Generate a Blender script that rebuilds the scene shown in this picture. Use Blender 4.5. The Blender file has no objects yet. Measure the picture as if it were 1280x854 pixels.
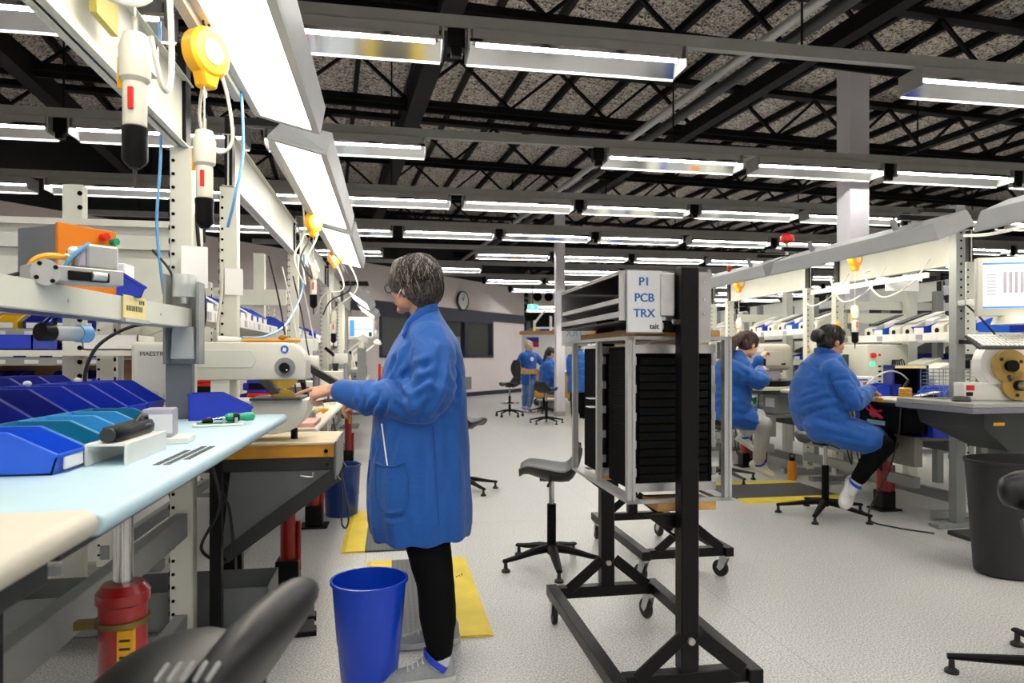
import bpy, bmesh, math, random
from mathutils import Vector, Matrix, noise

S = bpy.context.scene
COL = S.collection
RND = random.Random(11)
PI = math.pi

# ---------------------------------------------------------------- camera, light, exposure
CAMH, FPX, HOR = 1.25, 853.0, 446.0
YAW = math.radians(10.0)
SY, CY = math.sin(YAW), math.cos(YAW)
cam_d = bpy.data.cameras.new('camera')
cam = bpy.data.objects.new('camera', cam_d)
COL.objects.link(cam)
cam.location = (0, 0, CAMH)
cam.rotation_euler = (PI / 2, 0, -YAW)
cam_d.sensor_width = 36.0
cam_d.lens = FPX / 1280 * 36.0
cam_d.shift_y = (HOR - 427) / 1280
cam_d.clip_start = 0.05
cam_d.clip_end = 200
cam_d.dof.use_dof = True
cam_d.dof.focus_distance = 2.95
cam_d.dof.aperture_fstop = 4.0
S.camera = cam

world = bpy.data.worlds.new('world')
S.world = world
world.use_nodes = True
world.node_tree.nodes['Background'].inputs[0].default_value = (0.8, 0.86, 1.0, 1)
world.node_tree.nodes['Background'].inputs[1].default_value = 0.05
TUBE_POWER = 52.0          # fluorescent tubes of the ceiling battens
TASK_POWER = 9.0           # diffusers of the task lights over the benches
S.view_settings.view_transform = 'Standard'
S.view_settings.look = 'None'
S.view_settings.gamma = 1.0
S.view_settings.use_curve_mapping = False
S.view_settings.exposure = 0.42


# ---------------------------------------------------------------- photo ray helpers (world points)
def ray(px, py):
    a, b = (px - 640) / FPX, (HOR - py) / FPX
    return Vector((SY + a * CY, CY - a * SY, b))


def at_t(px, py, t):
    return Vector((0, 0, CAMH)) + ray(px, py) * t


def at_z(px, py, z):
    d = ray(px, py)
    return at_t(px, py, (z - CAMH) / d.z)


def at_x(px, py, x):
    d = ray(px, py)
    return at_t(px, py, x / d.x)


def at_y(px, py, y):
    d = ray(px, py)
    return at_t(px, py, y / d.y)


# ---------------------------------------------------------------- materials
def lin(h):
    h = h.lstrip('#')
    out = []
    for i in (0, 2, 4):
        c = int(h[i:i + 2], 16) / 255
        out.append(c / 12.92 if c <= 0.04045 else ((c + 0.055) / 1.055) ** 2.4)
    return (out[0], out[1], out[2], 1)


MATS = {}


def mat(name, col, rough=0.5, metal=0.0, var=0.06, scale=12.0, bump=0.0, bscale=80.0, alpha=None,
        trans=0.0, emit=None, power=0.0, coat=0.0, spec=None):
    if name in MATS:
        return MATS[name]
    m = bpy.data.materials.new(name)
    m.use_nodes = True
    nt = m.node_tree
    p = nt.nodes['Principled BSDF']
    c = lin(col)
    tc = nt.nodes.new('ShaderNodeTexCoord')
    nz = nt.nodes.new('ShaderNodeTexNoise')
    nz.inputs['Scale'].default_value = scale
    nz.inputs['Detail'].default_value = 4
    nt.links.new(tc.outputs['Object'], nz.inputs['Vector'])
    rp = nt.nodes.new('ShaderNodeValToRGB')
    rp.color_ramp.elements[0].position = 0.3
    rp.color_ramp.elements[1].position = 0.7
    rp.color_ramp.elements[0].color = tuple(x * (1 - var) for x in c[:3]) + (1,)
    rp.color_ramp.elements[1].color = tuple(min(1, x * (1 + var)) for x in c[:3]) + (1,)
    nt.links.new(nz.outputs['Fac'], rp.inputs['Fac'])
    nt.links.new(rp.outputs['Color'], p.inputs['Base Color'])
    p.inputs['Roughness'].default_value = rough
    p.inputs['Metallic'].default_value = metal
    if spec is not None:
        p.inputs['Specular IOR Level'].default_value = spec
    if coat:
        p.inputs['Coat Weight'].default_value = coat
        p.inputs['Coat Roughness'].default_value = 0.15
    if trans:
        p.inputs['Transmission Weight'].default_value = trans
        p.inputs['IOR'].default_value = 1.3
    if alpha is not None:
        p.inputs['Alpha'].default_value = alpha
    if emit:
        p.inputs['Emission Color'].default_value = lin(emit)
        p.inputs['Emission Strength'].default_value = power
    if bump:
        n2 = nt.nodes.new('ShaderNodeTexNoise')
        n2.inputs['Scale'].default_value = bscale
        n2.inputs['Detail'].default_value = 3
        nt.links.new(tc.outputs['Object'], n2.inputs['Vector'])
        b = nt.nodes.new('ShaderNodeBump')
        b.inputs['Strength'].default_value = bump
        b.inputs['Distance'].default_value = 0.004
        nt.links.new(n2.outputs['Fac'], b.inputs['Height'])
        nt.links.new(b.outputs['Normal'], p.inputs['Normal'])
    MATS[name] = m
    return m


def nodes_of(m):
    return m.node_tree, m.node_tree.nodes['Principled BSDF']


cream = mat('cream_steel', '#d6d8cd', 0.42, 0, 0.04, 6)
cream2 = mat('cream_plastic', '#dcdcd0', 0.38, 0, 0.03, 9)
grey = mat('grey_steel', '#8b8f8e', 0.45, 0.1, 0.06, 5)
midgrey = mat('mid_grey_paint', '#6a6f6e', 0.5, 0, 0.06, 6)
darkgrey = mat('dark_grey_steel', '#2e3231', 0.45, 0.1, 0.08, 6)
alu = mat('brushed_aluminium', '#c9cbcc', 0.34, 0.75, 0.05, 30)
alu_matt = mat('anodised_aluminium', '#b9bbbb', 0.42, 0.45, 0.05, 25)
steel = mat('polished_steel', '#c4c4c2', 0.18, 1.0, 0.04, 20)
zinc = mat('zinc_plate', '#b8b8b2', 0.4, 0.6, 0.1, 15)
black = mat('black_paint', '#050506', 0.38, 0, 0.15, 9, spec=0.22)
blackmatt = mat('black_matt', '#060607', 0.8, 0, 0.2, 9, spec=0.12)
esd = mat('black_esd_plastic', '#050506', 0.6, 0, 0.2, 12, spec=0.15)
truss = mat('black_roof_steel', '#060606', 0.65, 0, 0.2, 4, spec=0.25)
rubber = mat('black_rubber', '#111213', 0.5, 0, 0.15, 10, bump=0.15, bscale=300)
puseat = mat('black_polyurethane', '#0b0c0d', 0.42, 0, 0.15, 14, bump=0.12, bscale=420)
red = mat('red_jack_paint', '#96100f', 0.3, 0, 0.12, 6, coat=0.4)
redplastic = mat('red_plastic', '#d8261c', 0.35)
orange = mat('orange_paint', '#d87a12', 0.35, 0, 0.05, 6)
slate = mat('slate_paint', '#6d7378', 0.4, 0, 0.04, 6)
yellow = mat('yellow_plastic', '#f2b21c', 0.35, 0, 0.06, 8)
yelmat = mat('yellow_vinyl', '#e9cf35', 0.55, 0, 0.12, 5, bump=0.1, bscale=200)
paleyel = mat('pale_yellow_card', '#f1e2a0', 0.6)
white = mat('white_plastic', '#eeeee9', 0.4, 0, 0.03, 8)
card = mat('white_card', '#f3f4f5', 0.6, 0, 0.02, 8)
paper = mat('paper', '#e7e9ec', 0.7, 0, 0.03, 8)
binblue = mat('blue_bin_plastic', '#1636b8', 0.34, 0, 0.06, 14)
bindark = mat('navy_bin_plastic', '#121f86', 0.36, 0, 0.06, 14)
binbright = mat('bright_blue_bin_plastic', '#1f62e0', 0.32, 0, 0.05, 14)
binteal = mat('teal_bin_plastic', '#1478a0', 0.32, 0, 0.05, 14)
bincyan = mat('sky_blue_bin_plastic', '#3b9bd6', 0.32, 0, 0.05, 14)
binyel = mat('yellow_bin_plastic', '#d9b415', 0.36, 0, 0.05, 14)
bucket = mat('blue_bucket_plastic', '#0b3fc4', 0.27, 0, 0.04, 5)
bucketdark = mat('navy_bucket_plastic', '#12357e', 0.32, 0, 0.05, 5)
wood = mat('plywood', '#c99a58', 0.55, 0, 0.16, 20)
woodgold = mat('varnished_wood', '#d3962c', 0.4, 0, 0.12, 14)
woodtop = mat('worn_wood_top', '#d8c8a8', 0.6, 0, 0.1, 10)
beige = mat('beige_laminate', '#d9d3c2', 0.45, 0, 0.04, 6)
bluemat = mat('pale_blue_esd_mat', '#bfdeec', 0.5, 0, 0.025, 7, bump=0.05, bscale=500)
pink = mat('pink_board', '#dba6a0', 0.6)
brass = mat('brass_disc', '#c8a544', 0.28, 0.85, 0.1, 18)
smoke = mat('clear_plastic', '#dfe7ea', 0.18, 0, 0.03, 9, alpha=0.45)
amber = mat('amber_resin', '#b8741a', 0.2, 0, 0.1, 9, trans=0.4)
cable_b = mat('black_cable', '#141414', 0.45)
cable_w = mat('white_cable', '#dcdcd6', 0.45)
cable_blue = mat('blue_air_hose', '#5f9fd6', 0.3)
green = mat('green_plastic', '#149a72', 0.35)
greenpcb = mat('green_circuit_board', '#2e7d4f', 0.4, 0, 0.3, 60)
bottle_o = mat('orange_bottle', '#e08a12', 0.35)
gold = mat('gold_coil', '#d2a54a', 0.4, 0.3, 0.15, 40)
purple_col = mat('white_column_paint', '#e3e0e6', 0.55, 0, 0.03, 3)
steelblue = mat('lilac_grey_case', '#a9a7b8', 0.4)
caseblue = mat('navy_case', '#1c2a7a', 0.4)
tagred = mat('red_glove', '#d8203f', 0.6)
teal_pad = mat('mint_pad', '#9fd3cf', 0.6)
cardboard = mat('cardboard', '#b78e66', 0.8, 0, 0.08, 12)
skin = mat('skin', '#c9957a', 0.5, 0, 0.08, 30)
skin_p = mat('pale_skin', '#d9a58c', 0.5, 0, 0.07, 30)
denim = mat('denim', '#5f83b4', 0.8, 0, 0.15, 60)
trousers_b = mat('black_trousers', '#040405', 0.85, 0, 0.2, 50, spec=0.15)
trousers_g = mat('light_grey_trousers', '#b9b9b7', 0.8, 0, 0.06, 40)
shoe_g = mat('grey_sneaker_mesh', '#8d9496', 0.7, 0, 0.12, 90, bump=0.3, bscale=500)
shoe_w = mat('white_sneaker', '#dedcd6', 0.6, 0, 0.06, 60)
sole = mat('shoe_sole', '#c9ccca', 0.6)
solegrey = mat('dark_shoe_sole', '#2a2b2d', 0.6)
sock = mat('grey_sock', '#d2d4d6', 0.8)
strapblue = mat('blue_strap', '#173fc0', 0.5)
tube_mat = mat('fluorescent_tube', '#ffffff', 0.4, emit='#fffcf6', power=TUBE_POWER)
task_mat = mat('task_light_diffuser', '#fffdf4', 0.4, emit='#fff4de', power=TASK_POWER)
exit_mat = mat('green_exit_face', '#35b995', 0.4, emit='#39d0a4', power=1.3)
led_green = mat('green_lamp', '#20d070', 0.3, emit='#30ff90', power=2.0)
balancer_orange = mat('orange_tool_balancer', '#f39a1d', 0.35)  # even orange plastic of the balancer drums and guides
mirror = mat('mirror_reflector', '#eef0f2', 0.12, 1.0, 0.02, 10)
casegrey = mat('fixture_grey', '#9b9c98', 0.45, 0, 0.05, 8)
lampbody = mat('task_light_grey', '#b9bcbc', 0.42, 0, 0.03, 5)
baseb = mat('navy_trim_paint', '#23263a', 0.5)
printed = mat('black_print', '#111418', 0.6)
printblue = mat('blue_print', '#1a6fb5', 0.6)
signblue = mat('blue_sign', '#1c62c4', 0.5)


def mat_floor():
    m = mat('speckled_vinyl_floor', '#cfccc6', 0.3, 0, 0.03, 1.2)
    nt, p = nodes_of(m)
    tc = nt.nodes.new('ShaderNodeTexCoord')
    n1 = nt.nodes.new('ShaderNodeTexNoise')
    n1.inputs['Scale'].default_value = 130
    n1.inputs['Detail'].default_value = 3
    nt.links.new(tc.outputs['Object'], n1.inputs['Vector'])
    r1 = nt.nodes.new('ShaderNodeValToRGB')
    e = r1.color_ramp.elements
    e[0].position, e[0].color = 0.33, lin('#8f8e8d')
    e[1].position, e[1].color = 0.56, lin('#d9d9d7')
    x = r1.color_ramp.elements.new(0.72)
    x.color = lin('#ebebea')
    nt.links.new(n1.outputs['Fac'], r1.inputs['Fac'])
    # welded sheet seams running along the hall and across it
    sep = nt.nodes.new('ShaderNodeSeparateXYZ')
    nt.links.new(tc.outputs['Object'], sep.inputs[0])

    def seam(out, pitch, off):
        a = nt.nodes.new('ShaderNodeMath'); a.operation = 'ADD'; a.inputs[1].default_value = off
        nt.links.new(sep.outputs[out], a.inputs[0])
        b = nt.nodes.new('ShaderNodeMath'); b.operation = 'PINGPONG'; b.inputs[1].default_value = pitch / 2
        nt.links.new(a.outputs[0], b.inputs[0])
        c = nt.nodes.new('ShaderNodeMath'); c.operation = 'LESS_THAN'; c.inputs[1].default_value = 0.0016
        nt.links.new(b.outputs[0], c.inputs[0])
        return c
    s1 = seam(0, 1.83, 0.16)
    s2 = seam(1, 7.3, 2.2)
    mx = nt.nodes.new('ShaderNodeMath'); mx.operation = 'MAXIMUM'
    nt.links.new(s1.outputs[0], mx.inputs[0]); nt.links.new(s2.outputs[0], mx.inputs[1])
    mul = nt.nodes.new('ShaderNodeMath'); mul.operation = 'MULTIPLY'; mul.inputs[1].default_value = 0.55
    nt.links.new(mx.outputs[0], mul.inputs[0])
    mix = nt.nodes.new('ShaderNodeMix'); mix.data_type = 'RGBA'
    nt.links.new(mul.outputs[0], mix.inputs['Factor'])
    nt.links.new(r1.outputs['Color'], mix.inputs[6])
    mix.inputs[7].default_value = lin('#5a5550')
    nt.links.new(mix.outputs[2], p.inputs['Base Color'])
    n2 = nt.nodes.new('ShaderNodeTexNoise'); n2.inputs['Scale'].default_value = 2.2; n2.inputs['Detail'].default_value = 5
    nt.links.new(tc.outputs['Object'], n2.inputs['Vector'])
    mr = nt.nodes.new('ShaderNodeMapRange')
    mr.inputs['To Min'].default_value = 0.3; mr.inputs['To Max'].default_value = 0.38
    nt.links.new(n2.outputs['Fac'], mr.inputs['Value'])
    nt.links.new(mr.outputs[0], p.inputs['Roughness'])
    return m


def mat_woodwool():
    m = mat('wood_wool_ceiling', '#8a8078', 0.95, 0, 0.1, 3, spec=0.1)
    nt, p = nodes_of(m)
    tc = nt.nodes.new('ShaderNodeTexCoord')
    n1 = nt.nodes.new('ShaderNodeTexNoise')
    n1.inputs['Scale'].default_value = 24
    n1.inputs['Detail'].default_value = 4
    n1.inputs['Roughness'].default_value = 0.75
    n1.inputs['Distortion'].default_value = 1.2
    nt.links.new(tc.outputs['Object'], n1.inputs['Vector'])
    r = nt.nodes.new('ShaderNodeValToRGB')
    e = r.color_ramp.elements
    e[0].position, e[0].color = 0.42, lin('#1c1918')
    e[1].position, e[1].color = 0.56, lin('#ece2d8')
    nt.links.new(n1.outputs['Fac'], r.inputs['Fac'])
    nt.links.new(r.outputs['Color'], p.inputs['Base Color'])
    return m


def mat_wave(name, base, c2, scale, rough, bumpk, axis='X', dist=1.0):
    m = mat(name, base, rough)
    nt, p = nodes_of(m)
    tc = nt.nodes.new('ShaderNodeTexCoord')
    w = nt.nodes.new('ShaderNodeTexWave')
    w.bands_direction = axis
    w.inputs['Scale'].default_value = scale
    w.inputs['Distortion'].default_value = dist
    w.inputs['Detail'].default_value = 2
    nt.links.new(tc.outputs['Object'], w.inputs['Vector'])
    r = nt.nodes.new('ShaderNodeValToRGB')
    r.color_ramp.elements[0].color = lin(base)
    r.color_ramp.elements[1].color = lin(c2)
    nt.links.new(w.outputs['Fac'], r.inputs['Fac'])
    nt.links.new(r.outputs['Color'], p.inputs['Base Color'])
    b = nt.nodes.new('ShaderNodeBump')
    b.inputs['Strength'].default_value = bumpk
    b.inputs['Distance'].default_value = 0.004
    nt.links.new(w.outputs['Fac'], b.inputs['Height'])
    nt.links.new(b.outputs['Normal'], p.inputs['Normal'])
    return m


def mat_coat():
    # blue ESD smock: woven cloth with a faint carbon grid and soft crumple relief
    m = mat('blue_smock_cloth', '#1757a8', 0.6, 0, 0.06, 5, spec=0.3)
    nt, p = nodes_of(m)
    p.inputs['Sheen Weight'].default_value = 0.15
    tc = nt.nodes.new('ShaderNodeTexCoord')
    n = nt.nodes.new('ShaderNodeTexNoise')
    n.inputs['Scale'].default_value = 22
    n.inputs['Detail'].default_value = 6
    n.inputs['Distortion'].default_value = 0.8
    nt.links.new(tc.outputs['Object'], n.inputs['Vector'])
    br = nt.nodes.new('ShaderNodeTexBrick')
    br.offset = 0.0
    br.inputs['Scale'].default_value = 60
    br.inputs['Mortar Size'].default_value = 0.03
    nt.links.new(tc.outputs['Object'], br.inputs['Vector'])
    ad = nt.nodes.new('ShaderNodeMath'); ad.operation = 'MULTIPLY_ADD'; ad.inputs[1].default_value = 0.05
    nt.links.new(br.outputs['Fac'], ad.inputs[0])
    nt.links.new(n.outputs['Fac'], ad.inputs[2])
    b = nt.nodes.new('ShaderNodeBump')
    b.inputs['Strength'].default_value = 0.45
    b.inputs['Distance'].default_value = 0.010
    nt.links.new(ad.outputs[0], b.inputs['Height'])
    nt.links.new(b.outputs['Normal'], p.inputs['Normal'])
    return m


def mat_plate():
    # anti-fatigue mat: raised diamond plate pattern
    m = mat('dark_diamond_plate_vinyl', '#4a4d52', 0.5)
    nt, p = nodes_of(m)
    tc = nt.nodes.new('ShaderNodeTexCoord')
    mp = nt.nodes.new('ShaderNodeMapping')
    mp.inputs['Rotation'].default_value = (0, 0, PI / 4)
    nt.links.new(tc.outputs['Object'], mp.inputs['Vector'])
    ck = nt.nodes.new('ShaderNodeTexChecker')
    ck.inputs['Scale'].default_value = 55
    ck.inputs['Color1'].default_value = lin('#4b4e53')
    ck.inputs['Color2'].default_value = lin('#33363a')
    nt.links.new(mp.outputs[0], ck.inputs['Vector'])
    nt.links.new(ck.outputs['Color'], p.inputs['Base Color'])
    b = nt.nodes.new('ShaderNodeBump'); b.inputs['Strength'].default_value = 0.6; b.inputs['Distance'].default_value = 0.003
    nt.links.new(ck.outputs['Fac'], b.inputs['Height'])
    nt.links.new(b.outputs['Normal'], p.inputs['Normal'])
    return m


floor_m = mat_floor()
woodwool = mat_woodwool()
smock = mat_coat()
plate = mat_plate()
wallpaint = mat('pinkish_white_wall_paint', '#f2e7e4', 0.6, 0, 0.02, 0.8)
darkwall = mat('charcoal_wall_paint', '#1b1c1e', 0.8, 0, 0.1, 1)
hallwall = mat('grey_wall_paint', '#4a4c4f', 0.8, 0, 0.1, 1)
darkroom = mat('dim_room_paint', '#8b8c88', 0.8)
def mat_hair(name, c1, c2, rough, pos=0.5):
    m = mat(name, c1, rough)
    nt, p = nodes_of(m)
    tc = nt.nodes.new('ShaderNodeTexCoord')
    mp = nt.nodes.new('ShaderNodeMapping')
    mp.inputs['Scale'].default_value = (260, 260, 22)
    nt.links.new(tc.outputs['Object'], mp.inputs['Vector'])
    n = nt.nodes.new('ShaderNodeTexNoise')
    n.inputs['Scale'].default_value = 1.0
    n.inputs['Detail'].default_value = 3
    nt.links.new(mp.outputs[0], n.inputs['Vector'])
    r = nt.nodes.new('ShaderNodeValToRGB')
    e = r.color_ramp.elements
    e[0].position, e[0].color = pos - 0.12, lin(c1)
    e[1].position, e[1].color = pos + 0.14, lin(c2)
    nt.links.new(n.outputs['Fac'], r.inputs['Fac'])
    nt.links.new(r.outputs['Color'], p.inputs['Base Color'])
    b = nt.nodes.new('ShaderNodeBump'); b.inputs['Strength'].default_value = 0.5; b.inputs['Distance'].default_value = 0.003
    nt.links.new(n.outputs['Fac'], b.inputs['Height'])
    nt.links.new(b.outputs['Normal'], p.inputs['Normal'])
    return m


hair_grey = mat_hair('salt_and_pepper_hair', '#120f0d', '#6d655e', 0.45, 0.53)
hair_dark = mat_hair('dark_brown_hair', '#0b0807', '#241812', 0.42)
hair_brown = mat_hair('brown_hair', '#1a100b', '#573825', 0.45)
hair_blond = mat_hair('pale_blond_hair', '#b3a07e', '#e5d8bd', 0.5)


# ---------------------------------------------------------------- mesh builder
def V(*a):
    return Vector(a)


def frame_of(d):
    d = d.normalized()
    u = Vector((0, 0, 1)) if abs(d.z) < 0.95 else Vector((1, 0, 0))
    x = u.cross(d).normalized()
    return x, d.cross(x).normalized()


class MB:
    def __init__(s):
        s.v, s.f = [], []

    def add(s, vs, fs):
        o = len(s.v)
        s.v += [tuple(v) for v in vs]
        s.f += [tuple(i + o for i in f) for f in fs]
        return s

    def box(s, x0, x1, y0, y1, z0, z1, rot=None, c=None):
        vs = [Vector((x, y, z)) for z in (z0, z1) for y in (y0, y1) for x in (x0, x1)]
        if rot is not None:
            cc = Vector(c) if c else Vector(((x0 + x1) / 2, (y0 + y1) / 2, (z0 + z1) / 2))
            vs = [rot @ (v - cc) + cc for v in vs]
        return s.add(vs, [(0, 2, 3, 1), (4, 5, 7, 6), (0, 1, 5, 4), (2, 6, 7, 3), (0, 4, 6, 2), (1, 3, 7, 5)])

    def bx(s, c, sz, rot=None):
        x, y, z = c
        return s.box(x - sz[0] / 2, x + sz[0] / 2, y - sz[1] / 2, y + sz[1] / 2, z - sz[2] / 2, z + sz[2] / 2, rot)

    def bar(s, p, q, w, h=None):
        p, q = Vector(p), Vector(q)
        h = h or w
        x, y = frame_of(q - p)
        vs = [e + x * (sx * w / 2) + y * (sy * h / 2) for e in (p, q) for sx, sy in ((-1, -1), (1, -1), (1, 1), (-1, 1))]
        return s.add(vs, [(3, 2, 1, 0), (4, 5, 6, 7)] + [(i, (i + 1) % 4, (i + 1) % 4 + 4, i + 4) for i in range(4)])

    def loft(s, rings, cap=True):
        n = len(rings[0])
        vs = [v for r in rings for v in r]
        fs = []
        for k in range(len(rings) - 1):
            for i in range(n):
                j = (i + 1) % n
                fs.append((k * n + i, k * n + j, (k + 1) * n + j, (k + 1) * n + i))
        if cap:
            fs.append(tuple(range(n - 1, -1, -1)))
            fs.append(tuple((len(rings) - 1) * n + i for i in range(n)))
        return s.add(vs, fs)

    def cyl(s, p, q, r, r2=None, n=14, cap=True):
        p, q = Vector(p), Vector(q)
        r2 = r if r2 is None else r2
        x, y = frame_of(q - p)
        ring = lambda c, rr: [c + x * (math.cos(2 * PI * i / n) * rr) + y * (math.sin(2 * PI * i / n) * rr) for i in range(n)]
        return s.loft([ring(p, r), ring(q, r2)], cap)

    def tube(s, pts, r, n=6, cap=True):
        pts = [Vector(p) for p in pts]
        rings = []
        px = None
        for k, p in enumerate(pts):
            d = (pts[min(k + 1, len(pts) - 1)] - pts[max(k - 1, 0)])
            d = d.normalized() if d.length > 1e-9 else Vector((0, 0, 1))
            if px is None:
                x, y = frame_of(d)
            else:
                x = (px - d * px.dot(d)).normalized()
                y = d.cross(x)
            px = x
            rr = r[k] if isinstance(r, (list, tuple)) else r
            rings.append([p + x * (math.cos(2 * PI * i / n) * rr) + y * (math.sin(2 * PI * i / n) * rr) for i in range(n)])
        return s.loft(rings, cap)

    def lathe(s, prof, n=24, c=(0, 0, 0), ax=None, ex=1.0):
        # prof: (radius, height); ax: direction of the axis
        c = Vector(c)
        d = Vector(ax) if ax else Vector((0, 0, 1))
        d.normalize()
        x, y = frame_of(d) if ax else (Vector((1, 0, 0)), Vector((0, 1, 0)))
        rings = [[c + d * h + x * (math.cos(2 * PI * i / n) * r * ex) + y * (math.sin(2 * PI * i / n) * r) for i in range(n)] for r, h in prof]
        return s.loft(rings, True)

    def prism(s, poly, axis, a, b):
        # poly in the two other axes, extruded along axis from a to b
        def pt(u, v, w):
            return {'x': (w, u, v), 'y': (u, w, v), 'z': (u, v, w)}[axis]
        n = len(poly)
        vs = [pt(u, v, a) for u, v in poly] + [pt(u, v, b) for u, v in poly]
        return s.add(vs, [tuple(range(n - 1, -1, -1)), tuple(range(n, 2 * n))] + [(i, (i + 1) % n, (i + 1) % n + n, i + n) for i in range(n)])

    def ell(s, c, r, rot=None, nu=14, nv=9):
        c = Vector(c)
        vs = [Vector((0, 0, -r[2]))]
        for k in range(1, nv):
            ph = -PI / 2 + PI * k / nv
            for i in range(nu):
                th = 2 * PI * i / nu
                vs.append(Vector((r[0] * math.cos(ph) * math.cos(th), r[1] * math.cos(ph) * math.sin(th), r[2] * math.sin(ph))))
        vs.append(Vector((0, 0, r[2])))
        fs = [(0, 1 + (i + 1) % nu, 1 + i) for i in range(nu)]
        for k in range(nv - 2):
            for i in range(nu):
                a, b = 1 + k * nu + i, 1 + k * nu + (i + 1) % nu
                fs.append((a, b, b + nu, a + nu))
        o = 1 + (nv - 2) * nu
        fs += [(o + i, o + (i + 1) % nu, len(vs) - 1) for i in range(nu)]
        if rot is not None:
            vs = [rot @ v for v in vs]
        return s.add([v + c for v in vs], fs)

    def capsule(s, p, q, r1, r2=None, n=12, fx=1.0):
        p, q = Vector(p), Vector(q)
        r2 = r1 if r2 is None else r2
        d = (q - p).normalized()
        x, y = frame_of(d)
        rings = []
        for k in range(5):
            a = -PI / 2 + PI / 2 * (k + 0.35) / 4.7
            rings.append((p + d * (math.sin(a) * r1), math.cos(a) * r1))
        rings.append((p, r1)); rings.append((q, r2))
        for k in range(1, 5):
            a = PI / 2 * (k + 0.3) / 4.7
            rings.append((q + d * (math.sin(a) * r2), math.cos(a) * r2))
        return s.loft([[c + x * (math.cos(2 * PI * i / n) * rr * fx) + y * (math.sin(2 * PI * i / n) * rr) for i in range(n)] for c, rr in rings])

    def xf(s, M, start=0):
        s.v[start:] = [tuple(M @ Vector(v)) for v in s.v[start:]]
        return s

    def mesh(s, name, m, bev=0, seg=1, smooth=35, fix=True):
        me = bpy.data.meshes.new(name)
        me.from_pydata(s.v, [], s.f)
        if bev or fix:
            bm = bmesh.new()
            bm.from_mesh(me)
            if fix:
                bmesh.ops.recalc_face_normals(bm, faces=bm.faces)
            if bev:
                es = [e for e in bm.edges if len(e.link_faces) == 2 and e.calc_face_angle(0) > 0.6]
                bmesh.ops.bevel(bm, geom=es, offset=bev, segments=seg, profile=0.5, affect='EDGES', clamp_overlap=True)
            bm.to_mesh(me)
            bm.free()
        if smooth:
            me.polygons.foreach_set('use_smooth', [True] * len(me.polygons))
            me.set_sharp_from_angle(angle=math.radians(smooth))
        me.materials.append(m)
        return me

    def build(s, name, m, parent=None, bev=0, seg=1, smooth=35, kind=None):
        return link(name, s.mesh(name, m, bev, seg, smooth), parent, kind)


def link(name, me, parent=None, kind=None):
    o = bpy.data.objects.new(name, me)
    COL.objects.link(o)
    if parent is not None:
        o.parent = parent
    if kind:
        o['kind'] = kind
    return o


def tag(o, label, cat, group=None):
    o['label'] = label
    o['category'] = cat
    if group:
        o['group'] = group
    return o


def thing(name, label, cat, loc=(0, 0, 0), rz=0.0, group=None):
    o = bpy.data.objects.new(name, None)
    o.empty_display_size = 0.1
    COL.objects.link(o)
    o.location = loc
    o.rotation_euler = (0, 0, rz)
    return tag(o, label, cat, group)


def dup(o, loc=None, rz=None, label=None, parent=None, group=None, rot=None):
    c = o.copy()
    COL.objects.link(c)
    if parent is not None:
        c.parent = parent
    if loc is not None:
        c.location = loc
    if rz is not None:
        c.rotation_euler = (0, 0, rz)
    if rot is not None:
        c.rotation_euler = rot
    if label:
        c['label'] = label
    if group:
        c['group'] = group
    for ch in list(o.children):
        dup(ch, parent=c)
    return c


def text_mesh(name, s, size, m, parent, loc, rot, depth=0.0006, align='CENTER', bold=0.0, heavy=0.0):
    cu = bpy.data.curves.new('lettering', 'FONT')
    cu.body = s
    cu.size = size
    cu.align_x = align
    cu.align_y = 'CENTER'
    cu.extrude = depth
    cu.offset = bold
    tmp = bpy.data.objects.new('lettering_source', cu)
    COL.objects.link(tmp)
    bpy.context.view_layer.update()
    me = bpy.data.meshes.new_from_object(tmp.evaluated_get(bpy.context.evaluated_depsgraph_get()))
    bpy.data.objects.remove(tmp)
    bpy.data.curves.remove(cu)
    if heavy:      # thicker strokes: the outline repeated a hair to each side
        b = MB()
        vs = [v.co.copy() for v in me.vertices]
        fs = [tuple(p.vertices) for p in me.polygons]
        for k, (dx, dy) in enumerate(((-1, 0), (0, 0.6), (1, 0), (0, -0.6))):
            b.add([v + Vector((dx * heavy, dy * heavy, k * 0.00002)) for v in vs], fs)
        me = b.mesh(name, m, smooth=0, fix=False)
    me.name = name
    me.materials.clear()
    me.materials.append(m)
    o = link(name, me, parent)
    o.location = loc
    o.rotation_euler = rot
    return o


ORD = ['first', 'second', 'third', 'fourth', 'fifth', 'sixth', 'seventh', 'eighth', 'ninth', 'tenth', 'eleventh', 'twelfth',
       'thirteenth', 'fourteenth', 'fifteenth', 'sixteenth', 'seventeenth', 'eighteenth', 'nineteenth', 'twentieth']


def struct(name, mb, m, parent=None, bev=0, smooth=35):
    o = mb.build(name, m, parent, bev, 1, smooth)
    if parent is None:
        o['kind'] = 'structure'
    return o

# ================================================================ ROOM SHELL
fl = MB().box(-12, 20, -7, 40, -0.1, 0.0)
struct('floor', fl, floor_m, smooth=0)

CZ = 5.2
CROT = math.radians(5.0)
ceiling = MB().box(-16, 22, -9, 44, CZ, CZ + 0.1).build('ceiling', woodwool, smooth=0)
ceiling['kind'] = 'structure'
ceiling.rotation_euler = (0, 0, CROT)
cR = Matrix.Rotation(-CROT, 3, 'Z')


def to_ceil(p):          # world point -> ceiling frame
    return cR @ Vector(p)


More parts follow.
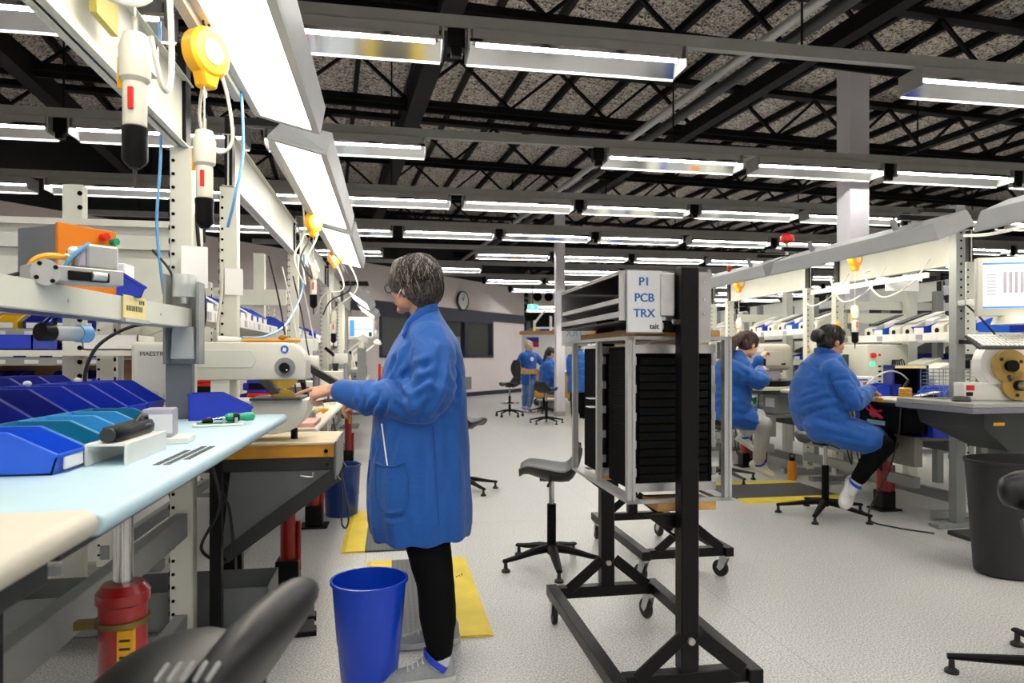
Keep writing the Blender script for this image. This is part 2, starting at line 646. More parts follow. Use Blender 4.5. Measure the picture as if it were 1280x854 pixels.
PW = 0.73
panel_me = {}
for i in range(-11, 17):
    for j in range(7):
        key = j % 2
        if key not in panel_me:
            panel_me[key] = MB().box(-PW / 2 + 0.012, PW / 2 - 0.012, -1.19, 1.19, -0.035, 0.0).mesh('ceiling_panel', woodwool, 0.006, smooth=0)
        o = link('ceiling_panel', panel_me[key], ceiling)
        o.location = (i * PW, 6.0 + j * 2.4, CZ - 0.002)
bat_me = MB().box(-0.03, 0.03, -8, 42, -0.11, 0.0).mesh('ceiling_batten', truss, smooth=0)
for i in range(-12, 22):
    o = link('ceiling_batten', bat_me, ceiling)
    o.location = ((i - 0.5) * PW, 0, CZ - 0.03)

# open-web roof trusses, parts of the ceiling
for k in range(13):
    y = 6.1 + 2.42 * k
    tr = MB().box(-13, 20, y - 0.07, y + 0.07, 4.36, 4.44).box(-13, 20, y - 0.015, y + 0.015, 4.30, 4.44).build('roof_truss', truss, ceiling, smooth=0)
    top = MB().box(-13, 20, y - 0.07, y + 0.07, CZ - 0.2, CZ - 0.12).build('top_chord', truss, tr, smooth=0)
    n = 34
    x0 = -8.6 + (0.3 if k % 2 else 0)
    far = MB()
    for i in range(n):
        xa = x0 + i * 0.66
        za, zb = (4.44, CZ - 0.2) if i % 2 == 0 else (CZ - 0.2, 4.44)
        p, q = V(xa, y, za), V(xa + 0.66, y, zb)
        if k < 6:
            MB().bar(p, q, 0.045, 0.035).build('web_bar', truss, tr, smooth=0)
        else:
            far.bar(p, q, 0.045, 0.035)
    if k >= 6:
        far.build('web_bars', truss, tr, kind='stuff', smooth=0)
for (px, py, w, h) in ((560, 30, 0.20, 0.26), (55, 122, 0.17, 0.24), (998, 88, 0.14, 0.16), (1230, 160, 0.07, 0.08)):
    p = to_ceil(at_z(px, py, 4.24))
    MB().box(p.x - w / 2, p.x + w / 2, 3.5, 38, 4.24, 4.24 + h).build('roof_girder', truss, ceiling, smooth=0)
for (px, py, z, r) in ((905, 88, 4.12, 0.045), (948, 78, 4.2, 0.06)):
    p = to_ceil(at_z(px, py, z))
    MB().cyl((p.x, 4.0, z), (p.x, 34, z), r).build('roof_pipe', alu_matt if r < 0.05 else darkgrey, ceiling)

# ---- walls
P1, P2 = V(2.22, 21.2, 0), V(4.68, 24.05, 0)
WD = (P2 - P1).normalized()
WN = V(WD.y, -WD.x, 0)          # towards the hall
WANG = math.atan2(WD.y, WD.x)


def wallhit(px):
    d = ray(px, HOR)
    # P1 + WD*k on the ray from the origin
    den = d.x * WD.y - d.y * WD.x
    return (P1.y * d.x - P1.x * d.y) / -den if den else 0


def wbox(mb, k0, k1, z0, z1, n0, n1):   # box in wall coordinates: along k, out n
    vs = []
    for z in (z0, z1):
        for n in (n0, n1):
            for k in (k0, k1):
                p = P1 + WD * k + WN * n
                vs.append((p.x, p.y, z))
    return mb.add(vs, [(0, 2, 3, 1), (4, 5, 7, 6), (0, 1, 5, 4), (2, 6, 7, 3), (0, 4, 6, 2), (1, 3, 7, 5)])


KE = (P2 - P1).length
ka, kb, kc, kd = wallhit(474), wallhit(518), wallhit(524), wallhit(616)
WB, WT, WH = 1.22, 2.42, 3.66
wl = MB()
wbox(wl, -17, ka, 0, WH, -0.15, 0)
wbox(wl, ka, kd, 0, WB, -0.15, 0)
wbox(wl, ka, kd, WT, WH, -0.15, 0)
wbox(wl, kd, KE, 0, WH, -0.15, 0)
wall = struct('wall_left', wl, wallpaint, smooth=0)
struct('wall_upper', wbox(MB(), -17, KE, WH, CZ, -0.15, -0.02), darkwall, smooth=0)
struct('trim_band', wbox(MB(), kb - 3, KE + 0.02, WT, WT + 0.3, 0.002, 0.03), baseb, smooth=0)
struct('baseboard_left', wbox(MB(), -17, KE, 0, 0.13, 0.002, 0.02), baseb, smooth=0)
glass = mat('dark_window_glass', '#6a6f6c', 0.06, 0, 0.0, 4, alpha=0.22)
km = wallhit(582)
win = None
for n, (k0, k1) in enumerate(((ka, wallhit(521)), (wallhit(521), wallhit(553)), (wallhit(553), km), (km, kd))):
    fr = MB()
    t = 0.09
    wbox(fr, k0, k0 + t, WB, WT, -0.14, 0.03); wbox(fr, k1 - t, k1, WB, WT, -0.14, 0.03)
    wbox(fr, k0, k1, WB, WB + t * 0.8, -0.14, 0.03); wbox(fr, k0, k1, WT - t, WT, -0.14, 0.03)
    wo = struct('window_%d' % (n + 1), fr, baseb, smooth=0)
    wbox(MB(), k0 + t, k1 - t, WB + t * 0.8, WT - t, -0.08, -0.07).build('pane', glass, wo, smooth=0)
# the dim room behind the windows
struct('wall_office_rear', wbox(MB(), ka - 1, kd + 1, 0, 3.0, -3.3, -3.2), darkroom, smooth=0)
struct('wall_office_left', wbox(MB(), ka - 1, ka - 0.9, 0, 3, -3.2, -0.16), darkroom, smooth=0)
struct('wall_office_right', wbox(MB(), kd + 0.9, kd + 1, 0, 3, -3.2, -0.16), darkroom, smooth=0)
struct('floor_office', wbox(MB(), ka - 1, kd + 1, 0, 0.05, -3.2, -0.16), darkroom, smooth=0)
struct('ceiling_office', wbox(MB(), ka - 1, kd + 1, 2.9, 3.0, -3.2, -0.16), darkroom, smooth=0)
cbn = wbox(MB(), km - 0.1, km + 0.75, 0.05, 1.9, -1.2, -0.6).build('filing_cabinet', white, smooth=0)
tag(cbn, 'pale cabinet standing in the dim room behind the dark window', 'cabinet')
wbox(MB(), km - 0.08, km + 0.31, 0.3, 1.85, -0.6, -0.585).build('door', paper, cbn, smooth=0)
wbox(MB(), km + 0.34, km + 0.73, 0.3, 1.85, -0.6, -0.585).build('door', paper, cbn, smooth=0)
for kk, hh, w in ((km + 0.6, 2.35, 'right'), (km - 0.55, 2.3, 'middle')):
    p = P1 + WD * kk + WN * -1.6
    l = MB().lathe([(0.02, 0.10), (0.06, 0.06), (0.07, 0.0), (0.0, -0.02)], 14, (p.x, p.y, hh)).build('pendant_lamp', led_green if False else tube_mat, None)
    tag(l, 'small round lamp glowing in the dim room behind the %s dark window' % w, 'lamp')
    MB().cyl((p.x, p.y, hh + 0.1), (p.x, p.y, 2.9), 0.008, n=6).build('cord', cable_b, l)

struct('wall_right', MB().box(18, 18.2, -7, 39, 0, CZ), hallwall, smooth=0)
struct('wall_back', MB().box(-12, 18, 37, 37.2, 0, CZ), hallwall, smooth=0)
struct('wall_front', MB().box(-12, 18, -6.7, -6.5, 0, CZ), wallpaint, smooth=0)
struct('wall_side', MB().box(-9.2, -9.0, -6.5, 8.3, 0, CZ), wallpaint, smooth=0)
struct('wall_end', MB().box(-12, 4.68, 36.6, 36.9, 0, CZ), hallwall, smooth=0)

# wall clock, vent grille
kq = wallhit(577)
p = P1 + WD * kq + WN * 0.02
ck = thing('wall_clock', 'round white wall clock on the pinkish wall above the dark windows', 'clock', (p.x, p.y, 2.98), WANG - PI)
MB().lathe([(0.30, 0.0), (0.30, 0.05), (0.27, 0.06), (0.27, 0.04), (0, 0.04)], 28, (0, 0, 0), (0, 1, 0)).build('rim', darkgrey, ck)
MB().cyl((0, 0.035, 0), (0, 0.045, 0), 0.265, n=28).build('dial', card, ck)
MB().bar((0, 0.05, 0), (0.1, 0.05, 0.1), 0.02, 0.006).build('hand', printed, ck)
MB().bar((0, 0.05, 0), (-0.04, 0.05, 0.2), 0.015, 0.006).build('hand', printed, ck)
kq = wallhit(585)
vg = thing('vent_grille', 'grey vent grille low on the pinkish wall under the windows', 'vent')
wbox(MB(), kq - 0.17, kq + 0.17, 0.22, 0.62, 0.0, 0.02).build('frame', casegrey, vg, smooth=0)
for i in range(9):
    wbox(MB(), kq - 0.14, kq + 0.14, 0.25 + i * 0.04, 0.275 + i * 0.04, 0.02, 0.03).build('slat', grey, vg, smooth=0)

# ---- steel columns (building structure)
for n, (px, t, w, zt) in enumerate(((1066, 8.5, 0.28, 4.95), (699.5, 14.4, 0.2, 4.7))):
    p = at_t(px, HOR, t)
    w2 = w * 0.46
    cmb = MB().box(p.x - w2, p.x + w2, p.y - w2, p.y + w2, 0, zt)
    c = struct('column_%d' % (n + 1), cmb, purple_col, smooth=0)
    MB().box(p.x - w * 0.7, p.x + w * 0.7, p.y - w * 0.7, p.y + w * 0.7, zt, zt + 0.04).build('head_plate', truss, c, smooth=0)
    MB().box(p.x - w * 0.52, p.x + w * 0.52, p.y - w * 0.52, p.y + w * 0.52, 0, 0.1).build('kick_plate', alu_matt, c, smooth=0)

# ================================================================ CEILING LIGHTS: rails on hangers carry batten fittings
FL, PITCH = 1.59, 1.78


def fixture_meshes():
    d = {}
    d['housing'] = MB().box(0.02, FL - 0.02, -0.05, 0.05, 0.13, 0.21).mesh('housing', casegrey, 0.004)
    r = MB()
    prof = [(-0.07, 0.10), (-0.05, 0.13), (0.05, 0.13), (0.17, 0.045), (0.175, 0.049), (0.052, 0.136), (-0.052, 0.136), (-0.073, 0.103)]
    r.prism(prof, 'x', 0.0, FL)
    d['reflector'] = r.mesh('reflector', mirror, smooth=0)
    d['tube'] = MB().cyl((0.05, -0.02, 0.105), (FL - 0.05, -0.02, 0.105), 0.014, n=10).mesh('tube', tube_mat)
    d['end'] = MB().box(-0.012, 0.0, -0.075, 0.178, 0.045, 0.2).mesh('end_plate', casegrey)
    d['lip'] = MB().box(0, FL, 0.168, 0.18, 0.03, 0.048).mesh('lip', white, smooth=0)
    d['conn'] = MB().box(-0.15, -0.03, -0.05, 0.05, 0.06, 0.2).box(-0.13, -0.05, -0.06, 0.0, 0.0, 0.07).mesh('connector', black, 0.006)
    return d


FM = fixture_meshes()
rows = []
y = 4.77
for j in range(12):
    rows.append(y + 2.43 * j)
skip = {0: {1}, 1: {0}, 4: {0}, 5: {1}}
offs = {0: 0.533, 1: 0.533, 2: 1.0, 3: 0.2, 4: 0.0, 5: 0.6, 6: 0.9, 7: 0.3, 8: 0.7, 9: 0.1, 10: 0.5, 11: 0.9, 12: 0.3}
LZ = 3.33


def rail(y, x0, x1, label):
    t = thing('light_rail', label, 'rail', (0, y, LZ + 0.21))
    t['group'] = 'light rails under the roof'
    MB().box(x0, x1, -0.03, 0.03, 0, 0.09).build('channel', casegrey, t, smooth=0)
    x = x0 + 0.8
    while x < x1:
        MB().box(x - 0.008, x + 0.008, -0.004, 0.004, 0.09, 0.9).build('hanger', truss, t, smooth=0)
        x += 3.1
    return t


def fixture(x, y, label, i):
    t = thing('batten_light', label, 'light', (x, y, LZ), 0, 'fluorescent battens under the light rails')
    link('housing', FM['housing'], t); link('reflector', FM['reflector'], t)
    link('tube', FM['tube'], t)
    link('lip', FM['lip'], t)
    link('end_plate', FM['end'], t)
    e = link('end_plate', FM['end'], t); e.location = (FL + 0.012, 0, 0)
    if (i * 7 + int(y)) % 3 != 0:
        link('connector', FM['conn'], t)
    return t


for j, y in enumerate(rows):
    if y < 12:
        x0, x1 = -7.0, 14.0
    else:
        kx = 2.22 + (y - 21.2) * (2.46 / 2.85) + 0.8 if y < 24.3 else 4.9
        x0, x1 = max(-7.0, kx), 16.0
    rail(y, x0, x1, 'grey light rail carrying the %s row of battens, counted from the camera' % ORD[j])
    n = 0
    k = -6
    while True:
        xs = offs[j] + PITCH * k
        if xs + FL > x1 - 0.1:
            break
        if xs >= x0 and k not in skip.get(j, ()):
            # only those inside the picture (or nearly)
            d = CY * y + SY * xs
            lat = (CY * xs - SY * y) / d
            lat2 = (CY * (xs + FL) - SY * y) / d
            if lat2 > -0.85 and lat < 0.85 and y < 34:
                fixture(xs, y, 'mirror-backed batten light, %s from the left in the %s row from the camera' % (ORD[n], ORD[j]), k)
                n += 1
        k += 1
for jj, y in enumerate((2.34, -0.09, -2.52, -4.95)):
    rail(y, -7, 14, 'grey light rail over the near aisle, %s row back from the picture top' % ORD[jj])
    for k in range(-4, 7):
        f = fixture(offs[0] + PITCH * k, y, 'mirror-backed batten above the picture top, %s from the left, %s row back' % (ORD[k + 4], ORD[jj]), k)
        f['group'] = 'battens above the picture'

# ================================================================ shared builders
def toothed_strip(p0, p1, w, tooth_dir, n=None):
    """slotted edge of a bench upright: a strip with punched round holes shown as dark discs"""
    mb = MB()
    p0, p1 = Vector(p0), Vector(p1)
    L = (p1 - p0).length
    n = n or max(4, int(L / 0.055))
    d = (p1 - p0) / n
    for i in range(n):
        c = p0 + d * (i + 0.5)
        mb.cyl(c, c + Vector(tooth_dir) * 0.004, w, n=8)
    return mb


BIN_CACHE = {}


def bin_mesh(w, d, h, m, frac=0.45):
    """open-fronted stacking bin, front lip towards -y"""
    key = (round(w, 3), round(d, 3), round(h, 3), m.name, frac)
    if key in BIN_CACHE:
        return BIN_CACHE[key]
    t = 0.004
    mb = MB()
    side = [(-d * 0.5, 0), (d * 0.5, 0), (d * 0.5, h), (-d * 0.08, h), (-d * 0.5 - 0.012, h * frac)]
    for s in (-1, 1):
        a = s * w / 2
        b = a - s * t
        mb.prism(side, 'x', min(a, b), max(a, b))
    mb.box(-w / 2, w / 2, d / 2 - t, d / 2, 0, h)
    mb.box(-w / 2, w / 2, -d / 2, d / 2, 0, t)
    mb.prism([(-d * 0.5, 0), (-d * 0.5 + t, 0), (-d * 0.5 - 0.012 + t, h * frac), (-d * 0.5 - 0.012, h * frac)], 'x', -w / 2, w / 2)
    # rolled rim
    for s in (-1, 1):
        x = s * w / 2
        mb.bar((x, d / 2, h), (x, -d * 0.08, h), 0.009, 0.007)
        mb.bar((x, -d * 0.08, h), (x, -d * 0.5 - 0.012, h * frac), 0.009, 0.007)
    mb.bar((-w / 2, d / 2, h), (w / 2, d / 2, h), 0.009, 0.007)
    mb.bar((-w / 2, -d * 0.5 - 0.012, h * frac), (w / 2, -d * 0.5 - 0.012, h * frac), 0.009, 0.007)
    me = mb.mesh('bin', m, fix=True)
    BIN_CACHE[key] = me
    return me


def put_bin(loc, rz, w, d, h, m, label, group, cardm=None, frac=0.45):
    o = link('stacking_bin', bin_mesh(w, d, h, m, frac))
    o.location = loc
    o.rotation_euler = (0, 0, rz)
    tag(o, label, 'bin', group)
    if cardm:
        c = MB().box(-w * 0.32, w * 0.32, -d * 0.5 - 0.016, -d * 0.5 - 0.0125, h * 0.1, h * frac * 0.9).build('label_card', cardm, o, smooth=0)
    return o


def frame_post(mb, x, y, z0, z1, w=0.09, d=0.07):
    return mb.box(x - w / 2, x + w / 2, y - d / 2, y + d / 2, z0, z1)


def workstation(label, sgn, xf, depth, y0, y1, zt, topm, px, zb, ztop, p_tall=True, posts=(True, True), shelf=None, group=None, name='workbench', lip=True, front=True):
    """a height-adjustable bench: worktop, uprights with slots, overhead beam, rails.  sgn=-1 left row, +1 right row"""
    t = thing(name, label, 'workbench', (0, 0, 0), 0, group)
    xb = xf + sgn * depth
    X0, X1 = min(xf, xb), max(xf, xb)
    if topm is not None:
        top = MB()
        # rounded front edge
        r = 0.022
        r = 0.018
        prof = [(xb, zt), (xb, zt - 2 * r)] + [(xf + sgn * r - sgn * r * math.sin(a), zt - r - r * math.cos(a)) for a in [PI * k / 8 for k in range(9)]]
        top.prism(prof, 'y', y0, y1)
        top.build('worktop', topm, t, 0.003)
        MB().box(X0 + (0.03 if sgn > 0 else 0.0) + (0.05 if sgn > 0 else 0), X1 - (0.08 if sgn < 0 else 0), y0 + 0.03, y1 - 0.03, zt - 0.08, zt - 0.037).build('support_frame', darkgrey, t, smooth=0)
    ys = [y0 + 0.04, y1 - 0.04]
    for i, yy in enumerate(ys):
        if posts[i]:
            p = frame_post(MB(), px, yy, 0.06, zb).build('upright', cream, t, 0.004)
            toothed_strip((px - sgn * 0.047 if False else px + 0.046 * sgn, yy - 0.02, 0.1), (px + 0.046 * sgn, yy - 0.02, zb - 0.03), 0.012, (sgn, 0, 0)).build('slot_holes', blackmatt, p, kind='stuff')
            toothed_strip((px - 0.03, yy - 0.0355, 0.1), (px - 0.03, yy - 0.0355, zb - 0.03), 0.007, (0, -1, 0)).build('slot_holes', blackmatt, p, kind='stuff')
            MB().box(px - 0.3, px + 0.3, yy - 0.03, yy + 0.03, 0.02, 0.075).build('foot', grey, t, 0.004)
    if ztop:
        b = MB()
        x0, x1 = px - 0.03, px + 0.03
        b.box(px - 0.004, px + 0.004, y0, y1, zb + 0.0, ztop)
        b.box(x0, x1, y0, y1, zb, zb + 0.005)
        b.box(x0, x1, y0, y1, ztop - 0.005, ztop)
        b.build('overhead_beam', cream, t, smooth=0)
        for i, yy in enumerate(ys):
            if posts[i]:
                MB().box(px - 0.02, px + 0.02, yy - 0.035, yy + 0.035, zb, ztop + 0.1).build('post_extension', black, t, 0.003)
        if front and posts[0]:
            MB().box(min(px, xf), max(px, xf), ys[0] - 0.02, ys[0] + 0.02, ztop + 0.06, ztop + 0.1).build('lamp_arm', black, t, 0.003)
        if front and posts[1]:
            MB().box(min(px, xf), max(px, xf), ys[1] - 0.02, ys[1] + 0.02, ztop + 0.06, ztop + 0.1).build('lamp_arm', black, t, 0.003)
    MB().box(px - 0.025, px + 0.025, y0, y1, 0.5, 0.6).build('rear_rail', grey, t, 0.003)
    MB().box(px - 0.025, px + 0.025, y0, y1, 0.1, 0.18).build('foot_rail', grey, t, 0.003)
    if shelf:
        zs, x0, x1 = shelf
        sh = MB().box(min(x0, x1), max(x0, x1), y0 + 0.05, y1 - 0.05, zs - 0.02, zs)
        so = sh.build('upper_shelf', cream, t, smooth=0)
        MB().box(x0 - 0.006, x0 + 0.006, y0 + 0.05, y1 - 0.05, zs - 0.055, zs + 0.012).build('shelf_lip', white, so, smooth=0)
        n = int((y1 - y0) / 0.16)
        for i in range(n):
            yy = y0 + 0.12 + i * 0.16
            MB().box(x0 - sgn * 0.009 - 0.002, x0 - sgn * 0.009 + 0.002, yy, yy + 0.07, zs - 0.045, zs - 0.002).build('label_strip', paper if i % 3 else steelblue, so, smooth=0)
        for yy in ys:
            MB().prism([(x0, zs - 0.02), (x1, zs - 0.02), (x1, zs - 0.2)], 'y', yy - 0.008, yy + 0.008).build('shelf_bracket', cream, t, smooth=0)
    return t


def task_light(label, x, y0, y1, z, tilt, w=0.30, h=0.11, group='task lights over the benches'):
    t = thing('task_light', label, 'lamp', (x, y0, z), 0, group)
    t.rotation_euler = (0, tilt, 0)
    L = y1 - y0
    b = MB()
    # shallow tray: back plate and four sloping sides
    b.loft([[V(-w * 0.36, 0.05, h), V(w * 0.49, 0.02, h), V(w * 0.49, L - 0.02, h), V(-w * 0.36, L - 0.05, h)],
            [V(-w * 0.5, 0, 0), V(w * 0.5, 0, 0), V(w * 0.5, L, 0), V(-w * 0.5, L, 0)]], True)
    b.build('housing', lampbody, t, smooth=0)
    fr = MB()
    k = 0.035
    fr.box(-w / 2, -w / 2 + k, 0, L, -0.014, -0.001).box(w / 2 - k, w / 2, 0, L, -0.014, -0.001)
    fr.box(-w / 2 + k, w / 2 - k, 0, k, -0.014, -0.001).box(-w / 2 + k, w / 2 - k, L - k, L, -0.014, -0.001)
    fr.build('bezel', lampbody, t, smooth=0)
    MB().box(-w / 2 + k, w / 2 - k, k, L - k, -0.007, -0.0012).build('diffuser', task_mat, t, smooth=0)
    MB().bar((0, L * 0.25, h), (0, L * 0.25, h + 0.09), 0.03).bar((0, L * 0.75, h), (0, L * 0.75, h + 0.09), 0.03).build('bracket', alu_matt, t)
    return t


def bezier(p0, p1, p2, p3, n=14):
    p0, p1, p2, p3 = map(Vector, (p0, p1, p2, p3))
    return [p0 * (1 - t) ** 3 + p1 * 3 * t * (1 - t) ** 2 + p2 * 3 * t * t * (1 - t) + p3 * t ** 3 for t in [i / n for i in range(n + 1)]]


def cable(label, pts, r, m, group=None, name='cable', cat='cable'):
    return tag(MB().tube(pts, r, 6).build(name, m), label, cat, group)


def spline(pts, per=8):
    pts = [Vector(p) for p in pts]
    out = []
    for i in range(len(pts) - 1):
        p0 = pts[max(i - 1, 0)]; p1 = pts[i]; p2 = pts[i + 1]; p3 = pts[min(i + 2, len(pts) - 1)]
        for k in range(per):
            t = k / per
            out.append(0.5 * ((2 * p1) + (p2 - p0) * t + (2 * p0 - 5 * p1 + 4 * p2 - p3) * t * t + (3 * p1 - p0 - 3 * p2 + p3) * t ** 3))
    out.append(pts[-1])
    return out


def screwdriver(label, x, y, ztop, length, group='hanging electric screwdrivers', r=0.026, hook=0.2):
    t = thing('electric_screwdriver', label, 'screwdriver', (x, y, ztop - length), 0, group)
    L = length
    MB().lathe([(r * 0.75, 0.30 * L), (r, 0.32 * L), (r * 1.02, 0.62 * L), (r * 0.95, 0.63 * L), (r * 1.3, 0.66 * L), (r * 1.35, 0.88 * L), (r * 1.0, 0.98 * L), (0.008, L)], 20).build('body', cream2, t)
    MB().lathe([(r * 0.45, 0.02 * L), (r * 0.95, 0.06 * L), (r * 1.08, 0.08 * L), (r * 1.08, 0.25 * L), (r * 1.12, 0.27 * L), (r * 1.12, 0.31 * L), (r * 0.7, 0.315 * L)], 20).build('clutch_sleeve', black, t)
    MB().cyl((0, 0, 0.03 * L), (0, 0, -0.12 * L), r * 0.22, r * 0.12, n=8).build('bit', darkgrey, t)
    MB().bx((0, -r * 1.0, 0.5 * L), (r * 0.5, r * 0.35, 0.16 * L)).build('lever_switch', redplastic, t, 0.002)
    MB().bx((-r * 1.25, 0, 0.7 * L), (r * 0.4, r * 0.3, 0.22 * L)).build('tag', yellow, t)
    pts = [(0, 0, L), (0, 0, L + 0.02)]
    MB().cyl((0, 0, L - 0.003), (0, 0, L + 0.035), 0.007, n=8).build('hanger', zinc, t)
    if hook:
        MB().cyl((0, 0, L + 0.03), (0, 0, L + hook), 0.0025, n=6).build('wire', cable_w, t)
    return t


def balancer(label, x, y, z, s=1.0, m=None, rz=0.0):
    t = thing('tool_balancer', label, 'balancer', (x, y, z), rz, 'spring tool balancers over the benches')
    mm = m or yellow
    MB().lathe([(0.02 * s, -0.03 * s), (0.06 * s, -0.028 * s), (0.07 * s, -0.018 * s), (0.07 * s, 0.018 * s), (0.06 * s, 0.028 * s), (0.02 * s, 0.03 * s)], 22, (0, 0, 0.1 * s), (0, 1, 0)).build('drum', mm, t)
    MB().prism([(-0.05 * s, 0.1 * s), (0.05 * s, 0.1 * s), (0.022 * s, 0.0), (-0.022 * s, 0.0)], 'y', -0.022 * s, 0.022 * s).build('cable_guide', mm, t, 0.006 * s)
    MB().cyl((0, -0.032 * s, 0.1 * s), (0, -0.03 * s, 0.1 * s), 0.035 * s, n=18).build('label_disc', paleyel, t)
    MB().tube([(0, 0, 0.165 * s), (0.012 * s, 0, 0.185 * s), (0, 0, 0.205 * s), (-0.012 * s, 0, 0.185 * s), (0, 0, 0.17 * s)], 0.004 * s, 6).build('hook', black, t)
    MB().cyl((0, 0, 0.0), (0, 0, -0.03), 0.003 * s, n=6).build('wire', cable_w, t)
    return t


def jack(label, x, y, ztop, rod, r=0.05, group='red hydraulic jacks under the benches', clamp=True):
    t = thing('hydraulic_jack', label, 'jack', (x, y, 0), 0, group)
    zr = ztop - rod
    MB().box(-0.10, 0.10, -0.09, 0.09, 0.0, 0.015).box(-0.06, 0.06, -0.06, 0.06, 0.015, 0.16).build('base', black, t, 0.006)
    MB().lathe([(r, 0.15), (r, zr - 0.05), (r * 1.12, zr - 0.045), (r * 1.12, zr - 0.02), (r * 0.85, zr)], 22).build('cylinder', red, t)
    MB().lathe([(r * 0.42, zr - 0.01), (r * 0.42, ztop - 0.03), (r * 0.7, ztop - 0.03), (r * 0.7, ztop)], 18).build('piston_rod', steel, t)
    MB().prism([(r * 0.1, zr - 0.30 * min(1, zr)), (r * 0.75, zr - 0.30 * min(1, zr)), (r * 0.75, zr - 0.15 * min(1, zr)), (r * 0.1, zr - 0.15 * min(1, zr))], 'y', -r * 1.02, -r * 0.6).build('warning_label', yellow, t, smooth=0)
    for i in range(4):
        zz = zr - (0.18 + i * 0.03) * min(1, zr)
        MB().box(r * 0.2, r * 0.65, -r * 1.035, -r * 1.02, zz - 0.006, zz).build('label_line', printed, t, smooth=0)
    if clamp:
        MB().lathe([(r * 1.0, zr - 0.1), (r * 1.14, zr - 0.1), (r * 1.14, zr - 0.085), (r * 1.0, zr - 0.085)], 22).box(-r * 2.0, -r * 0.9, -0.012, 0.012, zr - 0.11, zr - 0.09).build('clamp_ring', mat('dull_brass', '#7d6c3c', 0.35, 0.7), t)
    MB().cyl((r * 1.3, 0, 0.1), (r * 1.3, 0, 0.36), r * 0.3, n=10).build('pump', red, t)
    return t


# ================================================================ LEFT ROW
XF = -0.447          # front edge of the first worktop
PX = -0.86          # uprights
# ---- bench 1 with the pale blue mat
b1 = workstation('cream steel workbench with a pale blue mat top and rows of blue bins', -1, XF, 0.365, 1.18, 3.10, 1.0, bluemat, PX, 2.12, 2.40,
                 posts=(False, True), shelf=None, front=False)
# rear half of the bench where the bins stand
MB().box(-1.72, -0.905, 1.18, 3.42, 0.955, 1.0).build('rear_worktop', cream2, b1, 0.004)
MB().box(-0.905, -0.812, 1.18, 2.95, 0.955, 0.997).build('middle_strip', bluemat, b1, smooth=0)
for yy in (1.25, 3.3):
    frame_post(MB(), -1.66, yy, 0.0, 0.955).build('upright', grey, b1, 0.004)
frame_post(MB(), -0.72, 3.02, 0.0, 0.955, 0.045, 0.05).build('front_leg', black, b1, 0.003)
frame_post(MB(), -0.69, 1.3, 0.0, 0.955, 0.05, 0.05).build('front_leg', black, b1, 0.003)
# long instrument channel fixed along the uprights
ich = thing('instrument_channel', 'long cream steel channel holding air parts behind the blue bins', 'channel', (-0.905, 1.77, 1.37), -0.087)
MB().box(-0.10, 0.0, -0.95, 1.20, 0.07, 0.075).box(-0.004, 0.0, -0.95, 1.20, 0.0, 0.07).box(-0.10, -0.096, -0.95, 1.20, 0.0, 0.07).build('profile', cream, ich, smooth=0)
MB().box(-0.10, 0.004, -0.95, 1.20, -0.004, 0.0).build('bottom_lip', casegrey, ich, smooth=0)
for yy in (-0.4, 0.3, 0.9):
    MB().cyl((0.0, yy, 0.035), (0.003, yy, 0.035), 0.006, n=10).build('screw', alu, ich)

# ---- near bench edge (beige) at the lower left
nb = thing('workbench', 'near beige-topped bench end, blurred, low on the left', 'workbench')
prof = [(-1.3, 1.01), (-1.3, 0.965)] + [(-0.475 + 0.0225 * math.sin(PI * k / 8), 0.9875 - 0.0225 * math.cos(PI * k / 8)) for k in range(9)]
MB().prism(prof, 'y', -0.9, 1.17).build('worktop', beige, nb, 0.004)
MB().box(-1.3, -0.52, -0.9, 1.16, 0.90, 0.963).build('support_frame', darkgrey, nb, 0.004)
frame_post(MB(), -0.92, 1.05, 0.0, 0.92, 0.06, 0.06).build('leg', black, nb, 0.003)
frame_post(MB(), -1.2, -0.8, 0.0, 0.92, 0.06, 0.06).build('leg', black, nb, 0.003)
frame_post(MB(), -0.6, -0.8, 0.0, 0.92, 0.06, 0.06).build('leg', black, nb, 0.003)

# ---- bins on bench 1
GA = 'bins on the pale blue bench'
ca = [binbright, binteal, bincyan, bincyan, binteal]
na = ['bright blue', 'teal', 'sky blue', 'sky blue', 'teal']
la = ['bright blue open bin at the near end of the front row on the blue mat',
      'teal open bin behind the nearest bright blue bin', 'sky blue open bin behind the first teal bin',
      'sky blue open bin beside the far teal bin', 'teal open bin at the far end of the low front row']
for i in range(5):
    put_bin((-0.805, 1.65 + i * 0.142, 1.0), PI / 2, 0.134, 0.20, 0.088, ca[i], la[i], GA, card if i == 0 else None)
MB().box(-0.697, -0.694, 1.60, 1.70, 1.008, 1.034)
for i in range(8):
    put_bin((-1.08, 1.52 + i * 0.205, 1.0), PI / 2, 0.195, 0.27, 0.15, binblue if i > 3 else bindark, 'deep blue stacking bin, %s from the near end of the middle row' % ORD[i], GA)
for i in range(8):
    put_bin((-1.45, 1.70 + i * 0.215, 1.0), PI / 2, 0.205, 0.28, 0.165, bindark, 'navy stacking bin, %s from the near end of the rear row' % ORD[i], GA)
put_bin((-0.69, 2.93, 1.0), PI / 2 + 0.25, 0.16, 0.22, 0.1, binblue, 'deep blue open bin by the upright at the far end of the blue mat', GA)
for i, (x, y) in enumerate(((-1.2, 1.98), (-1.2, 2.3), (-1.21, 2.55), (-1.2, 2.9))):
    tag(MB().ell((x, y, 1.158), (0.013, 0.013, 0.011)).build('plastic_plug', white), 'small white plastic plug on a deep blue bin rim, %s from the near end' % ORD[i], 'plug', 'white plugs on the bins')

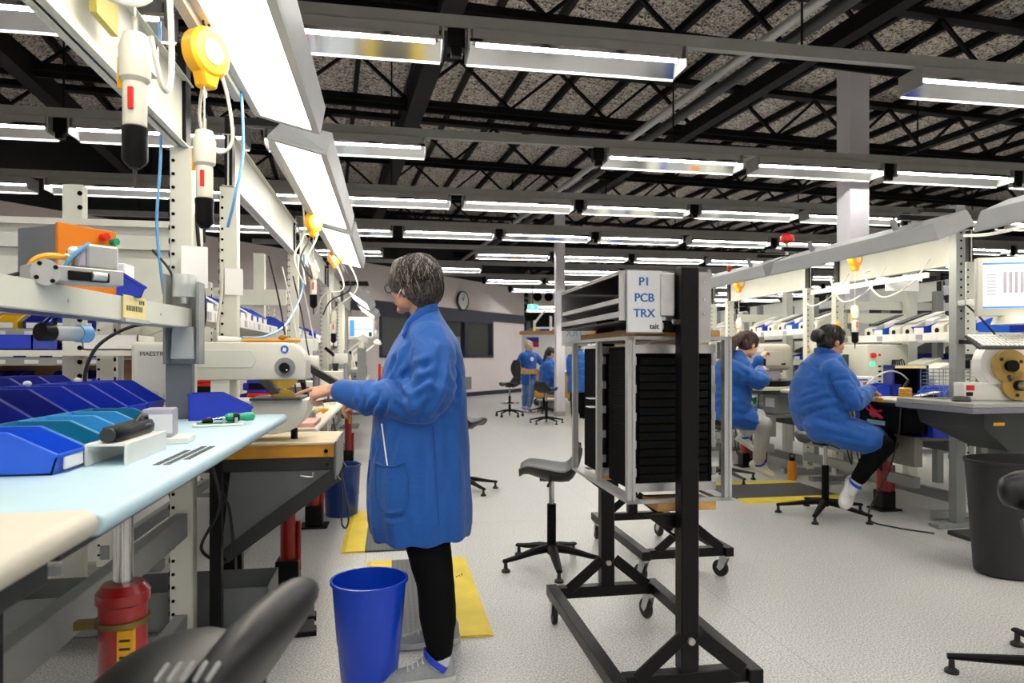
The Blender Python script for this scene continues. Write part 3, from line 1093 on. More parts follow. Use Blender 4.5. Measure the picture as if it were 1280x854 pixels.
# ---- small things on the mat
br = MB()
br.prism([(-0.69, 1.0), (-0.684, 1.0), (-0.684, 1.044), (-0.606, 1.044), (-0.606, 1.0), (-0.60, 1.0), (-0.60, 1.05), (-0.69, 1.05)], 'y', 1.70, 1.98)
tag(br.build('riser', white, bev=0.001), 'white channel-shaped riser standing on the blue mat', 'riser')
dv = thing('torque_tool', 'black hand tool lying on the white channel riser', 'tool', (-0.645, 1.85, 1.05), 0.0)
b = MB().loft([[V(0.018 * sx * k, y, 0.012 + 0.017 * sz * k2 + 0.006) for sx, sz in ((-1, -.9), (1, -.9), (1.1, 0), (.8, 1), (-.8, 1), (-1.1, 0))] for y, k, k2 in
               ((-0.135, 0.9, 0.75), (-0.12, 1.15, 1.0), (-0.06, 1.2, 1.0), (0, 1.15, 1.05), (0.07, 1.25, 1.15), (0.11, 1.1, 0.9), (0.135, 0.7, 0.5))])
b.build('body', black, dv)
MB().cyl((0.0, -0.142, 0.018), (0, -0.13, 0.018), 0.017, n=14).build('end_cap', darkgrey, dv)
MB().tube([(0.004, 0.02, 0.03), (0.006, 0.05, 0.047), (0.002, 0.1, 0.045), (0, 0.125, 0.02)], 0.006, 8).build('trigger_guard', black, dv)
MB().bx((0.0205, 0.06, 0.02), (0.004, 0.04, 0.014)).build('screen', slate, dv)
bl = thing('grey_block', 'small grey plastic block on a flat base on the blue mat', 'block', (-0.655, 2.14, 1.0), 0.1)
MB().box(-0.075, 0.075, -0.06, 0.06, 0, 0.018).build('base', white, bl, 0.002)
MB().box(-0.05, 0.03, -0.045, 0.045, 0.018, 0.10).build('body', steelblue, bl, 0.006, 2)
MB().box(-0.03, 0.031, -0.0465, -0.045, 0.03, 0.085).build('face', paper, bl, smooth=0)
sd = thing('screwdriver', 'green and black screwdriver lying across a small circuit board', 'screwdriver', (-0.62, 2.63, 1.0), 0.25)
MB().lathe([(0.006, 0.0), (0.015, 0.01), (0.017, 0.04), (0.013, 0.055), (0.017, 0.075), (0.015, 0.1), (0.005, 0.105)], 14, (0.02, 0, 0.028), (1, 0.1, 0)).build('handle', green, sd)
MB().lathe([(0.0152, 0.02), (0.0178, 0.04), (0.0145, 0.05), (0.012, 0.053)], 14, (0.02, 0, 0.028), (1, 0.1, 0)).build('grip', black, sd)
MB().cyl((0.02, 0, 0.028), (-0.06, -0.01, 0.018), 0.004, n=8).build('shank', steel, sd)
MB().cyl((-0.02, -0.003, 0.02), (-0.055, -0.008, 0.016), 0.009, n=10).build('collar', black, sd)
pb = thing('circuit_board', 'small bare circuit board under the green screwdriver', 'board', (-0.62, 2.62, 1.0), 0.25)
MB().box(-0.085, 0.085, -0.04, 0.05, 0.001, 0.009).build('panel', white, pb, 0.001)
MB().box(-0.07, 0.06, -0.03, 0.03, 0.009, 0.011).build('solder_mask', greenpcb, pb, smooth=0)
for q in ((0.02, -0.03), (-0.03, 0.02), (0.06, -0.032)):
    MB().cyl((q[0], q[1], 0.009), (q[0], q[1], 0.03), 0.006, n=8).build('standoff', alu, pb)
# printed pattern on the mat (flat print)
pr = MB()
for r_ in range(3):
    for c_ in range(13):
        if (r_ == 2 and c_ < 3) or (r_ == 0 and c_ > 9):
            continue
        x, y = -0.535 + r_ * 0.022, 1.70 + c_ * 0.026
        pr.box(x - 0.008, x + 0.008, y - 0.009, y + 0.009, 1.0002, 1.0008)
po = pr.build('mat_print', printed, b1, smooth=0)

# ---- grey tray under bench 1
tr = thing('steel_tray', 'long open grey steel tray lying under the blue-topped bench', 'tray', (0, 0, 0.0))
tb = MB()
x0, x1, ya, yb, z0, z1 = -2.0, -0.53, 3.105, 3.385, 0.08, 0.25
tb.box(x0, x1, ya, yb, z0, z0 + 0.004).box(x0, x1, ya, ya + 0.004, z0, z1).box(x0, x1, yb - 0.004, yb, z0, z1).box(x0, x0 + 0.004, ya, yb, z0, z1).box(x1 - 0.004, x1, ya, yb, z0, z1)
tb.build('shell', midgrey, tr, smooth=0)
for xx in (-1.9, -0.6):
    MB().box(xx - 0.03, xx + 0.03, ya + 0.02, yb - 0.02, 0.0, z0).build('foot', darkgrey, tr, smooth=0)

# ---- clutter on the instrument channel
ob = thing('control_box', 'slate grey control box with an orange front panel on the cream channel', 'box', (-0.905, 2.26, 1.447), math.radians(58))
MB().box(-0.10, 0.082, 0.0, 0.17, 0, 0.188).build('case', slate, ob, 0.003)
MB().box(-0.102, 0.084, -0.012, 0.0, -0.002, 0.193).build('front_panel', orange, ob, 0.002)
MB().cyl((0.035, -0.012, 0.17), (0.035, -0.034, 0.17), 0.012, n=14).build('push_button', redplastic, ob)
MB().cyl((0.068, -0.012, 0.16), (0.068, -0.034, 0.16), 0.011, n=14).build('push_button', green, ob)
for q in ((-0.07, 0.11), (-0.02, 0.07), (-0.07, 0.05)):
    MB().cyl((q[0], -0.012, q[1]), (q[0], -0.016, q[1]), 0.006, n=10).build('screw', darkgrey, ob)
MB().cyl((-0.1, 0.05, 0.06), (-0.14, 0.05, 0.05), 0.012, n=10).build('cable_gland', white, ob)
MB().tube(bezier((-0.14, 0.05, 0.05), (-0.2, 0.04, 0.03), (-0.25, 0.0, 0.01), (-0.3, -0.05, 0.005)), 0.006, 6).build('lead', cable_b, ob)
sv = thing('pneumatic_actuator', 'aluminium air cylinder block with valve and hoses in front of the orange panel', 'actuator', (-0.885, 1.99, 1.447), math.radians(42))
MB().box(-0.06, 0.16, -0.045, 0.045, 0.0, 0.042).build('base', alu_matt, sv, 0.003)
MB().box(0.07, 0.15, -0.04, 0.04, 0.042, 0.108).build('cylinder', alu_matt, sv, 0.006)
MB().box(0.05, 0.069, -0.035, 0.035, 0.045, 0.1).build('valve', steelblue, sv, 0.003)
MB().cyl((-0.03, -0.05, 0.02), (-0.03, -0.044, 0.02), 0.034, n=20).build('flange', alu, sv)
for a in range(4):
    MB().cyl((-0.03 + 0.026 * math.cos(a * PI / 2 + .6), -0.052, 0.02 + 0.026 * math.sin(a * PI / 2 + .6)), (-0.03 + 0.026 * math.cos(a * PI / 2 + .6), -0.05, 0.02 + 0.026 * math.sin(a * PI / 2 + .6)), 0.006, n=8).build('screw', black, sv)
MB().tube(bezier((-0.05, 0.0, 0.04), (-0.04, -0.02, 0.075), (0.02, -0.02, 0.075), (0.05, 0, 0.06)), 0.008, 7).build('yellow_hose', yellow, sv)
MB().tube(bezier((0.02, -0.03, 0.04), (0.03, -0.05, 0.08), (0.06, -0.04, 0.09), (0.08, -0.02, 0.11)), 0.006, 7).build('blue_hose', cable_blue, sv)
MB().box(0.02, 0.12, -0.056, -0.046, 0.005, 0.03).build('sensor', black, sv, 0.002)
MB().cyl((0.075, -0.056, 0.02), (0.11, -0.056, 0.02), 0.012, n=12).build('fitting', alu, sv)
for i, q in enumerate(((0.045, 0.02, 0.07), (0.045, -0.02, 0.085), (0.03, 0, 0.055))):
    MB().ell(q, (0.016, 0.014, 0.014)).build('push_fitting', white, sv)
gb = thing('gearbox', 'blurred pale grey machine head at the left edge of the picture', 'machine', (-0.99, 1.45, 1.447))
MB().box(-0.06, 0.1, -0.1, 0.1, 0.0, 0.18).build('case', cream2, gb, 0.01, 2)
MB().box(0.1, 0.125, -0.06, 0.08, 0.02, 0.15).build('plate', alu_matt, gb, 0.006)
MB().cyl((0.125, 0, 0.06), (0.135, 0, 0.06), 0.012, n=10).cyl((0.125, 0.04, 0.12), (0.135, 0.04, 0.12), 0.012, n=10).build('bolts', white, gb, kind='stuff')
MB().cyl((0.02, 0.1, 0.04), (0.02, 0.22, 0.04), 0.035, n=16).build('motor', alu_matt, gb)
put_bin((-0.90, 2.46, 1.447), PI / 2 + 0.5, 0.10, 0.13, 0.075, binblue, 'small blue bin tipped against a white carton on the cream channel', GA)
wc = tag(MB().box(-0.985, -0.90, 2.53, 2.62, 1.447, 1.57).build('white_carton', card, bev=0.003), 'white carton standing behind the small blue bin on the channel', 'carton')
tgs = thing('reference_card', 'pale yellow card with small black marks clipped to the cream channel', 'card', (-0.842, 2.45, 1.375), -0.087)
MB().box(0.0, 0.003, -0.08, 0.08, 0.0, 0.075).build('sheet', paleyel, tgs, smooth=0)
for i in range(9):
    MB().box(0.003, 0.0036, -0.06 + i * 0.013, -0.053 + i * 0.013, 0.025, 0.042).build('mark', printed, tgs, smooth=0)
for i in range(3):
    MB().box(0.003, 0.0036, 0.03 + i * 0.014, 0.038 + i * 0.014, 0.05, 0.064).build('mark', printed, tgs, smooth=0)
MB().box(0.0, 0.012, -0.085, 0.09, -0.012, 0.0).build('clip_rail', alu_matt, tgs, smooth=0)
it = thing('inspection_tube', 'clear plastic tube with a black end cap hanging under the cream channel', 'tube', (-0.90, 2.02, 1.315))
MB().lathe([(0.022, 0), (0.022, 0.09), (0.02, 0.092)], 18, (0, 0, 0), (0.4, 1, 0)).build('barrel', smoke, it)
MB().lathe([(0.024, -0.035), (0.024, 0.0), (0.02, 0.005)], 18, (0, 0, 0), (0.4, 1, 0)).build('end_cap', black, it)
MB().lathe([(0.025, 0.085), (0.025, 0.12), (0.012, 0.121)], 18, (0, 0, 0), (0.4, 1, 0)).build('collar', cable_blue, it)
MB().cyl((0, 0.02, 0.0), (0, 0.02, 0.04), 0.006, n=8).build('hanger', black, it)
MB().cyl((0.01, 0.1, -0.012), (-0.02, 0.02, -0.014), 0.007, n=8).build('stripe', tagred, it)

# bracket with clear cup and white card on the end upright
hb = thing('holder_bracket', 'grey perforated holder with a clear plastic cup on the bench upright', 'bracket', (PX + 0.02, 2.98, 1.22))
MB().box(-0.05, 0.075, 0.0, 0.012, 0.0, 0.33).box(-0.055, -0.045, -0.07, 0.012, 0.0, 0.36).box(0.07, 0.08, -0.07, 0.012, 0.0, 0.33).build('plate', grey, hb, smooth=0)
MB().prism([(-0.03, 0.02), (0.06, 0.02), (0.055, 0.15), (-0.025, 0.15)], 'y', -0.065, -0.005).build('cup', smoke, hb, 0.004)
MB().cyl((0.015, -0.035, 0.27), (0.015, -0.035, 0.36), 0.045, n=16).build('jar', smoke, hb)
MB().cyl((0.015, -0.035, 0.245), (0.015, -0.035, 0.27), 0.016, n=12).build('knob', alu, hb)
gp = tag(MB().box(PX - 0.045, PX + 0.055, 2.975, 3.02, 0.998, 1.22).build('column_panel', slate, bev=0.002), 'slate grey panel clad on the foot of the bench upright', 'panel')
for i, (x, y, z, w, h, lb) in enumerate(((PX + 0.03, 3.01, 1.62, 0.10, 0.17, 'white card taped to the first left-hand upright above the clear cup'),
                                         (PX + 0.0, 3.862, 1.65, 0.09, 0.14, 'white card taped to the second left-hand upright'))):
    tag(MB().bx((x + 0.03, y - 0.012, z), (w, 0.003, h), Matrix.Rotation(0.25, 3, 'Z')).build('paper_card', card, smooth=0), lb, 'card')

# ---- rails with balancers and hanging drivers
rl = tag(MB().box(-0.66, -0.62, 0.6, 3.05, 2.33, 2.37).build('tool_rail', alu_matt, bev=0.004), 'aluminium tool rail running beside the nearest task light', 'rail')
rl2 = tag(MB().box(-0.66, -0.62, 3.95, 9.4, 2.38, 2.42).build('tool_rail', alu_matt, bev=0.004), 'aluminium tool rail running beside the farther task lights', 'rail')
balancer('yellow spring balancer hanging beside the nearest task light', -0.60, 2.38, 2.13, 1.15, yellow, 1.0)
balancer('yellow spring balancer hanging beside the second task light', -0.60, 5.5, 2.18, 1.15, yellow, 1.0)
balancer('orange spring balancer hanging beside the third task light', -0.60, 7.6, 2.2, 1.2, balancer_orange, 0.3)
screwdriver('big cream electric screwdriver hanging at the upper left', -0.60, 1.75, 2.02, 0.33, hook=0.33)
screwdriver('cream electric screwdriver with a red lever hanging by the end upright', -0.60, 2.36, 1.99, 0.33, hook=0.14)
screwdriver('cream electric screwdriver hanging over the second bench by the cut woman\'s hair' if False else 'cream electric screwdriver hanging under the second yellow balancer', -0.60, 5.5, 1.98, 0.36, hook=0.2)
screwdriver('cream electric screwdriver hanging under the orange balancer', -0.62, 7.6, 1.75, 0.36, hook=0.45)
# air hoses and leads
GC = 'leads and hoses over the left benches'
cable('thick white lead looping over the nearest hanging screwdriver', spline([(-0.86, 1.2, 2.42), (-0.8, 1.4, 2.2), (-0.66, 1.6, 2.06), (-0.57, 1.75, 2.1), (-0.56, 1.8, 2.3), (-0.6, 1.8, 2.5)]), 0.008, cable_w, GC)
cable('white lead hanging down beside the big screwdriver', spline([(-0.62, 1.95, 2.5), (-0.6, 2.0, 2.25), (-0.6, 2.02, 2.02), (-0.61, 1.98, 1.98), (-0.63, 1.95, 2.1)]), 0.008, cable_w, GC)
cable('white coil of lead hanging under the nearest yellow balancer', spline([(-0.6, 2.45, 2.3), (-0.56, 2.5, 2.15), (-0.55, 2.52, 2.0), (-0.6, 2.5, 1.96), (-0.64, 2.46, 2.05), (-0.62, 2.44, 2.2)]), 0.006, cable_w, GC)
cable('blue air hose running down the first left-hand upright', spline([(PX - 0.06, 2.95, 2.6), (PX - 0.055, 2.95, 2.1), (PX - 0.07, 2.95, 1.8), (PX - 0.055, 2.95, 1.6), (PX - 0.04, 2.94, 1.5)]), 0.006, cable_blue, GC)
cable('blue air hose hanging behind the cream screwdriver by the end upright', spline([(-0.62, 3.0, 2.4), (-0.6, 2.95, 2.1), (-0.62, 2.9, 1.9), (-0.66, 2.95, 1.78)]), 0.006, cable_blue, GC)
cable('blue air hose looping down to the machine brush tray', spline([(-0.72, 5.9, 2.1), (-0.72, 5.8, 1.8), (-0.75, 5.2, 1.5), (-0.8, 4.6, 1.38), (-0.86, 4.2, 1.36)]), 0.009, cable_blue, GC)
cable('white lead hanging down the second left-hand upright', spline([(PX - 0.03, 3.85, 1.75), (PX - 0.03, 3.845, 1.6), (PX - 0.05, 3.84, 1.4), (PX - 0.04, 3.845, 1.2), (PX - 0.04, 3.85, 0.87)]), 0.008, cable_w, GC)
cable('black lead hanging beside the second left-hand upright', spline([(PX + 0.05, 3.06, 1.85), (PX + 0.06, 3.1, 1.6), (PX + 0.07, 3.12, 1.42), (PX + 0.05, 3.08, 1.33)]), 0.008, cable_b, GC)
cable('black lead arching from the clear cup holder over the blue bins', spline([(PX - 0.02, 2.93, 1.38), (-1.0, 2.9, 1.37), (-1.12, 2.9, 1.30), (-1.17, 2.9, 1.2), (-1.17, 2.9, 1.1)]), 0.007, cable_b, GC)
cable('thin black lead tied to the first left-hand upright', spline([(PX - 0.09, 2.96, 1.68), (PX - 0.02, 2.94, 1.6), (PX + 0.0, 2.93, 1.53)]), 0.005, cable_b, GC)
for i in range(3):
    x = -0.79 + 0.05 * i
    cable('pale lead dropping from the second yellow balancer, %s from the aisle' % ORD[2 - i], spline([(x + 0.1, 5.6, 2.45), (x + 0.12, 5.5, 2.2), (x + 0.06, 5.4, 2.0), (x + 0.14, 5.4, 1.8 + 0.05 * i), (x + 0.1, 5.5, 2.0)]), 0.007, cable_b if i == 1 else cable_w, GC)
for i in range(3):
    x = -0.7 + 0.07 * i
    cable('pale lead looping under the orange balancer, %s from the aisle' % ORD[2 - i], spline([(x, 7.6, 2.4), (x + 0.16, 7.4, 2.15), (x + 0.2, 7.3, 1.95), (x + 0.0, 7.4, 1.9 - 0.06 * i), (x - 0.1, 7.6, 1.7)]), 0.008, cable_b if i == 1 else cable_w, GC)
# end bracket over bench 1: small yellow-green plate and clamps on the beam
tag(MB().box(-0.82, -0.80, 2.05, 2.2, 2.20, 2.36).build('clip_plate', mat('olive_plate', '#a8a04a', 0.5), smooth=0), 'olive plate clipped to the nearest overhead beam', 'plate')
tag(MB().box(-0.80, -0.72, 2.25, 2.29, 2.2, 2.22).box(-0.74, -0.72, 2.24, 2.3, 2.12, 2.22).build('clamp', alu), 'small metal clamp on the nearest overhead beam', 'clamp')

# ---- task lights over the left row
TL = (-0.44, 2.30)
task_light('nearest task light, brightly lit, over the blue-topped bench', -0.47, 1.0, 3.28, 2.33, 0.24, 0.30)
task_light('second task light from the camera over the left benches', -0.47, 3.6, 5.75, 2.33, 0.24, 0.30)
task_light('third task light from the camera over the left benches', -0.47, 5.95, 8.2, 2.33, 0.24, 0.30)
task_light('tilted task light, small and grey, beyond the third one', -0.44, 9.3, 10.7, 2.05, 0.6, 0.34)
task_light('tilted task light, farthest over the left benches', -0.40, 11.2, 12.6, 2.0, 0.6, 0.34)

# ---- further benches in the left row
GB = 'workbenches of the left row'
lb = []
for i, (y0, y1, ps) in enumerate(((3.85, 6.35, (True, True)), (6.75, 9.2, (False, True)), (9.5, 12.0, (True, True)), (12.3, 14.8, (True, True)))):
    lb.append(workstation(['cream workbench just behind the blade machine', 'cream workbench under the orange balancer', 'cream workbench carrying the small monitor',
                           'cream workbench farthest along the left row'][i], -1, -0.40, 0.42, y0, y1, 0.86, beige, PX, 2.16, 2.44, posts=ps, shelf=(1.5, -1.0, -1.4), group=GB))
for i, y in enumerate((6.75,)):
    pass
# back-to-back half benches behind
for i, (y0, y1) in enumerate(((4.2, 6.4), (6.8, 9.2), (9.6, 12))):
    t = workstation('cream bench on the far side of the left row, %s from the camera' % ORD[i], 1, -1.75, 0.75, y0, y1, 0.86, beige, -1.6, 1.9, None, group=GB)
# jacks
jack('red hydraulic jack with a chrome rod and yellow label under the blue bench', -0.665, 1.86, 0.955, 0.273, 0.055)
jack('red hydraulic jack under the wooden machine stand', -0.55, 3.84, 0.77, 0.1, 0.042)
jack('red hydraulic jack beside the navy bucket', -0.56, 5.2, 0.77, 0.1, 0.042)
jack('red hydraulic jack behind the navy bucket', -0.5, 8.2, 0.77, 0.1, 0.042)

# ================================================================ BLADE MACHINE on its wooden stand
ms = thing('depaneling_machine', 'cream bench machine with round brass blades and a black dial knob', 'machine', (0, 0, 0))
MY0, MY1 = 3.24, 3.42
mb = MB()
mb.box(-1.13, -0.90, MY0, MY1, 0.93, 1.315)
mb.build('rear_housing', cream2, ms, 0.02, 3)
MB().prism([(-1.10, 0.98), (-0.93, 0.98), (-0.93, 1.28), (-1.10, 1.28)], 'y', MY0 - 0.003, MY0).build('housing_panel', cream, ms, 0.002)
arm = [(-0.92, 1.315), (-0.92, 1.145), (-0.385, 1.145)] + [(-0.485 + 0.10 * math.cos(a), 1.215 + 0.10 * math.sin(a)) for a in [PI / 2 * k / 8 for k in range(9)]]
MB().prism(arm, 'y', MY0, MY1).build('upper_arm', cream2, ms, 0.008, 2)
MB().prism([(-0.9, 1.20), (-0.62, 1.20), (-0.60, 1.235), (-0.62, 1.28), (-0.9, 1.28)], 'y', MY0 - 0.004, MY0).build('arm_panel', cream, ms, 0.002)
low = [(-0.90, 1.055), (-0.90, 0.91), (-0.52, 0.90)] + [(-0.50 + 0.125 * math.sin(a), 1.03 - 0.125 * math.cos(a)) for a in [PI / 2 * k / 8 for k in range(9)]] + [(-0.375, 1.055)]
MB().prism(low, 'y', MY0 - 0.03, MY1 + 0.02).build('lower_housing', cream2, ms, 0.006, 2)
MB().box(-0.62, -0.40, MY0 - 0.07, MY1 + 0.02, 1.055, 1.066).build('work_table', darkgrey, ms, 0.002)
kx, kz = -0.478, 1.200
MB().cyl((kx, MY0, kz), (kx, MY0 - 0.006, kz), 0.046, n=28).build('dial', grey, ms)
MB().lathe([(0.022, 0), (0.024, 0.02), (0.02, 0.026), (0, 0.026)], 20, (kx, MY0 - 0.006, kz), (0, -1, 0)).build('knob', black, ms)
MB().cyl((kx + 0.012, MY0 - 0.031, kz - 0.01), (kx + 0.012, MY0 - 0.034, kz - 0.01), 0.004, n=8).build('knob_mark', card, ms)
rs = MB().cyl((-0.480, MY0 - 0.0005, 1.284), (-0.480, MY0 - 0.003, 1.284), 0.0175, n=24).build('glove_sign', signblue, ms)
MB().prism([(-0.488, 1.274), (-0.474, 1.274), (-0.472, 1.285), (-0.476, 1.293), (-0.480, 1.288), (-0.484, 1.294), (-0.488, 1.286)], 'y', MY0 - 0.004, MY0 - 0.003).build('symbol', card, rs, smooth=0)
MB().cyl((kx - 0.01, MY0 + 0.03, 1.172), (kx - 0.01, MY0 + 0.036, 1.172), 0.070, n=36).build('upper_blade', brass, ms)
MB().cyl((kx - 0.01, MY0 + 0.03, 1.03), (kx - 0.01, MY0 + 0.036, 1.03), 0.070, n=36).build('lower_blade', brass, ms)
MB().prism([(-0.60, 1.145), (-0.55, 1.145), (-0.50, 1.085), (-0.54, 1.08)], 'y', MY0 - 0.01, MY0 + 0.01).build('blade_guard', darkgrey, ms, 0.003)
text_mesh('machine_lettering', 'MAESTRO 2', 0.027, printed, ms, (-1.09, MY0 - 0.0035, 1.262), (PI / 2, 0, 0), align='LEFT')
lg = text_mesh('raised_logo', 'cab', 0.085, cream2, ms, (-1.085, MY0 - 0.003, 1.085), (PI / 2, 0, 0), depth=0.008, align='LEFT', bold=0.004)
for x in (-0.85, -0.45):
    MB().cyl((x, 3.33, 0.86), (x, 3.33, 0.915), 0.016, n=10).build('foot', black, ms)
MB().box(-0.80, -0.72, 3.25, 3.41, 1.05, 1.15).build('spacer', cream, ms, smooth=0)
# tools lying on top of the arm
tb = thing('wooden_brush', 'wooden-handled brush lying on top of the cream blade machine', 'brush', (0, 0, 1.317))
MB().lathe([(0.005, 0), (0.009, 0.03), (0.007, 0.12), (0.01, 0.2), (0.008, 0.26)], 12, (-0.68, 3.31, 0.009), (1, 0.02, 0)).build('handle', woodgold, tb)
MB().lathe([(0.006, 0.0), (0.012, -0.03), (0.013, -0.07), (0.015, -0.1)], 12, (-0.68, 3.31, 0.013), (1, 0.02, 0)).build('bristles', white, tb)
tag(MB().ell((-0.50, 3.32, 1.335), (0.022, 0.018, 0.017)).build('amber_pot', amber), 'small amber pot standing on top of the cream blade machine', 'pot')

st = thing('machine_stand', 'wooden stand with grey steel brackets carrying the cream machine', 'stand', (0, 0, 0))
MB().box(-1.05, -0.255, 3.16, 3.62, 0.798, 0.86).build('front_board', woodgold, st, 0.003)
MB().box(-1.05, -0.253, 3.155, 3.625, 0.855, 0.866).build('top_board', woodtop, st, 0.002)
MB().box(-1.05, -0.26, 3.17, 3.60, 0.742, 0.797).build('slide_tray', darkgrey, st, 0.002)
MB().box(-0.262, -0.257, 3.165, 3.205, 0.80, 0.85).build('end_clip', casegrey, st, smooth=0)
for xx in (-0.30, -0.30 - 0.012):
    MB().cyl((-0.29, 3.16, 0.827), (-0.29, 3.155, 0.827), 0.009, n=12).build('bolt_hole', black, st)
MB().cyl((-0.285, 3.17, 0.765), (-0.285, 3.165, 0.765), 0.008, n=12).build('bolt_hole', black, st)
for yy in (3.18, 3.57):
    MB().prism([(-0.245, 0.86), (-0.245, 0.70), (-0.70, 0.37), (-0.74, 0.37), (-0.70, 0.74), (-0.26, 0.74), (-0.262, 0.86)], 'y', yy - 0.003, yy + 0.003).build('side_gusset', midgrey, st, smooth=0)
    MB().bar((-0.245, yy - 0.012, 0.72), (-0.72, yy - 0.012, 0.375), 0.03, 0.062).build('diagonal_flange', darkgrey, st, smooth=0)
MB().box(-0.25, -0.244, 3.15, 3.60, 0.70, 0.87).build('end_plate', grey, st, smooth=0)
for yy in (3.43, 3.58):
    frame_post(MB(), -0.76, yy, 0.0, 0.742, 0.06, 0.05).build('leg', black, st, 0.003)
MB().box(-1.0, -0.95, 3.40, 3.6, 0.0, 0.742).build('rear_panel', midgrey, st, smooth=0)
MB().tube([(-0.40, 3.152, 0.72), (-0.36, 3.145, 0.715), (-0.345, 3.145, 0.715), (-0.345, 3.15, 0.735)], 0.0035, 6).build('hook', alu, st)
# dark pedals / foot switch boxes at the rail foot
for i, (px, py) in enumerate(((390, 766), (390, 784))):
    p = at_z(px, py, 0.03)
    f = thing('foot_switch', 'small black foot switch on the floor by the bench rail, %s one' % ('farther' if i == 0 else 'nearer'), 'switch', (p.x - 0.03, p.y, 0), 0.1)
    MB().box(-0.05, 0.05, -0.035, 0.035, 0, 0.025).build('base', black, f, 0.003)
    MB().prism([(-0.03, 0.025), (0.04, 0.025), (0.04, 0.05)], 'x', -0.04, 0.04).build('pedal', darkgrey, f)

# pink board, bench-2 odds and ends
p = at_z(392, 520, 0.86)
tag(MB().box(-0.62, -0.42, 3.9, 4.25, 0.861, 0.885).build('pink_board', pink, bev=0.003), 'pink board lying on the beige bench behind the blade machine', 'board')
sp = thing('solder_reel', 'pale green reel of solder wire on the beige bench by the woman\'s hand', 'reel', (-0.50, 4.32, 0.861))
MB().lathe([(0.05, 0), (0.05, 0.008), (0.035, 0.009), (0.035, 0.056), (0.05, 0.057), (0.05, 0.065), (0.012, 0.065)], 22).build('spool', mat('pale_green', '#b9c7ab', 0.4), sp)
MB().lathe([(0.036, 0.01), (0.044, 0.014), (0.044, 0.05), (0.036, 0.055)], 22).build('wire', alu, sp)

# red and black part boxes stacked behind the machine, blue bins near them
GR = 'red part boxes behind the blade machine'
for i in range(4):
    z = 0.862 + i * 0.082
    o = thing('part_box', 'red part box with black label, %s in the stack beyond the blade machine' % ['bottom', 'second from bottom', 'third from bottom', 'top'][i], 'box', (-1.02, 4.10, z + (0.19 if False else 0)), 0.05, GR)
    MB().box(-0.13, 0.13, -0.1, 0.1, 0, 0.08).build('body', redplastic, o, 0.004)
    MB().box(-0.11, 0.11, -0.103, -0.1, 0.02, 0.06).build('label', black, o, smooth=0)
for i in range(6):
    z = 0.862 + i * 0.082
    o = thing('part_box', 'red part box with black label, %s from the bottom of the stack behind the brush' % ORD[i], 'box', (-0.80, 4.55, z), -0.05, GR)
    MB().box(-0.08, 0.08, -0.1, 0.1, 0, 0.08).build('body', redplastic if i % 2 else binblue, o, 0.004)
    MB().box(-0.07, 0.07, -0.103, -0.1, 0.02, 0.06).build('label', black, o, smooth=0)

# ---- clutter on and above the far left benches (each its own thing)
def shelf_bins(x, y0, y1, z, w, d, h, rz, cols, labelf, group, cardm=None, step=None, axis='y', skip=()):
    n = int((y1 - y0) / (step or w * 1.08))
    for i in range(n):
        if i in skip:
            continue
        q = y0 + (i + 0.5) * (step or w * 1.08)
        loc = (x, q, z) if axis == 'y' else (q, x, z)
        put_bin(loc, rz, w, d, h, cols[i % len(cols)], labelf(i, n), group, cardm)


for b, (y0, y1, nm) in enumerate(((3.95, 6.3, 'the bench behind the blade machine'), (6.85, 9.1, 'the bench under the orange balancer'), (9.6, 11.9, 'the monitor bench'), (12.4, 14.6, 'the farthest left bench'))):
    shelf_bins(-1.18, y0 + 0.1, y1 - 0.1, 1.5, 0.2, 0.28, 0.14, PI / 2, [binblue, white, binblue, binbright], lambda i, n, nm=nm: 'shelf bin over %s, %s from near end' % (nm, ORD[i]), 'bins on the left upper shelves', card)
    shelf_bins(-0.93, y0 + 0.5, y1 - 0.1, 0.862, 0.2, 0.24, 0.12, PI / 2, [binblue, bindark], lambda i, n, nm=nm: 'blue bin at the back of %s, %s from near end' % (nm, ORD[i]), 'bins on the left worktops')


def microscope(label, x, y, z, rz, s=1.0):
    t = thing('stereo_microscope', label, 'microscope', (x, y, z), rz)
    MB().box(-0.11 * s, 0.11 * s, -0.09 * s, 0.09 * s, 0, 0.03 * s).build('base', cream2, t, 0.008)
    MB().cyl((0.07 * s, 0, 0.03 * s), (0.07 * s, 0, 0.36 * s), 0.017 * s).build('column', alu, t)
    MB().box(-0.04 * s, 0.09 * s, -0.04 * s, 0.04 * s, 0.24 * s, 0.33 * s).build('head', white, t, 0.015, 2)
    MB().cyl((-0.02 * s, 0, 0.24 * s), (-0.02 * s, 0, 0.17 * s), 0.03 * s, 0.022 * s).build('objective', darkgrey, t)
    for q in (-1, 1):
        MB().cyl((-0.03 * s, 0.025 * q * s, 0.31 * s), (-0.11 * s, 0.028 * q * s, 0.38 * s), 0.015 * s).build('eyepiece', black, t)
    return t


def monitor(label, x, y, z, rz, w, h, tilt=0.0, screen=None):
    t = thing('monitor', label, 'monitor', (x, y, z), rz)
    o = MB().box(-w / 2, w / 2, 0, 0.05, 0, h).build('bezel', cream2, t, 0.008, 2)
    MB().box(-w * 0.38, w * 0.38, 0.05, 0.11, h * 0.12, h * 0.88).build('rear_shell', cream2, t, 0.015, 2)
    MB().box(-w * 0.43, w * 0.43, -0.003, 0.0, h * 0.13, h * 0.91).build('screen', screen, t, smooth=0)
    return t


def mat_screen(name, bg, bar, k):
    m = mat(name, bg, 0.2, 0, 0.02, 3, emit=bg, power=k)
    return m


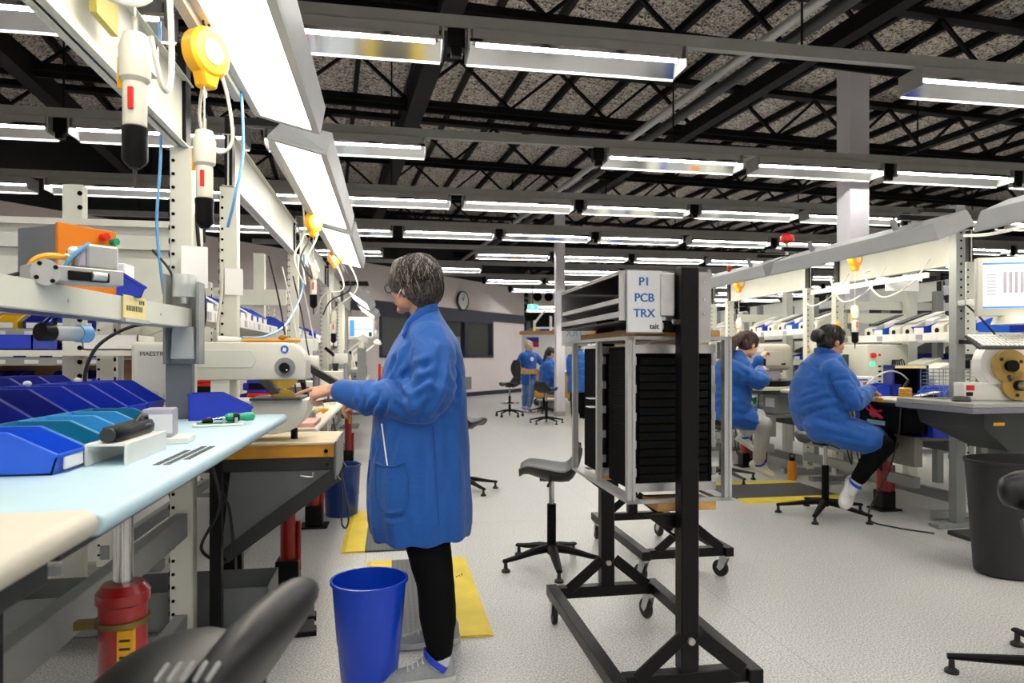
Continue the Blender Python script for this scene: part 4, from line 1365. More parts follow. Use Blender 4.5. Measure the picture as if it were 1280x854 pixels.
scr1 = mat_screen('screen_pale_green', '#c9d8d2', '#3a6f9a', 0.75)
scr2 = mat_screen('screen_lilac', '#d9cfd6', '#2f6fc0', 0.8)
scrbar = mat('screen_blue_bar', '#3a7fc4', 0.3, emit='#3a7fc4', power=0.6)
scrline = mat('screen_grey_line', '#8f8d96', 0.3, emit='#8f8d96', power=0.5)
mo = monitor('small cream monitor with a pale screen above the left benches', -0.42, 9.9, 1.49, 0.0, 0.37, 0.32, screen=scr1)
MB().box(-0.16, -0.10, -0.005, -0.003, 0.05, 0.28).build('screen_bar', scrbar, mo, smooth=0)
MB().box(-0.10, 0.15, -0.005, -0.003, 0.145, 0.155).build('screen_bar', scrbar, mo, smooth=0)
MB().box(0.10, 0.14, -0.005, -0.003, 0.05, 0.11).build('screen_icon', darkgrey, mo, smooth=0)
MB().cyl((0, 0.06, 0.0), (0, 0.06, -0.12), 0.05).build('neck', cream2, mo)
MB().box(-0.06, 0.06, 0.03, 0.1, -0.63, -0.1).build('stand_post', grey, mo, smooth=0)
microscope('white stereo microscope on the bench just past the blade machine', -0.62, 5.05, 0.861, 0.2, 1.2)
microscope('white stereo microscope on the bench under the orange balancer', -0.62, 8.2, 0.861, 0.1, 1.3)
microscope('white stereo microscope on the monitor bench', -0.55, 11.2, 0.861, 0.0, 1.3)
for i, (x, y, z, w, d, h, m, lb) in enumerate((
        (-0.62, 4.75, 0.861, 0.16, 0.2, 0.09, black, 'black instrument box on the bench behind the blade machine'),
        (-0.70, 5.5, 0.861, 0.22, 0.24, 0.2, cream2, 'cream power supply on the bench behind the blade machine'),
        (-0.60, 7.2, 0.861, 0.22, 0.3, 0.24, cream2, 'cream instrument case under the orange balancer'),
        (-0.52, 7.65, 0.861, 0.12, 0.18, 0.10, caseblue, 'navy instrument case under the orange balancer'),
        (-0.64, 8.8, 0.861, 0.24, 0.3, 0.3, grey, 'grey instrument case at the far end of the orange balancer bench'),
        (-0.58, 10.4, 0.861, 0.2, 0.3, 0.2, grey, 'grey instrument case under the small monitor'),
        (-0.60, 12.8, 0.861, 0.24, 0.3, 0.32, cream2, 'cream instrument case on the farthest left bench'),
        (-0.60, 13.6, 0.861, 0.24, 0.3, 0.22, black, 'black instrument case on the farthest left bench'))):
    t = thing('instrument_case', lb, 'instrument', (x, y, z))
    MB().box(-w / 2, w / 2, -d / 2, d / 2, 0, h).build('case', m, t, 0.008, 2)
    MB().box(-w * 0.38, w * 0.38, -d / 2 - 0.003, -d / 2, h * 0.2, h * 0.8).build('front_panel', slate if i % 2 else white, t, smooth=0)
    MB().cyl((w * 0.25, -d / 2 - 0.003, h * 0.5), (w * 0.25, -d / 2 - 0.018, h * 0.5), 0.014, n=12).build('knob', black, t)
    MB().cyl((-w * 0.2, -d / 2 - 0.003, h * 0.65), (-w * 0.2, -d / 2 - 0.012, h * 0.65), 0.008, n=10).build('lamp', redplastic if i % 2 else yellow, t)
# articulated arms with lenses near the monitor
def gooseneck(label, x, y, z, dx, dz, m=white, lens=True):
    t = thing('magnifier_arm', label, 'lamp', (x, y, z), 0, 'jointed bench lamps on the left benches')
    MB().cyl((0, 0, 0), (0, 0, 0.03), 0.05).build('base', m, t)
    MB().bar((0, 0, 0.03), (-0.08, 0, dz * 0.6), 0.025).build('lower_arm', m, t)
    MB().bar((-0.08, 0, dz * 0.6), (dx, 0, dz), 0.022).build('upper_arm', m, t)
    MB().lathe([(0.03, 0.05), (0.075, 0.0), (0.08, -0.02), (0.06, -0.015)], 18, (dx, 0, dz), (0.4, -0.3, 1)).build('lamp_head', m, t)
    return t


gooseneck('white jointed lamp on the bench beyond the orange balancer', -0.58, 9.0, 0.861, 0.22, 0.62)
gooseneck('white jointed lamp behind the small monitor', -0.52, 10.8, 0.861, 0.25, 0.75)
gooseneck('white jointed lamp on the farthest left bench', -0.5, 12.6, 0.861, 0.25, 0.65)
cable('yellow strap coiled on the bench by the blade machine', spline([(-0.52, 4.5, 0.872), (-0.46, 4.6, 0.9), (-0.42, 4.7, 0.9), (-0.46, 4.78, 0.872)]), 0.01, yellow, None, 'strap', 'strap')
cable('black cable bundle arching over the woman\'s pointing hand', spline([(-0.62, 4.3, 0.87), (-0.5, 4.25, 0.95), (-0.36, 4.2, 0.99), (-0.25, 4.3, 0.96), (-0.3, 4.4, 0.87)]), 0.012, cable_b)
# steel rack frames behind the left row (cross beams seen between the uprights)
fr = thing('cross_rack', 'cream rack frame with wide cross beams behind the blue bins', 'rack', (0, 0, 0))
frame_post(MB(), -1.53, 3.67, 0.0, 2.09, 0.092, 0.06).build('upright', cream, fr, 0.004)
toothed_strip((-1.495, 3.638, 0.3), (-1.495, 3.638, 2.08), 0.012, (0, -1, 0), 26).build('slot_holes', blackmatt, fr, kind='stuff')
frame_post(MB(), -4.3, 3.67, 0.0, 2.09, 0.09, 0.06).build('upright', cream, fr, 0.004)
MB().box(-4.3, -0.93, 3.57, 3.635, 1.77, 1.875).build('cross_beam', cream, fr, smooth=0)
MB().box(-4.3, -0.93, 3.54, 3.635, 1.875, 1.905).build('cross_beam_lip', cream2, fr, smooth=0)
MB().box(-4.3, -0.93, 3.60, 3.635, 1.46, 1.768).build('back_panel', cream, fr, smooth=0)
MB().box(-2.6, -1.12, 3.46, 3.82, 1.255, 1.28).build('shelf', cream2, fr, smooth=0)
for i, (x, m, lb) in enumerate(((-2.1, card, 'white tray on the shelf below the cream cross beams'), (-1.75, binblue, 'deep blue tray on the shelf below the cream cross beams'), (-1.30, white, 'white tray at the end of the shelf below the cross beams'))):
    t = thing('shallow_tray', lb, 'tray', (x, 3.60, 1.281))
    MB().box(-0.12, 0.12, -0.12, 0.12, 0, 0.006).box(-0.12, 0.12, -0.12, -0.114, 0.0, 0.07).box(-0.12, 0.12, 0.114, 0.12, 0.0, 0.07).box(-0.12, -0.114, -0.12, 0.12, 0, 0.07).box(0.114, 0.12, -0.12, 0.12, 0, 0.07).build('shell', m, t, smooth=0)
# second cross frame further on
fr2 = thing('cross_rack', 'cream rack frame with cross beams behind the second balancer', 'rack', (0, 0, 0))
for x in (-3.0, -1.2):
    frame_post(MB(), x, 6.6, 0.0, 2.2, 0.1, 0.07).build('upright', cream, fr2, 0.004)
MB().box(-3.0, -0.95, 6.5, 6.56, 1.72, 1.86).build('cross_beam', cream, fr2, smooth=0)
MB().box(-3.0, -0.95, 6.5, 6.56, 1.36, 1.48).build('cross_beam', cream, fr2, smooth=0)

# storage rack with small bins at the far left
rk = thing('storage_rack', 'grey storage rack with rows of small bins behind the blue bin bench', 'rack', (0, 0, 0))
RY = 6.0
RX0, RX1 = -5.6, -2.18
for x in (RX0, -3.9, RX1):
    frame_post(MB(), x, RY + 0.02, 0, 1.75, 0.05, 0.05).build('upright', grey, rk, 0.003)
    frame_post(MB(), x, RY + 0.42, 0, 1.75, 0.05, 0.05).build('upright', grey, rk, 0.003)
for k, z in enumerate((0.78, 1.01, 1.235, 1.465)):
    MB().box(RX0, RX1, RY, RY + 0.45, z - 0.01, z).build('shelf', grey, rk, smooth=0)
    lp = MB().box(RX0, RX1, RY - 0.006, RY, z - 0.055, z + 0.008).build('shelf_lip', casegrey, rk, smooth=0)
    for i in range(14):
        x = RX0 + 0.15 + i * 0.235
        MB().box(x, x + 0.1, RY - 0.009, RY - 0.006, z - 0.04, z - 0.01).build('label_strip', paper, lp, smooth=0)
MB().box(RX0, RX1, RY + 0.44, RY + 0.45, 0.1, 1.75).build('back_panel', cardboard, rk, smooth=0)
cnt = 0
for k, z in enumerate((0.78, 1.01, 1.235, 1.465)):
    n = 17
    for i in range(n):
        x = RX0 + 0.13 + i * 0.19
        if x > RX1 - 0.12 or (i * 5 + k * 3) % 7 == 3:
            continue
        c = binyel if (k == 3 and i in (11, 12, 13)) else (bindark if (i + k) % 3 else binblue)
        put_bin((x, RY + 0.15, z + 0.001), 0, 0.15, 0.26, 0.12, c, '%s small bin, far left rack, %s shelf, %s from left' % ('yellow' if c is binyel else 'blue', ['lowest', 'second lowest', 'third', 'top'][k], ORD[min(i, 19)]), 'small bins in the far left rack', card, 0.5)

# black cables under the left bench
GU = 'cables hanging under the left benches'
for i in range(6):
    x, y = -0.75 - 0.02 * i, 2.9 + 0.25 * i
    cable('black cable looping under the left benches, %s from the camera' % ORD[i], spline([(x, y, 0.93 if i < 1 else 0.74), (x + 0.06, y + 0.05, 0.66), (x - 0.03, y + 0.12, 0.45), (x + 0.07, y + 0.2, 0.38), (x + 0.04, y + 0.28, 0.6), (x - 0.02, y + 0.3, 0.74)]), 0.007, cable_b, GU)
cable('black cable hanging in front of the navy bucket', spline([(-0.40, 4.9, 0.82), (-0.36, 4.8, 0.6), (-0.33, 4.75, 0.3), (-0.33, 4.7, 0.14), (-0.30, 4.72, 0.10), (-0.29, 4.75, 0.2), (-0.35, 4.85, 0.5)]), 0.006, cable_b)

# ================================================================ BUCKETS, MATS
def bucket_fn(label, x, y, h, rb, rt, m, ex=1.0):
    t = thing('bucket', label, 'bucket', (x, y, 0))
    s = rb + (rt - rb) * 0.38
    prof = [(rb * 0.93, 0.0), (rb, 0.012), (s - 0.001, h * 0.38), (s + 0.0015, h * 0.40), (rt - 0.004, h - 0.012), (rt + 0.004, h - 0.01), (rt + 0.004, h),
            (rt - 0.006, h), (s - 0.006, h * 0.4), (rb - 0.008, 0.012), (0.0, 0.012)]
    MB().lathe(prof, 44, ex=ex).build('body', m, t)
    return t


bucket_fn('bright blue plastic bucket on the floor beside the woman in front', -0.085, 2.70, 0.392, 0.108, 0.145, bucket)
bucket_fn('navy blue bucket farther along under the left benches', -0.39, 5.55, 0.40, 0.125, 0.15, bucketdark)


def floor_mat(label, x0, x1, y0, y1, along_y=True, sw=0.15, rz=0.0):
    cx, cy = (x0 + x1) / 2, (y0 + y1) / 2
    t = thing('floor_mat', label, 'mat', (cx, cy, 0), rz, 'yellow-edged floor mats')
    a, b = (x1 - x0) / 2, (y1 - y0) / 2
    if along_y:
        MB().box(-a + sw, a - sw, -b, b, 0, 0.012).build('pad', plate, t, 0.003)
        MB().prism([(-a, 0), (-a + sw, 0), (-a + sw, 0.012), (-a + 0.03, 0.011), (-a, 0.003)], 'y', -b, b).build('yellow_edge', yelmat, t, smooth=0)
        MB().prism([(a, 0), (a - sw, 0), (a - sw, 0.012), (a - 0.03, 0.011), (a, 0.003)], 'y', -b, b).build('yellow_edge', yelmat, t, smooth=0)
    else:
        MB().box(-a, a, -b + sw, b - sw, 0, 0.012).build('pad', plate, t, 0.003)
        MB().prism([(-b, 0), (-b + sw, 0), (-b + sw, 0.012), (-b + 0.03, 0.011), (-b, 0.003)], 'x', -a, a).build('yellow_edge', yelmat, t, smooth=0)
        MB().prism([(b, 0), (b - sw, 0), (b - sw, 0.012), (b - 0.03, 0.011), (b, 0.003)], 'x', -a, a).build('yellow_edge', yelmat, t, smooth=0)
    pr = MB()
    for i in range(3):
        pr.box(a - sw * 0.62 + i * 0.016, a - sw * 0.62 + i * 0.016 + 0.006, 0.2 + i * 0.015, 0.225 + i * 0.02, 0.0121, 0.0126)
    if along_y:
        pr.build('maker_mark', printed, t, smooth=0)
    return t


floor_mat('yellow-edged grey floor mat under the standing woman', -0.15, 0.45, 3.02, 4.22, True)
floor_mat('yellow-edged grey floor mat behind the standing woman', -0.32, 0.38, 4.45, 5.6, True)
floor_mat('yellow-edged grey floor mat by the right-hand seated women', 2.98, 3.95, 5.36, 6.3, False, 0.17)

# ================================================================ ROTATING RACK CART
def caster(parent, x, y, top, rz=0.0, fork=alu, r=0.047):
    c = MB().box(-0.03, 0.03, -0.03, 0.03, top - 0.006, top).build('caster', zinc, parent)
    c.location = (x, y, 0)
    c.rotation_euler = (0, 0, rz)
    f = MB()
    for s in (-1, 1):
        f.prism([(-0.022, top - 0.012), (0.022, top - 0.012), (0.042, r + 0.004), (0.022, r - 0.012), (0.0, r + 0.01)], 'x', s * 0.017 - 0.0015, s * 0.017 + 0.0015)
    f.cyl((0, 0, top - 0.02), (0, 0, top - 0.005), 0.022)
    f.build('fork', fork, c)
    MB().lathe([(0.012, -0.012), (r * 0.9, -0.012), (r, -0.007), (r, 0.007), (r * 0.9, 0.012), (0.012, 0.012)], 22, (0, 0.028, r), (1, 0, 0)).build('wheel', rubber, c)
    return c


def cart(label):
    t = thing('rack_cart', label, 'cart', (1.0, 2.65, 0))
    ox, oy = -1.0, -2.65
    X0, X1, Y0, Y1, zb = 0.715, 1.255, 2.15, 3.13, 0.13
    w = 0.05

    def b(mb):
        return mb.xf(Matrix.Translation((ox, oy, 0)))
    b(MB().box(X0, X0 + w, Y0, Y1, zb, zb + w)).build('base_rail', black, t, 0.003)
    b(MB().box(X1 - w, X1, Y0, Y1, zb, zb + w)).build('base_rail', black, t, 0.003)
    b(MB().box(X0 + w, X1 - w, Y0 + 0.02, Y0 + 0.02 + w, zb, zb + w)).build('base_crossbar', black, t, 0.003)
    b(MB().box(X0 + w, X1 - w, Y1 - w - 0.02, Y1 - 0.02, zb, zb + w)).build('base_crossbar', black, t, 0.003)
    xp = 0.995
    for yy in (2.195, 3.085):
        b(MB().box(xp - 0.032, xp + 0.032, yy - 0.028, yy + 0.028, zb + w, 1.555)).build('post', black, t, 0.004)
        for s in (-1, 1):
            b(MB().bar((xp + s * 0.03, yy - 0.03, 0.305), (xp + s * 0.19, yy - 0.03, zb + 0.045), 0.008, 0.05)).build('gusset', black, t, 0.002)
        b(MB().cyl((xp, yy - 0.03, 0.29), (xp, yy - 0.042, 0.29), 0.012, n=10)).build('bolt', zinc, t)
    for (x, y, rz) in ((X0 + 0.03, Y0 + 0.05, 0.4), (X1 - 0.03, Y0 + 0.05, 0.6), (X0 + 0.03, Y1 - 0.05, -0.1), (X1 - 0.05, Y1 - 0.05, 0.2)):
        caster(t, x + ox, y + oy, zb, rz)
    # top tray
    tr = b(MB().box(0.765, 1.10, 2.235, 3.03, 1.535, 1.54).box(1.095, 1.10, 2.235, 3.03, 1.36, 1.54)).build('top_tray', mat('maroon_enamel', '#2a100e', 0.25), t, smooth=0)
    b(MB().box(0.765, 1.10, 2.23, 2.235, 1.375, 1.545)).build('front_plate', alu, tr, smooth=0)
    b(MB().box(1.0, 1.095, 2.222, 2.23, 1.30, 1.545)).build('side_plate', alu_matt, tr, smooth=0)
    b(MB().box(0.765, 0.775, 2.23, 3.04, 1.532, 1.545)).build('edge_rail', alu, tr, smooth=0)
    b(MB().box(0.77, 0.79, 2.235, 3.04, 1.435, 1.452)).build('slide_rail', alu_matt, tr, smooth=0)
    b(MB().box(0.765, 0.785, 2.235, 3.04, 1.385, 1.405)).build('slide_rail', alu_matt, tr, smooth=0)
    b(MB().box(0.765, 1.10, 2.235, 3.04, 1.368, 1.374)).build('floor_plate', black, tr, smooth=0)
    b(MB().box(0.765, 1.10, 3.035, 3.04, 1.375, 1.545)).build('rear_plate', alu, tr, smooth=0)
    for q in ((0.90, 2.222, 1.40), (0.90, 2.222, 1.50), (0.915, 2.222, 1.45)):
        b(MB().cyl((q[0] + 0.03, q[1] + 0.008, q[2]), (q[0] + 0.03, q[1] - 0.002, q[2]), 0.006, n=8)).build('screw', steel, tr)
    for q in (1.40, 1.45, 1.51):
        b(MB().cyl((1.07, 2.23, q), (1.07, 2.217, q), 0.005, n=8)).build('screw', steel, tr)
    b(MB().box(0.905, 0.955, 2.205, 2.232, 1.39, 1.535)).build('hinge_bracket', alu, tr, 0.002)
    b(MB().box(0.83, 0.97, 2.24, 2.27, 1.345, 1.368)).build('latch', alu_matt, tr, 0.002)
    # tilting rack in an aluminium frame
    rf = MB()
    x0, x1, y0, y1, z0, z1 = 0.81, 1.20, 2.27, 3.02, 0.735, 1.322
    rf.box(x0, x1, y0, y0 + 0.022, z0, z0 + 0.012).box(x0, x1, y1 - 0.022, y1, z0, z0 + 0.012)
    rf.box(x0, x0 + 0.05, y0, y1, z0, z0 + 0.012).box(x1 - 0.05, x1, y0, y1, z0, z0 + 0.012)
    rk_ = b(rf).build('rack_frame', alu_matt, t, smooth=0)
    b(MB().box(x0, x1, y0, y0 + 0.022, z1 - 0.012, z1).box(x0, x1, y1 - 0.022, y1, z1 - 0.012, z1).box(x0, x0 + 0.022, y0, y1, z1 - 0.012, z1).box(x1 - 0.022, x1, y0, y1, z1 - 0.012, z1)).build('top_frame', alu_matt, rk_, smooth=0)
    for (x, y, w2) in ((x0 + 0.014, y0 + 0.014, 0.028), (x1 - 0.014, y0 + 0.014, 0.028), (x0 + 0.012, y1 - 0.012, 0.024), (x1 - 0.012, y1 - 0.012, 0.024), (x0 + 0.012, (y0 + y1) / 2, 0.022), (x1 - 0.012, (y0 + y1) / 2, 0.022)):
        b(MB().box(x - w2 / 2, x - w2 / 6, y - w2 / 2, y + w2 / 2, z0 + 0.012, z1 - 0.012).box(x + w2 / 6, x + w2 / 2, y - w2 / 2, y + w2 / 2, z0 + 0.012, z1 - 0.012).box(x - w2 / 6, x + w2 / 6, y - w2 / 3, y + w2 / 3, z0 + 0.012, z1 - 0.012)).build('frame_upright', alu_matt, rk_, smooth=0)
    for (ya, yb) in ((2.33, 2.62), (2.68, 2.97)):
        for xs in (0.862, 1.145):
            m2 = MB().box(xs - 0.006, xs + 0.006, ya, yb, 0.765, 1.285)
            n = 46
            for i in range(n):
                z = 0.77 + i * 0.511 / n
                m2.box(xs - 0.009, xs + 0.009, ya + 0.006, yb - 0.006, z, z + 0.005)
            b(m2).build('magazine_side', blackmatt, rk_, smooth=0)
        for i in range(15):
            z = 0.80 + i * 0.030
            b(MB().box(0.872, 1.136, ya - 0.005, ya + 0.012, z, z + 0.0265)).build('circuit_tray', esd, rk_, 0.002, smooth=0)
        b(MB().box(0.868, 1.14, ya + 0.02, yb, 0.775, 1.27)).build('magazine_core', blackmatt, rk_, smooth=0)
        b(MB().box(0.845, 1.165, ya - 0.008, ya + 0.01, 1.262, 1.292)).build('magazine_bar', alu, rk_, smooth=0)
        b(MB().box(0.845, 1.165, ya - 0.008, ya + 0.01, 0.766, 0.796)).build('magazine_bar', alu, rk_, smooth=0)
        for xs in (0.846, 1.150):
            for i in range(5):
                b(MB().box(xs, xs + 0.014, ya - 0.01, ya - 0.004, 0.82 + i * 0.1, 0.85 + i * 0.1)).build('notch_plate', alu_matt, rk_, smooth=0)
    for z in (1.04, 1.075):
        b(MB().box(0.80, 0.853, 2.70, 2.76, z, z + 0.004)).build('board_edge', paper, rk_, smooth=0)
    b(MB().box(0.845, 1.17, 2.30, 3.0, 1.322, 1.347)).build('top_plank', wood, rk_, 0.002)
    b(MB().box(0.92, 1.14, 2.27, 2.42, 0.705, 0.735)).build('lower_block', wood, rk_, 0.002)
    b(MB().box(0.92, 1.14, 2.90, 3.02, 0.705, 0.735)).build('lower_block', wood, rk_, 0.002)
    for yy in (2.245, 3.04):
        b(MB().prism([(0.93, 1.42), (1.02, 1.42), (1.02, 1.335), (0.93, 1.335)], 'y', yy - 0.015, yy + 0.012)).build('pivot_plate', black, t, 0.002)
        b(MB().prism([(0.86, 0.705), (1.04, 0.705), (1.03, 0.62), (0.97, 0.62)], 'y', yy - 0.015, yy + 0.012)).build('pivot_plate', black, t, 0.002)
    b(MB().cyl((0.955, 2.222, 1.37), (0.955, 2.205, 1.37), 0.011, n=10)).build('pivot_bolt', steel, t)
    b(MB().cyl((0.955, 2.226, 0.655), (0.955, 2.20, 0.655), 0.011, n=10)).build('pivot_bolt', steel, t)
    # signs
    s = b(MB().box(0.790, 0.912, 2.213, 2.2165, 1.335, 1.543)).build('sign', paper, t, smooth=0)
    b(MB().box(0.787, 0.915, 2.2165, 2.2205, 1.331, 1.546)).build('sleeve', smoke, s, smooth=0)
    for k, (txt, z) in enumerate((('P1', 1.505), ('PCB', 1.450), ('TRX', 1.397))):
        text_mesh('lettering', txt, 0.040, printblue, s, (0.848 + ox, 2.2125 + oy, z), (PI / 2, 0, 0), heavy=0.0012)
    text_mesh('lettering', 'tait', 0.026, printed, s, (0.884 + ox, 2.2125 + oy, 1.353), (PI / 2, 0, 0), heavy=0.0007)
    s2 = b(MB().box(0.79, 0.915, 3.13, 3.133, 1.30, 1.50)).build('sign', paper, t, smooth=0)
    for k, (txt, z) in enumerate((('P1', 1.46), ('PCB', 1.41), ('TRX', 1.36))):
        text_mesh('lettering', txt, 0.046, mat('faint_blue_print', '#9db6cb', 0.7), s2, (0.853 + ox, 3.1295 + oy, z), (PI / 2, 0, 0)).scale = (-1, 1, 1)
    return t


c1 = cart('black wheeled rack cart in front with a P1 PCB TRX sign on its post')
c2 = dup(c1, (1.0 + 0.635, 2.65 + 1.40, 0), 0.0, 'second black wheeled rack cart standing right behind the signed one')


# ================================================================ STOOLS
def seat_mb(w=0.40, d=0.38, lip=0.14, th=0.075, n=16, m=14):
    rings = []
    for j in range(m + 1):
        v = j / m
        y = -d / 2 + d * v
        zc = 0.018 * math.cos(v * PI * 1.1) * 1.0
        if v > 0.66:
            k = (v - 0.66) / 0.34
            zc += lip * k * k
            y -= 0.03 * k * k
        else:
            zc -= 0.03 * max(0, (0.18 - v) / 0.18) ** 2
        wv = w * (0.72 + 0.28 * math.sin(min(1, v * 1.5) * PI / 2)) * (1 - 0.38 * max(0, (v - 0.72) / 0.28) ** 2)
        if v < 0.1:
            wv *= 0.86 + 1.4 * v
        top, bot = [], []
        for i in range(n + 1):
            u = -1 + 2 * i / n
            x = u * wv / 2
            sad = 0.028 * abs(u) ** 2.2 - 0.02 * max(0, abs(u) - 0.8) * 5 * 0.4
            e = (1 - abs(u) ** 6)
            top.append(V(x, y, zc + sad - 0.012 * (1 - e)))
            bot.append(V(x * 0.97, y + (0.02 if v > 0.7 else 0), zc + sad - th * (0.35 + 0.65 * e) * (0.55 + 0.45 * math.sin(PI * min(max(v, 0.06), 0.94)))))
        rings.append(top + bot[::-1])
    return MB().loft(rings)


seat_me = seat_mb().mesh('seat', puseat, 0, smooth=60)


def stool(label, x, y, rz, hs, ring=False, wheels=False, back=False, base_r=0.30, group='black work stools', brz=0.3, legm=esd, tall_back=False):
    t = thing('work_stool', label, 'stool', (x, y, 0), rz, group)
    bz = 0.085 if wheels else 0.055
    for i in range(5):
        a = 2 * PI * i / 5 + brz
        d = V(math.cos(a), math.sin(a), 0)
        n = V(-d.y, d.x, 0)
        rings = []
        for k, (r_, w_, z_, h_) in enumerate(((0.03, 0.035, bz + 0.055, 0.05), (0.12, 0.028, bz + 0.045, 0.042), (base_r * 0.75, 0.022, bz + 0.02, 0.03), (base_r, 0.018, bz + 0.008, 0.022))):
            c = d * r_ + V(0, 0, z_)
            rings.append([c + n * (w_ * math.cos(q)) + V(0, 0, h_ * 0.5 * math.sin(q)) for q in [2 * PI * j / 8 + PI / 8 for j in range(8)]])
        leg = MB().loft(rings).build('leg', legm, t)
        e = d * (base_r - 0.015)
        if wheels:
            MB().lathe([(0.012, -0.018), (0.03, -0.014), (0.03, 0.014), (0.012, 0.018)], 14, (e.x, e.y, 0.03), (n.x, n.y, 0)).box(e.x - 0.012, e.x + 0.012, e.y - 0.012, e.y + 0.012, 0.03, bz).build('caster', rubber, leg)
        else:
            MB().lathe([(0.026, 0.0), (0.026, 0.012), (0.012, 0.022), (0.010, bz)], 14, e).build('glide', rubber, leg)
    MB().cyl((0, 0, bz + 0.02), (0, 0, max(hs * 0.62, bz + 0.2)), 0.027, n=16).build('outer_column', legm, t)
    MB().cyl((0, 0, max(hs * 0.62, bz + 0.2) - 0.01), (0, 0, hs - 0.06), 0.016, n=14).build('gas_spring', steel, t)
    MB().prism([(-0.06, hs - 0.085), (0.06, hs - 0.085), (0.09, hs - 0.045), (-0.09, hs - 0.045)], 'y', -0.07, 0.07).build('mechanism', black, t, 0.004)
    MB().bar((0.06, 0, hs - 0.075), (0.20, -0.02, hs - 0.085), 0.012, 0.016).build('lever', black, t, 0.003)
    so = link('seat', seat_me, t)
    so.location = (0, 0, hs - 0.005)
    if ring:
        pts = [V(0.20 * math.cos(2 * PI * k / 28), 0.20 * math.sin(2 * PI * k / 28), bz + 0.2) for k in range(29)]
        MB().tube(pts, 0.010, 7).build('foot_ring', steel, t)
        MB().bar((0.2, 0, bz + 0.2), (0.02, 0, bz + 0.2), 0.012).bar((-0.1, 0.173, bz + 0.2), (0, 0.02, bz + 0.2), 0.012).bar((-0.1, -0.173, bz + 0.2), (0, -0.02, bz + 0.2), 0.012).build('ring_spoke', black, t)
    if tall_back:
        MB().bar((0, 0.13, hs - 0.07), (0, 0.25, hs - 0.02), 0.03, 0.02).bar((0, 0.25, hs - 0.03), (0, 0.24, hs + 0.3), 0.03, 0.02).build('back_stem', black, t)
        rg = []
        for k in range(9):
            u = k / 8
            z = hs + 0.12 + 0.36 * u
            hw = 0.17 * math.sin(PI * (0.18 + 0.64 * u)) + 0.03
            yb = 0.21 - 0.03 * math.sin(PI * u)
            rg.append([V(hw * math.cos(q), yb + 0.03 * math.sin(q) + 0.05 * math.cos(q) ** 2 * -0.8, z) for q in [2 * PI * j / 16 for j in range(16)]])
        MB().loft(rg).build('backrest', puseat, t)
    return t


stool('black work stool with a curved seat standing left of the rack cart', 0.94, 3.97, PI * 0.5 + 2.9, 0.60, base_r=0.31, brz=0.15)
stool('black work stool half hidden behind the standing woman\'s back', 0.66, 6.35, 2.2, 0.66, base_r=0.33, brz=0.5)
stool('black stool with a chrome foot ring and backrest beside the pink wall', 2.42, 14.0, -1.2, 0.70, ring=True, wheels=True, tall_back=True, brz=0.1)
stool('black stool beside the white column, in front of the far seated woman', 2.86, 12.5, 2.2, 0.66, base_r=0.33, brz=0.4)
stool('black stool behind the white column by the wooden cabinet', 3.35, 14.9, 0.4, 0.55, base_r=0.3, brz=0.2)

# foreground stool, very near, with a padded back lip and a slotted seat
fb = V(-0.33, 1.05, 0)
fs = thing('work_stool', 'black slotted work stool, blurred and very near at the bottom left', 'stool', fb, 0, 'black work stools')
lp = MB()
pr_path = [(at_t(252, 912, 0.98), 0.030, 0.15), (at_t(279, 864, 0.99), 0.036, 0.16), (at_t(310, 816, 1.01), 0.039, 0.165), (at_t(336, 781, 1.03), 0.038, 0.155), (at_t(352, 761, 1.04), 0.033, 0.135), (at_t(359, 751, 1.045), 0.020, 0.10), (at_t(362, 747, 1.05), 0.006, 0.05)]
dpt = V(0.25, 0.97, 0).normalized()
for_rings = []
for k, (c, th, hw) in enumerate(pr_path):
    nx = pr_path[min(k + 1, len(pr_path) - 1)][0] - pr_path[max(k - 1, 0)][0]
    nx = (nx - dpt * nx.dot(dpt)).normalized()
    sd_ = nx.cross(dpt)
    for_rings.append([c - fb + sd_ * (math.cos(a) * th) + dpt * (math.copysign(abs(math.sin(a)) ** 0.7, math.sin(a)) * hw) for a in [2 * PI * j / 20 for j in range(20)]])
lp.loft(for_rings).build('backrest', puseat, fs, smooth=70)
hump = MB().ell(at_t(205, 868, 1.0) - fb, (0.125, 0.17, 0.066), Matrix.Rotation(-0.25, 3, 'Y'), 24, 14)
hump.build('seat', puseat, fs, smooth=70)
ribm = mat('grey_rib', '#9a9d9c', 0.35)
for i in range(5):
    px = 196 + i * 16
    a, b_ = at_t(px, 850, 0.845), at_t(px + 13, 829 + abs(i - 3), 0.855)
    MB().capsule(a - fb, b_ - fb, 0.0032, 0.0032, 8).build('slot_rib', ribm, fs)
MB().cyl((0.05, 0.03, 0.08), (0.05, 0.03, 0.72), 0.027).build('column', black, fs)
MB().bx((0.05, 0.03, 0.715), (0.16, 0.16, 0.03)).build('mechanism', black, fs)
for i in range(5):
    a = 2 * PI * i / 5 + 0.3
    MB().bar((0.05, 0.03, 0.09), (0.05 + 0.3 * math.cos(a), 0.03 + 0.3 * math.sin(a), 0.055), 0.04, 0.03).cyl((0.05 + 0.29 * math.cos(a), 0.03 + 0.29 * math.sin(a), 0), (0.05 + 0.29 * math.cos(a), 0.03 + 0.29 * math.sin(a), 0.05), 0.022).build('leg', black, fs)

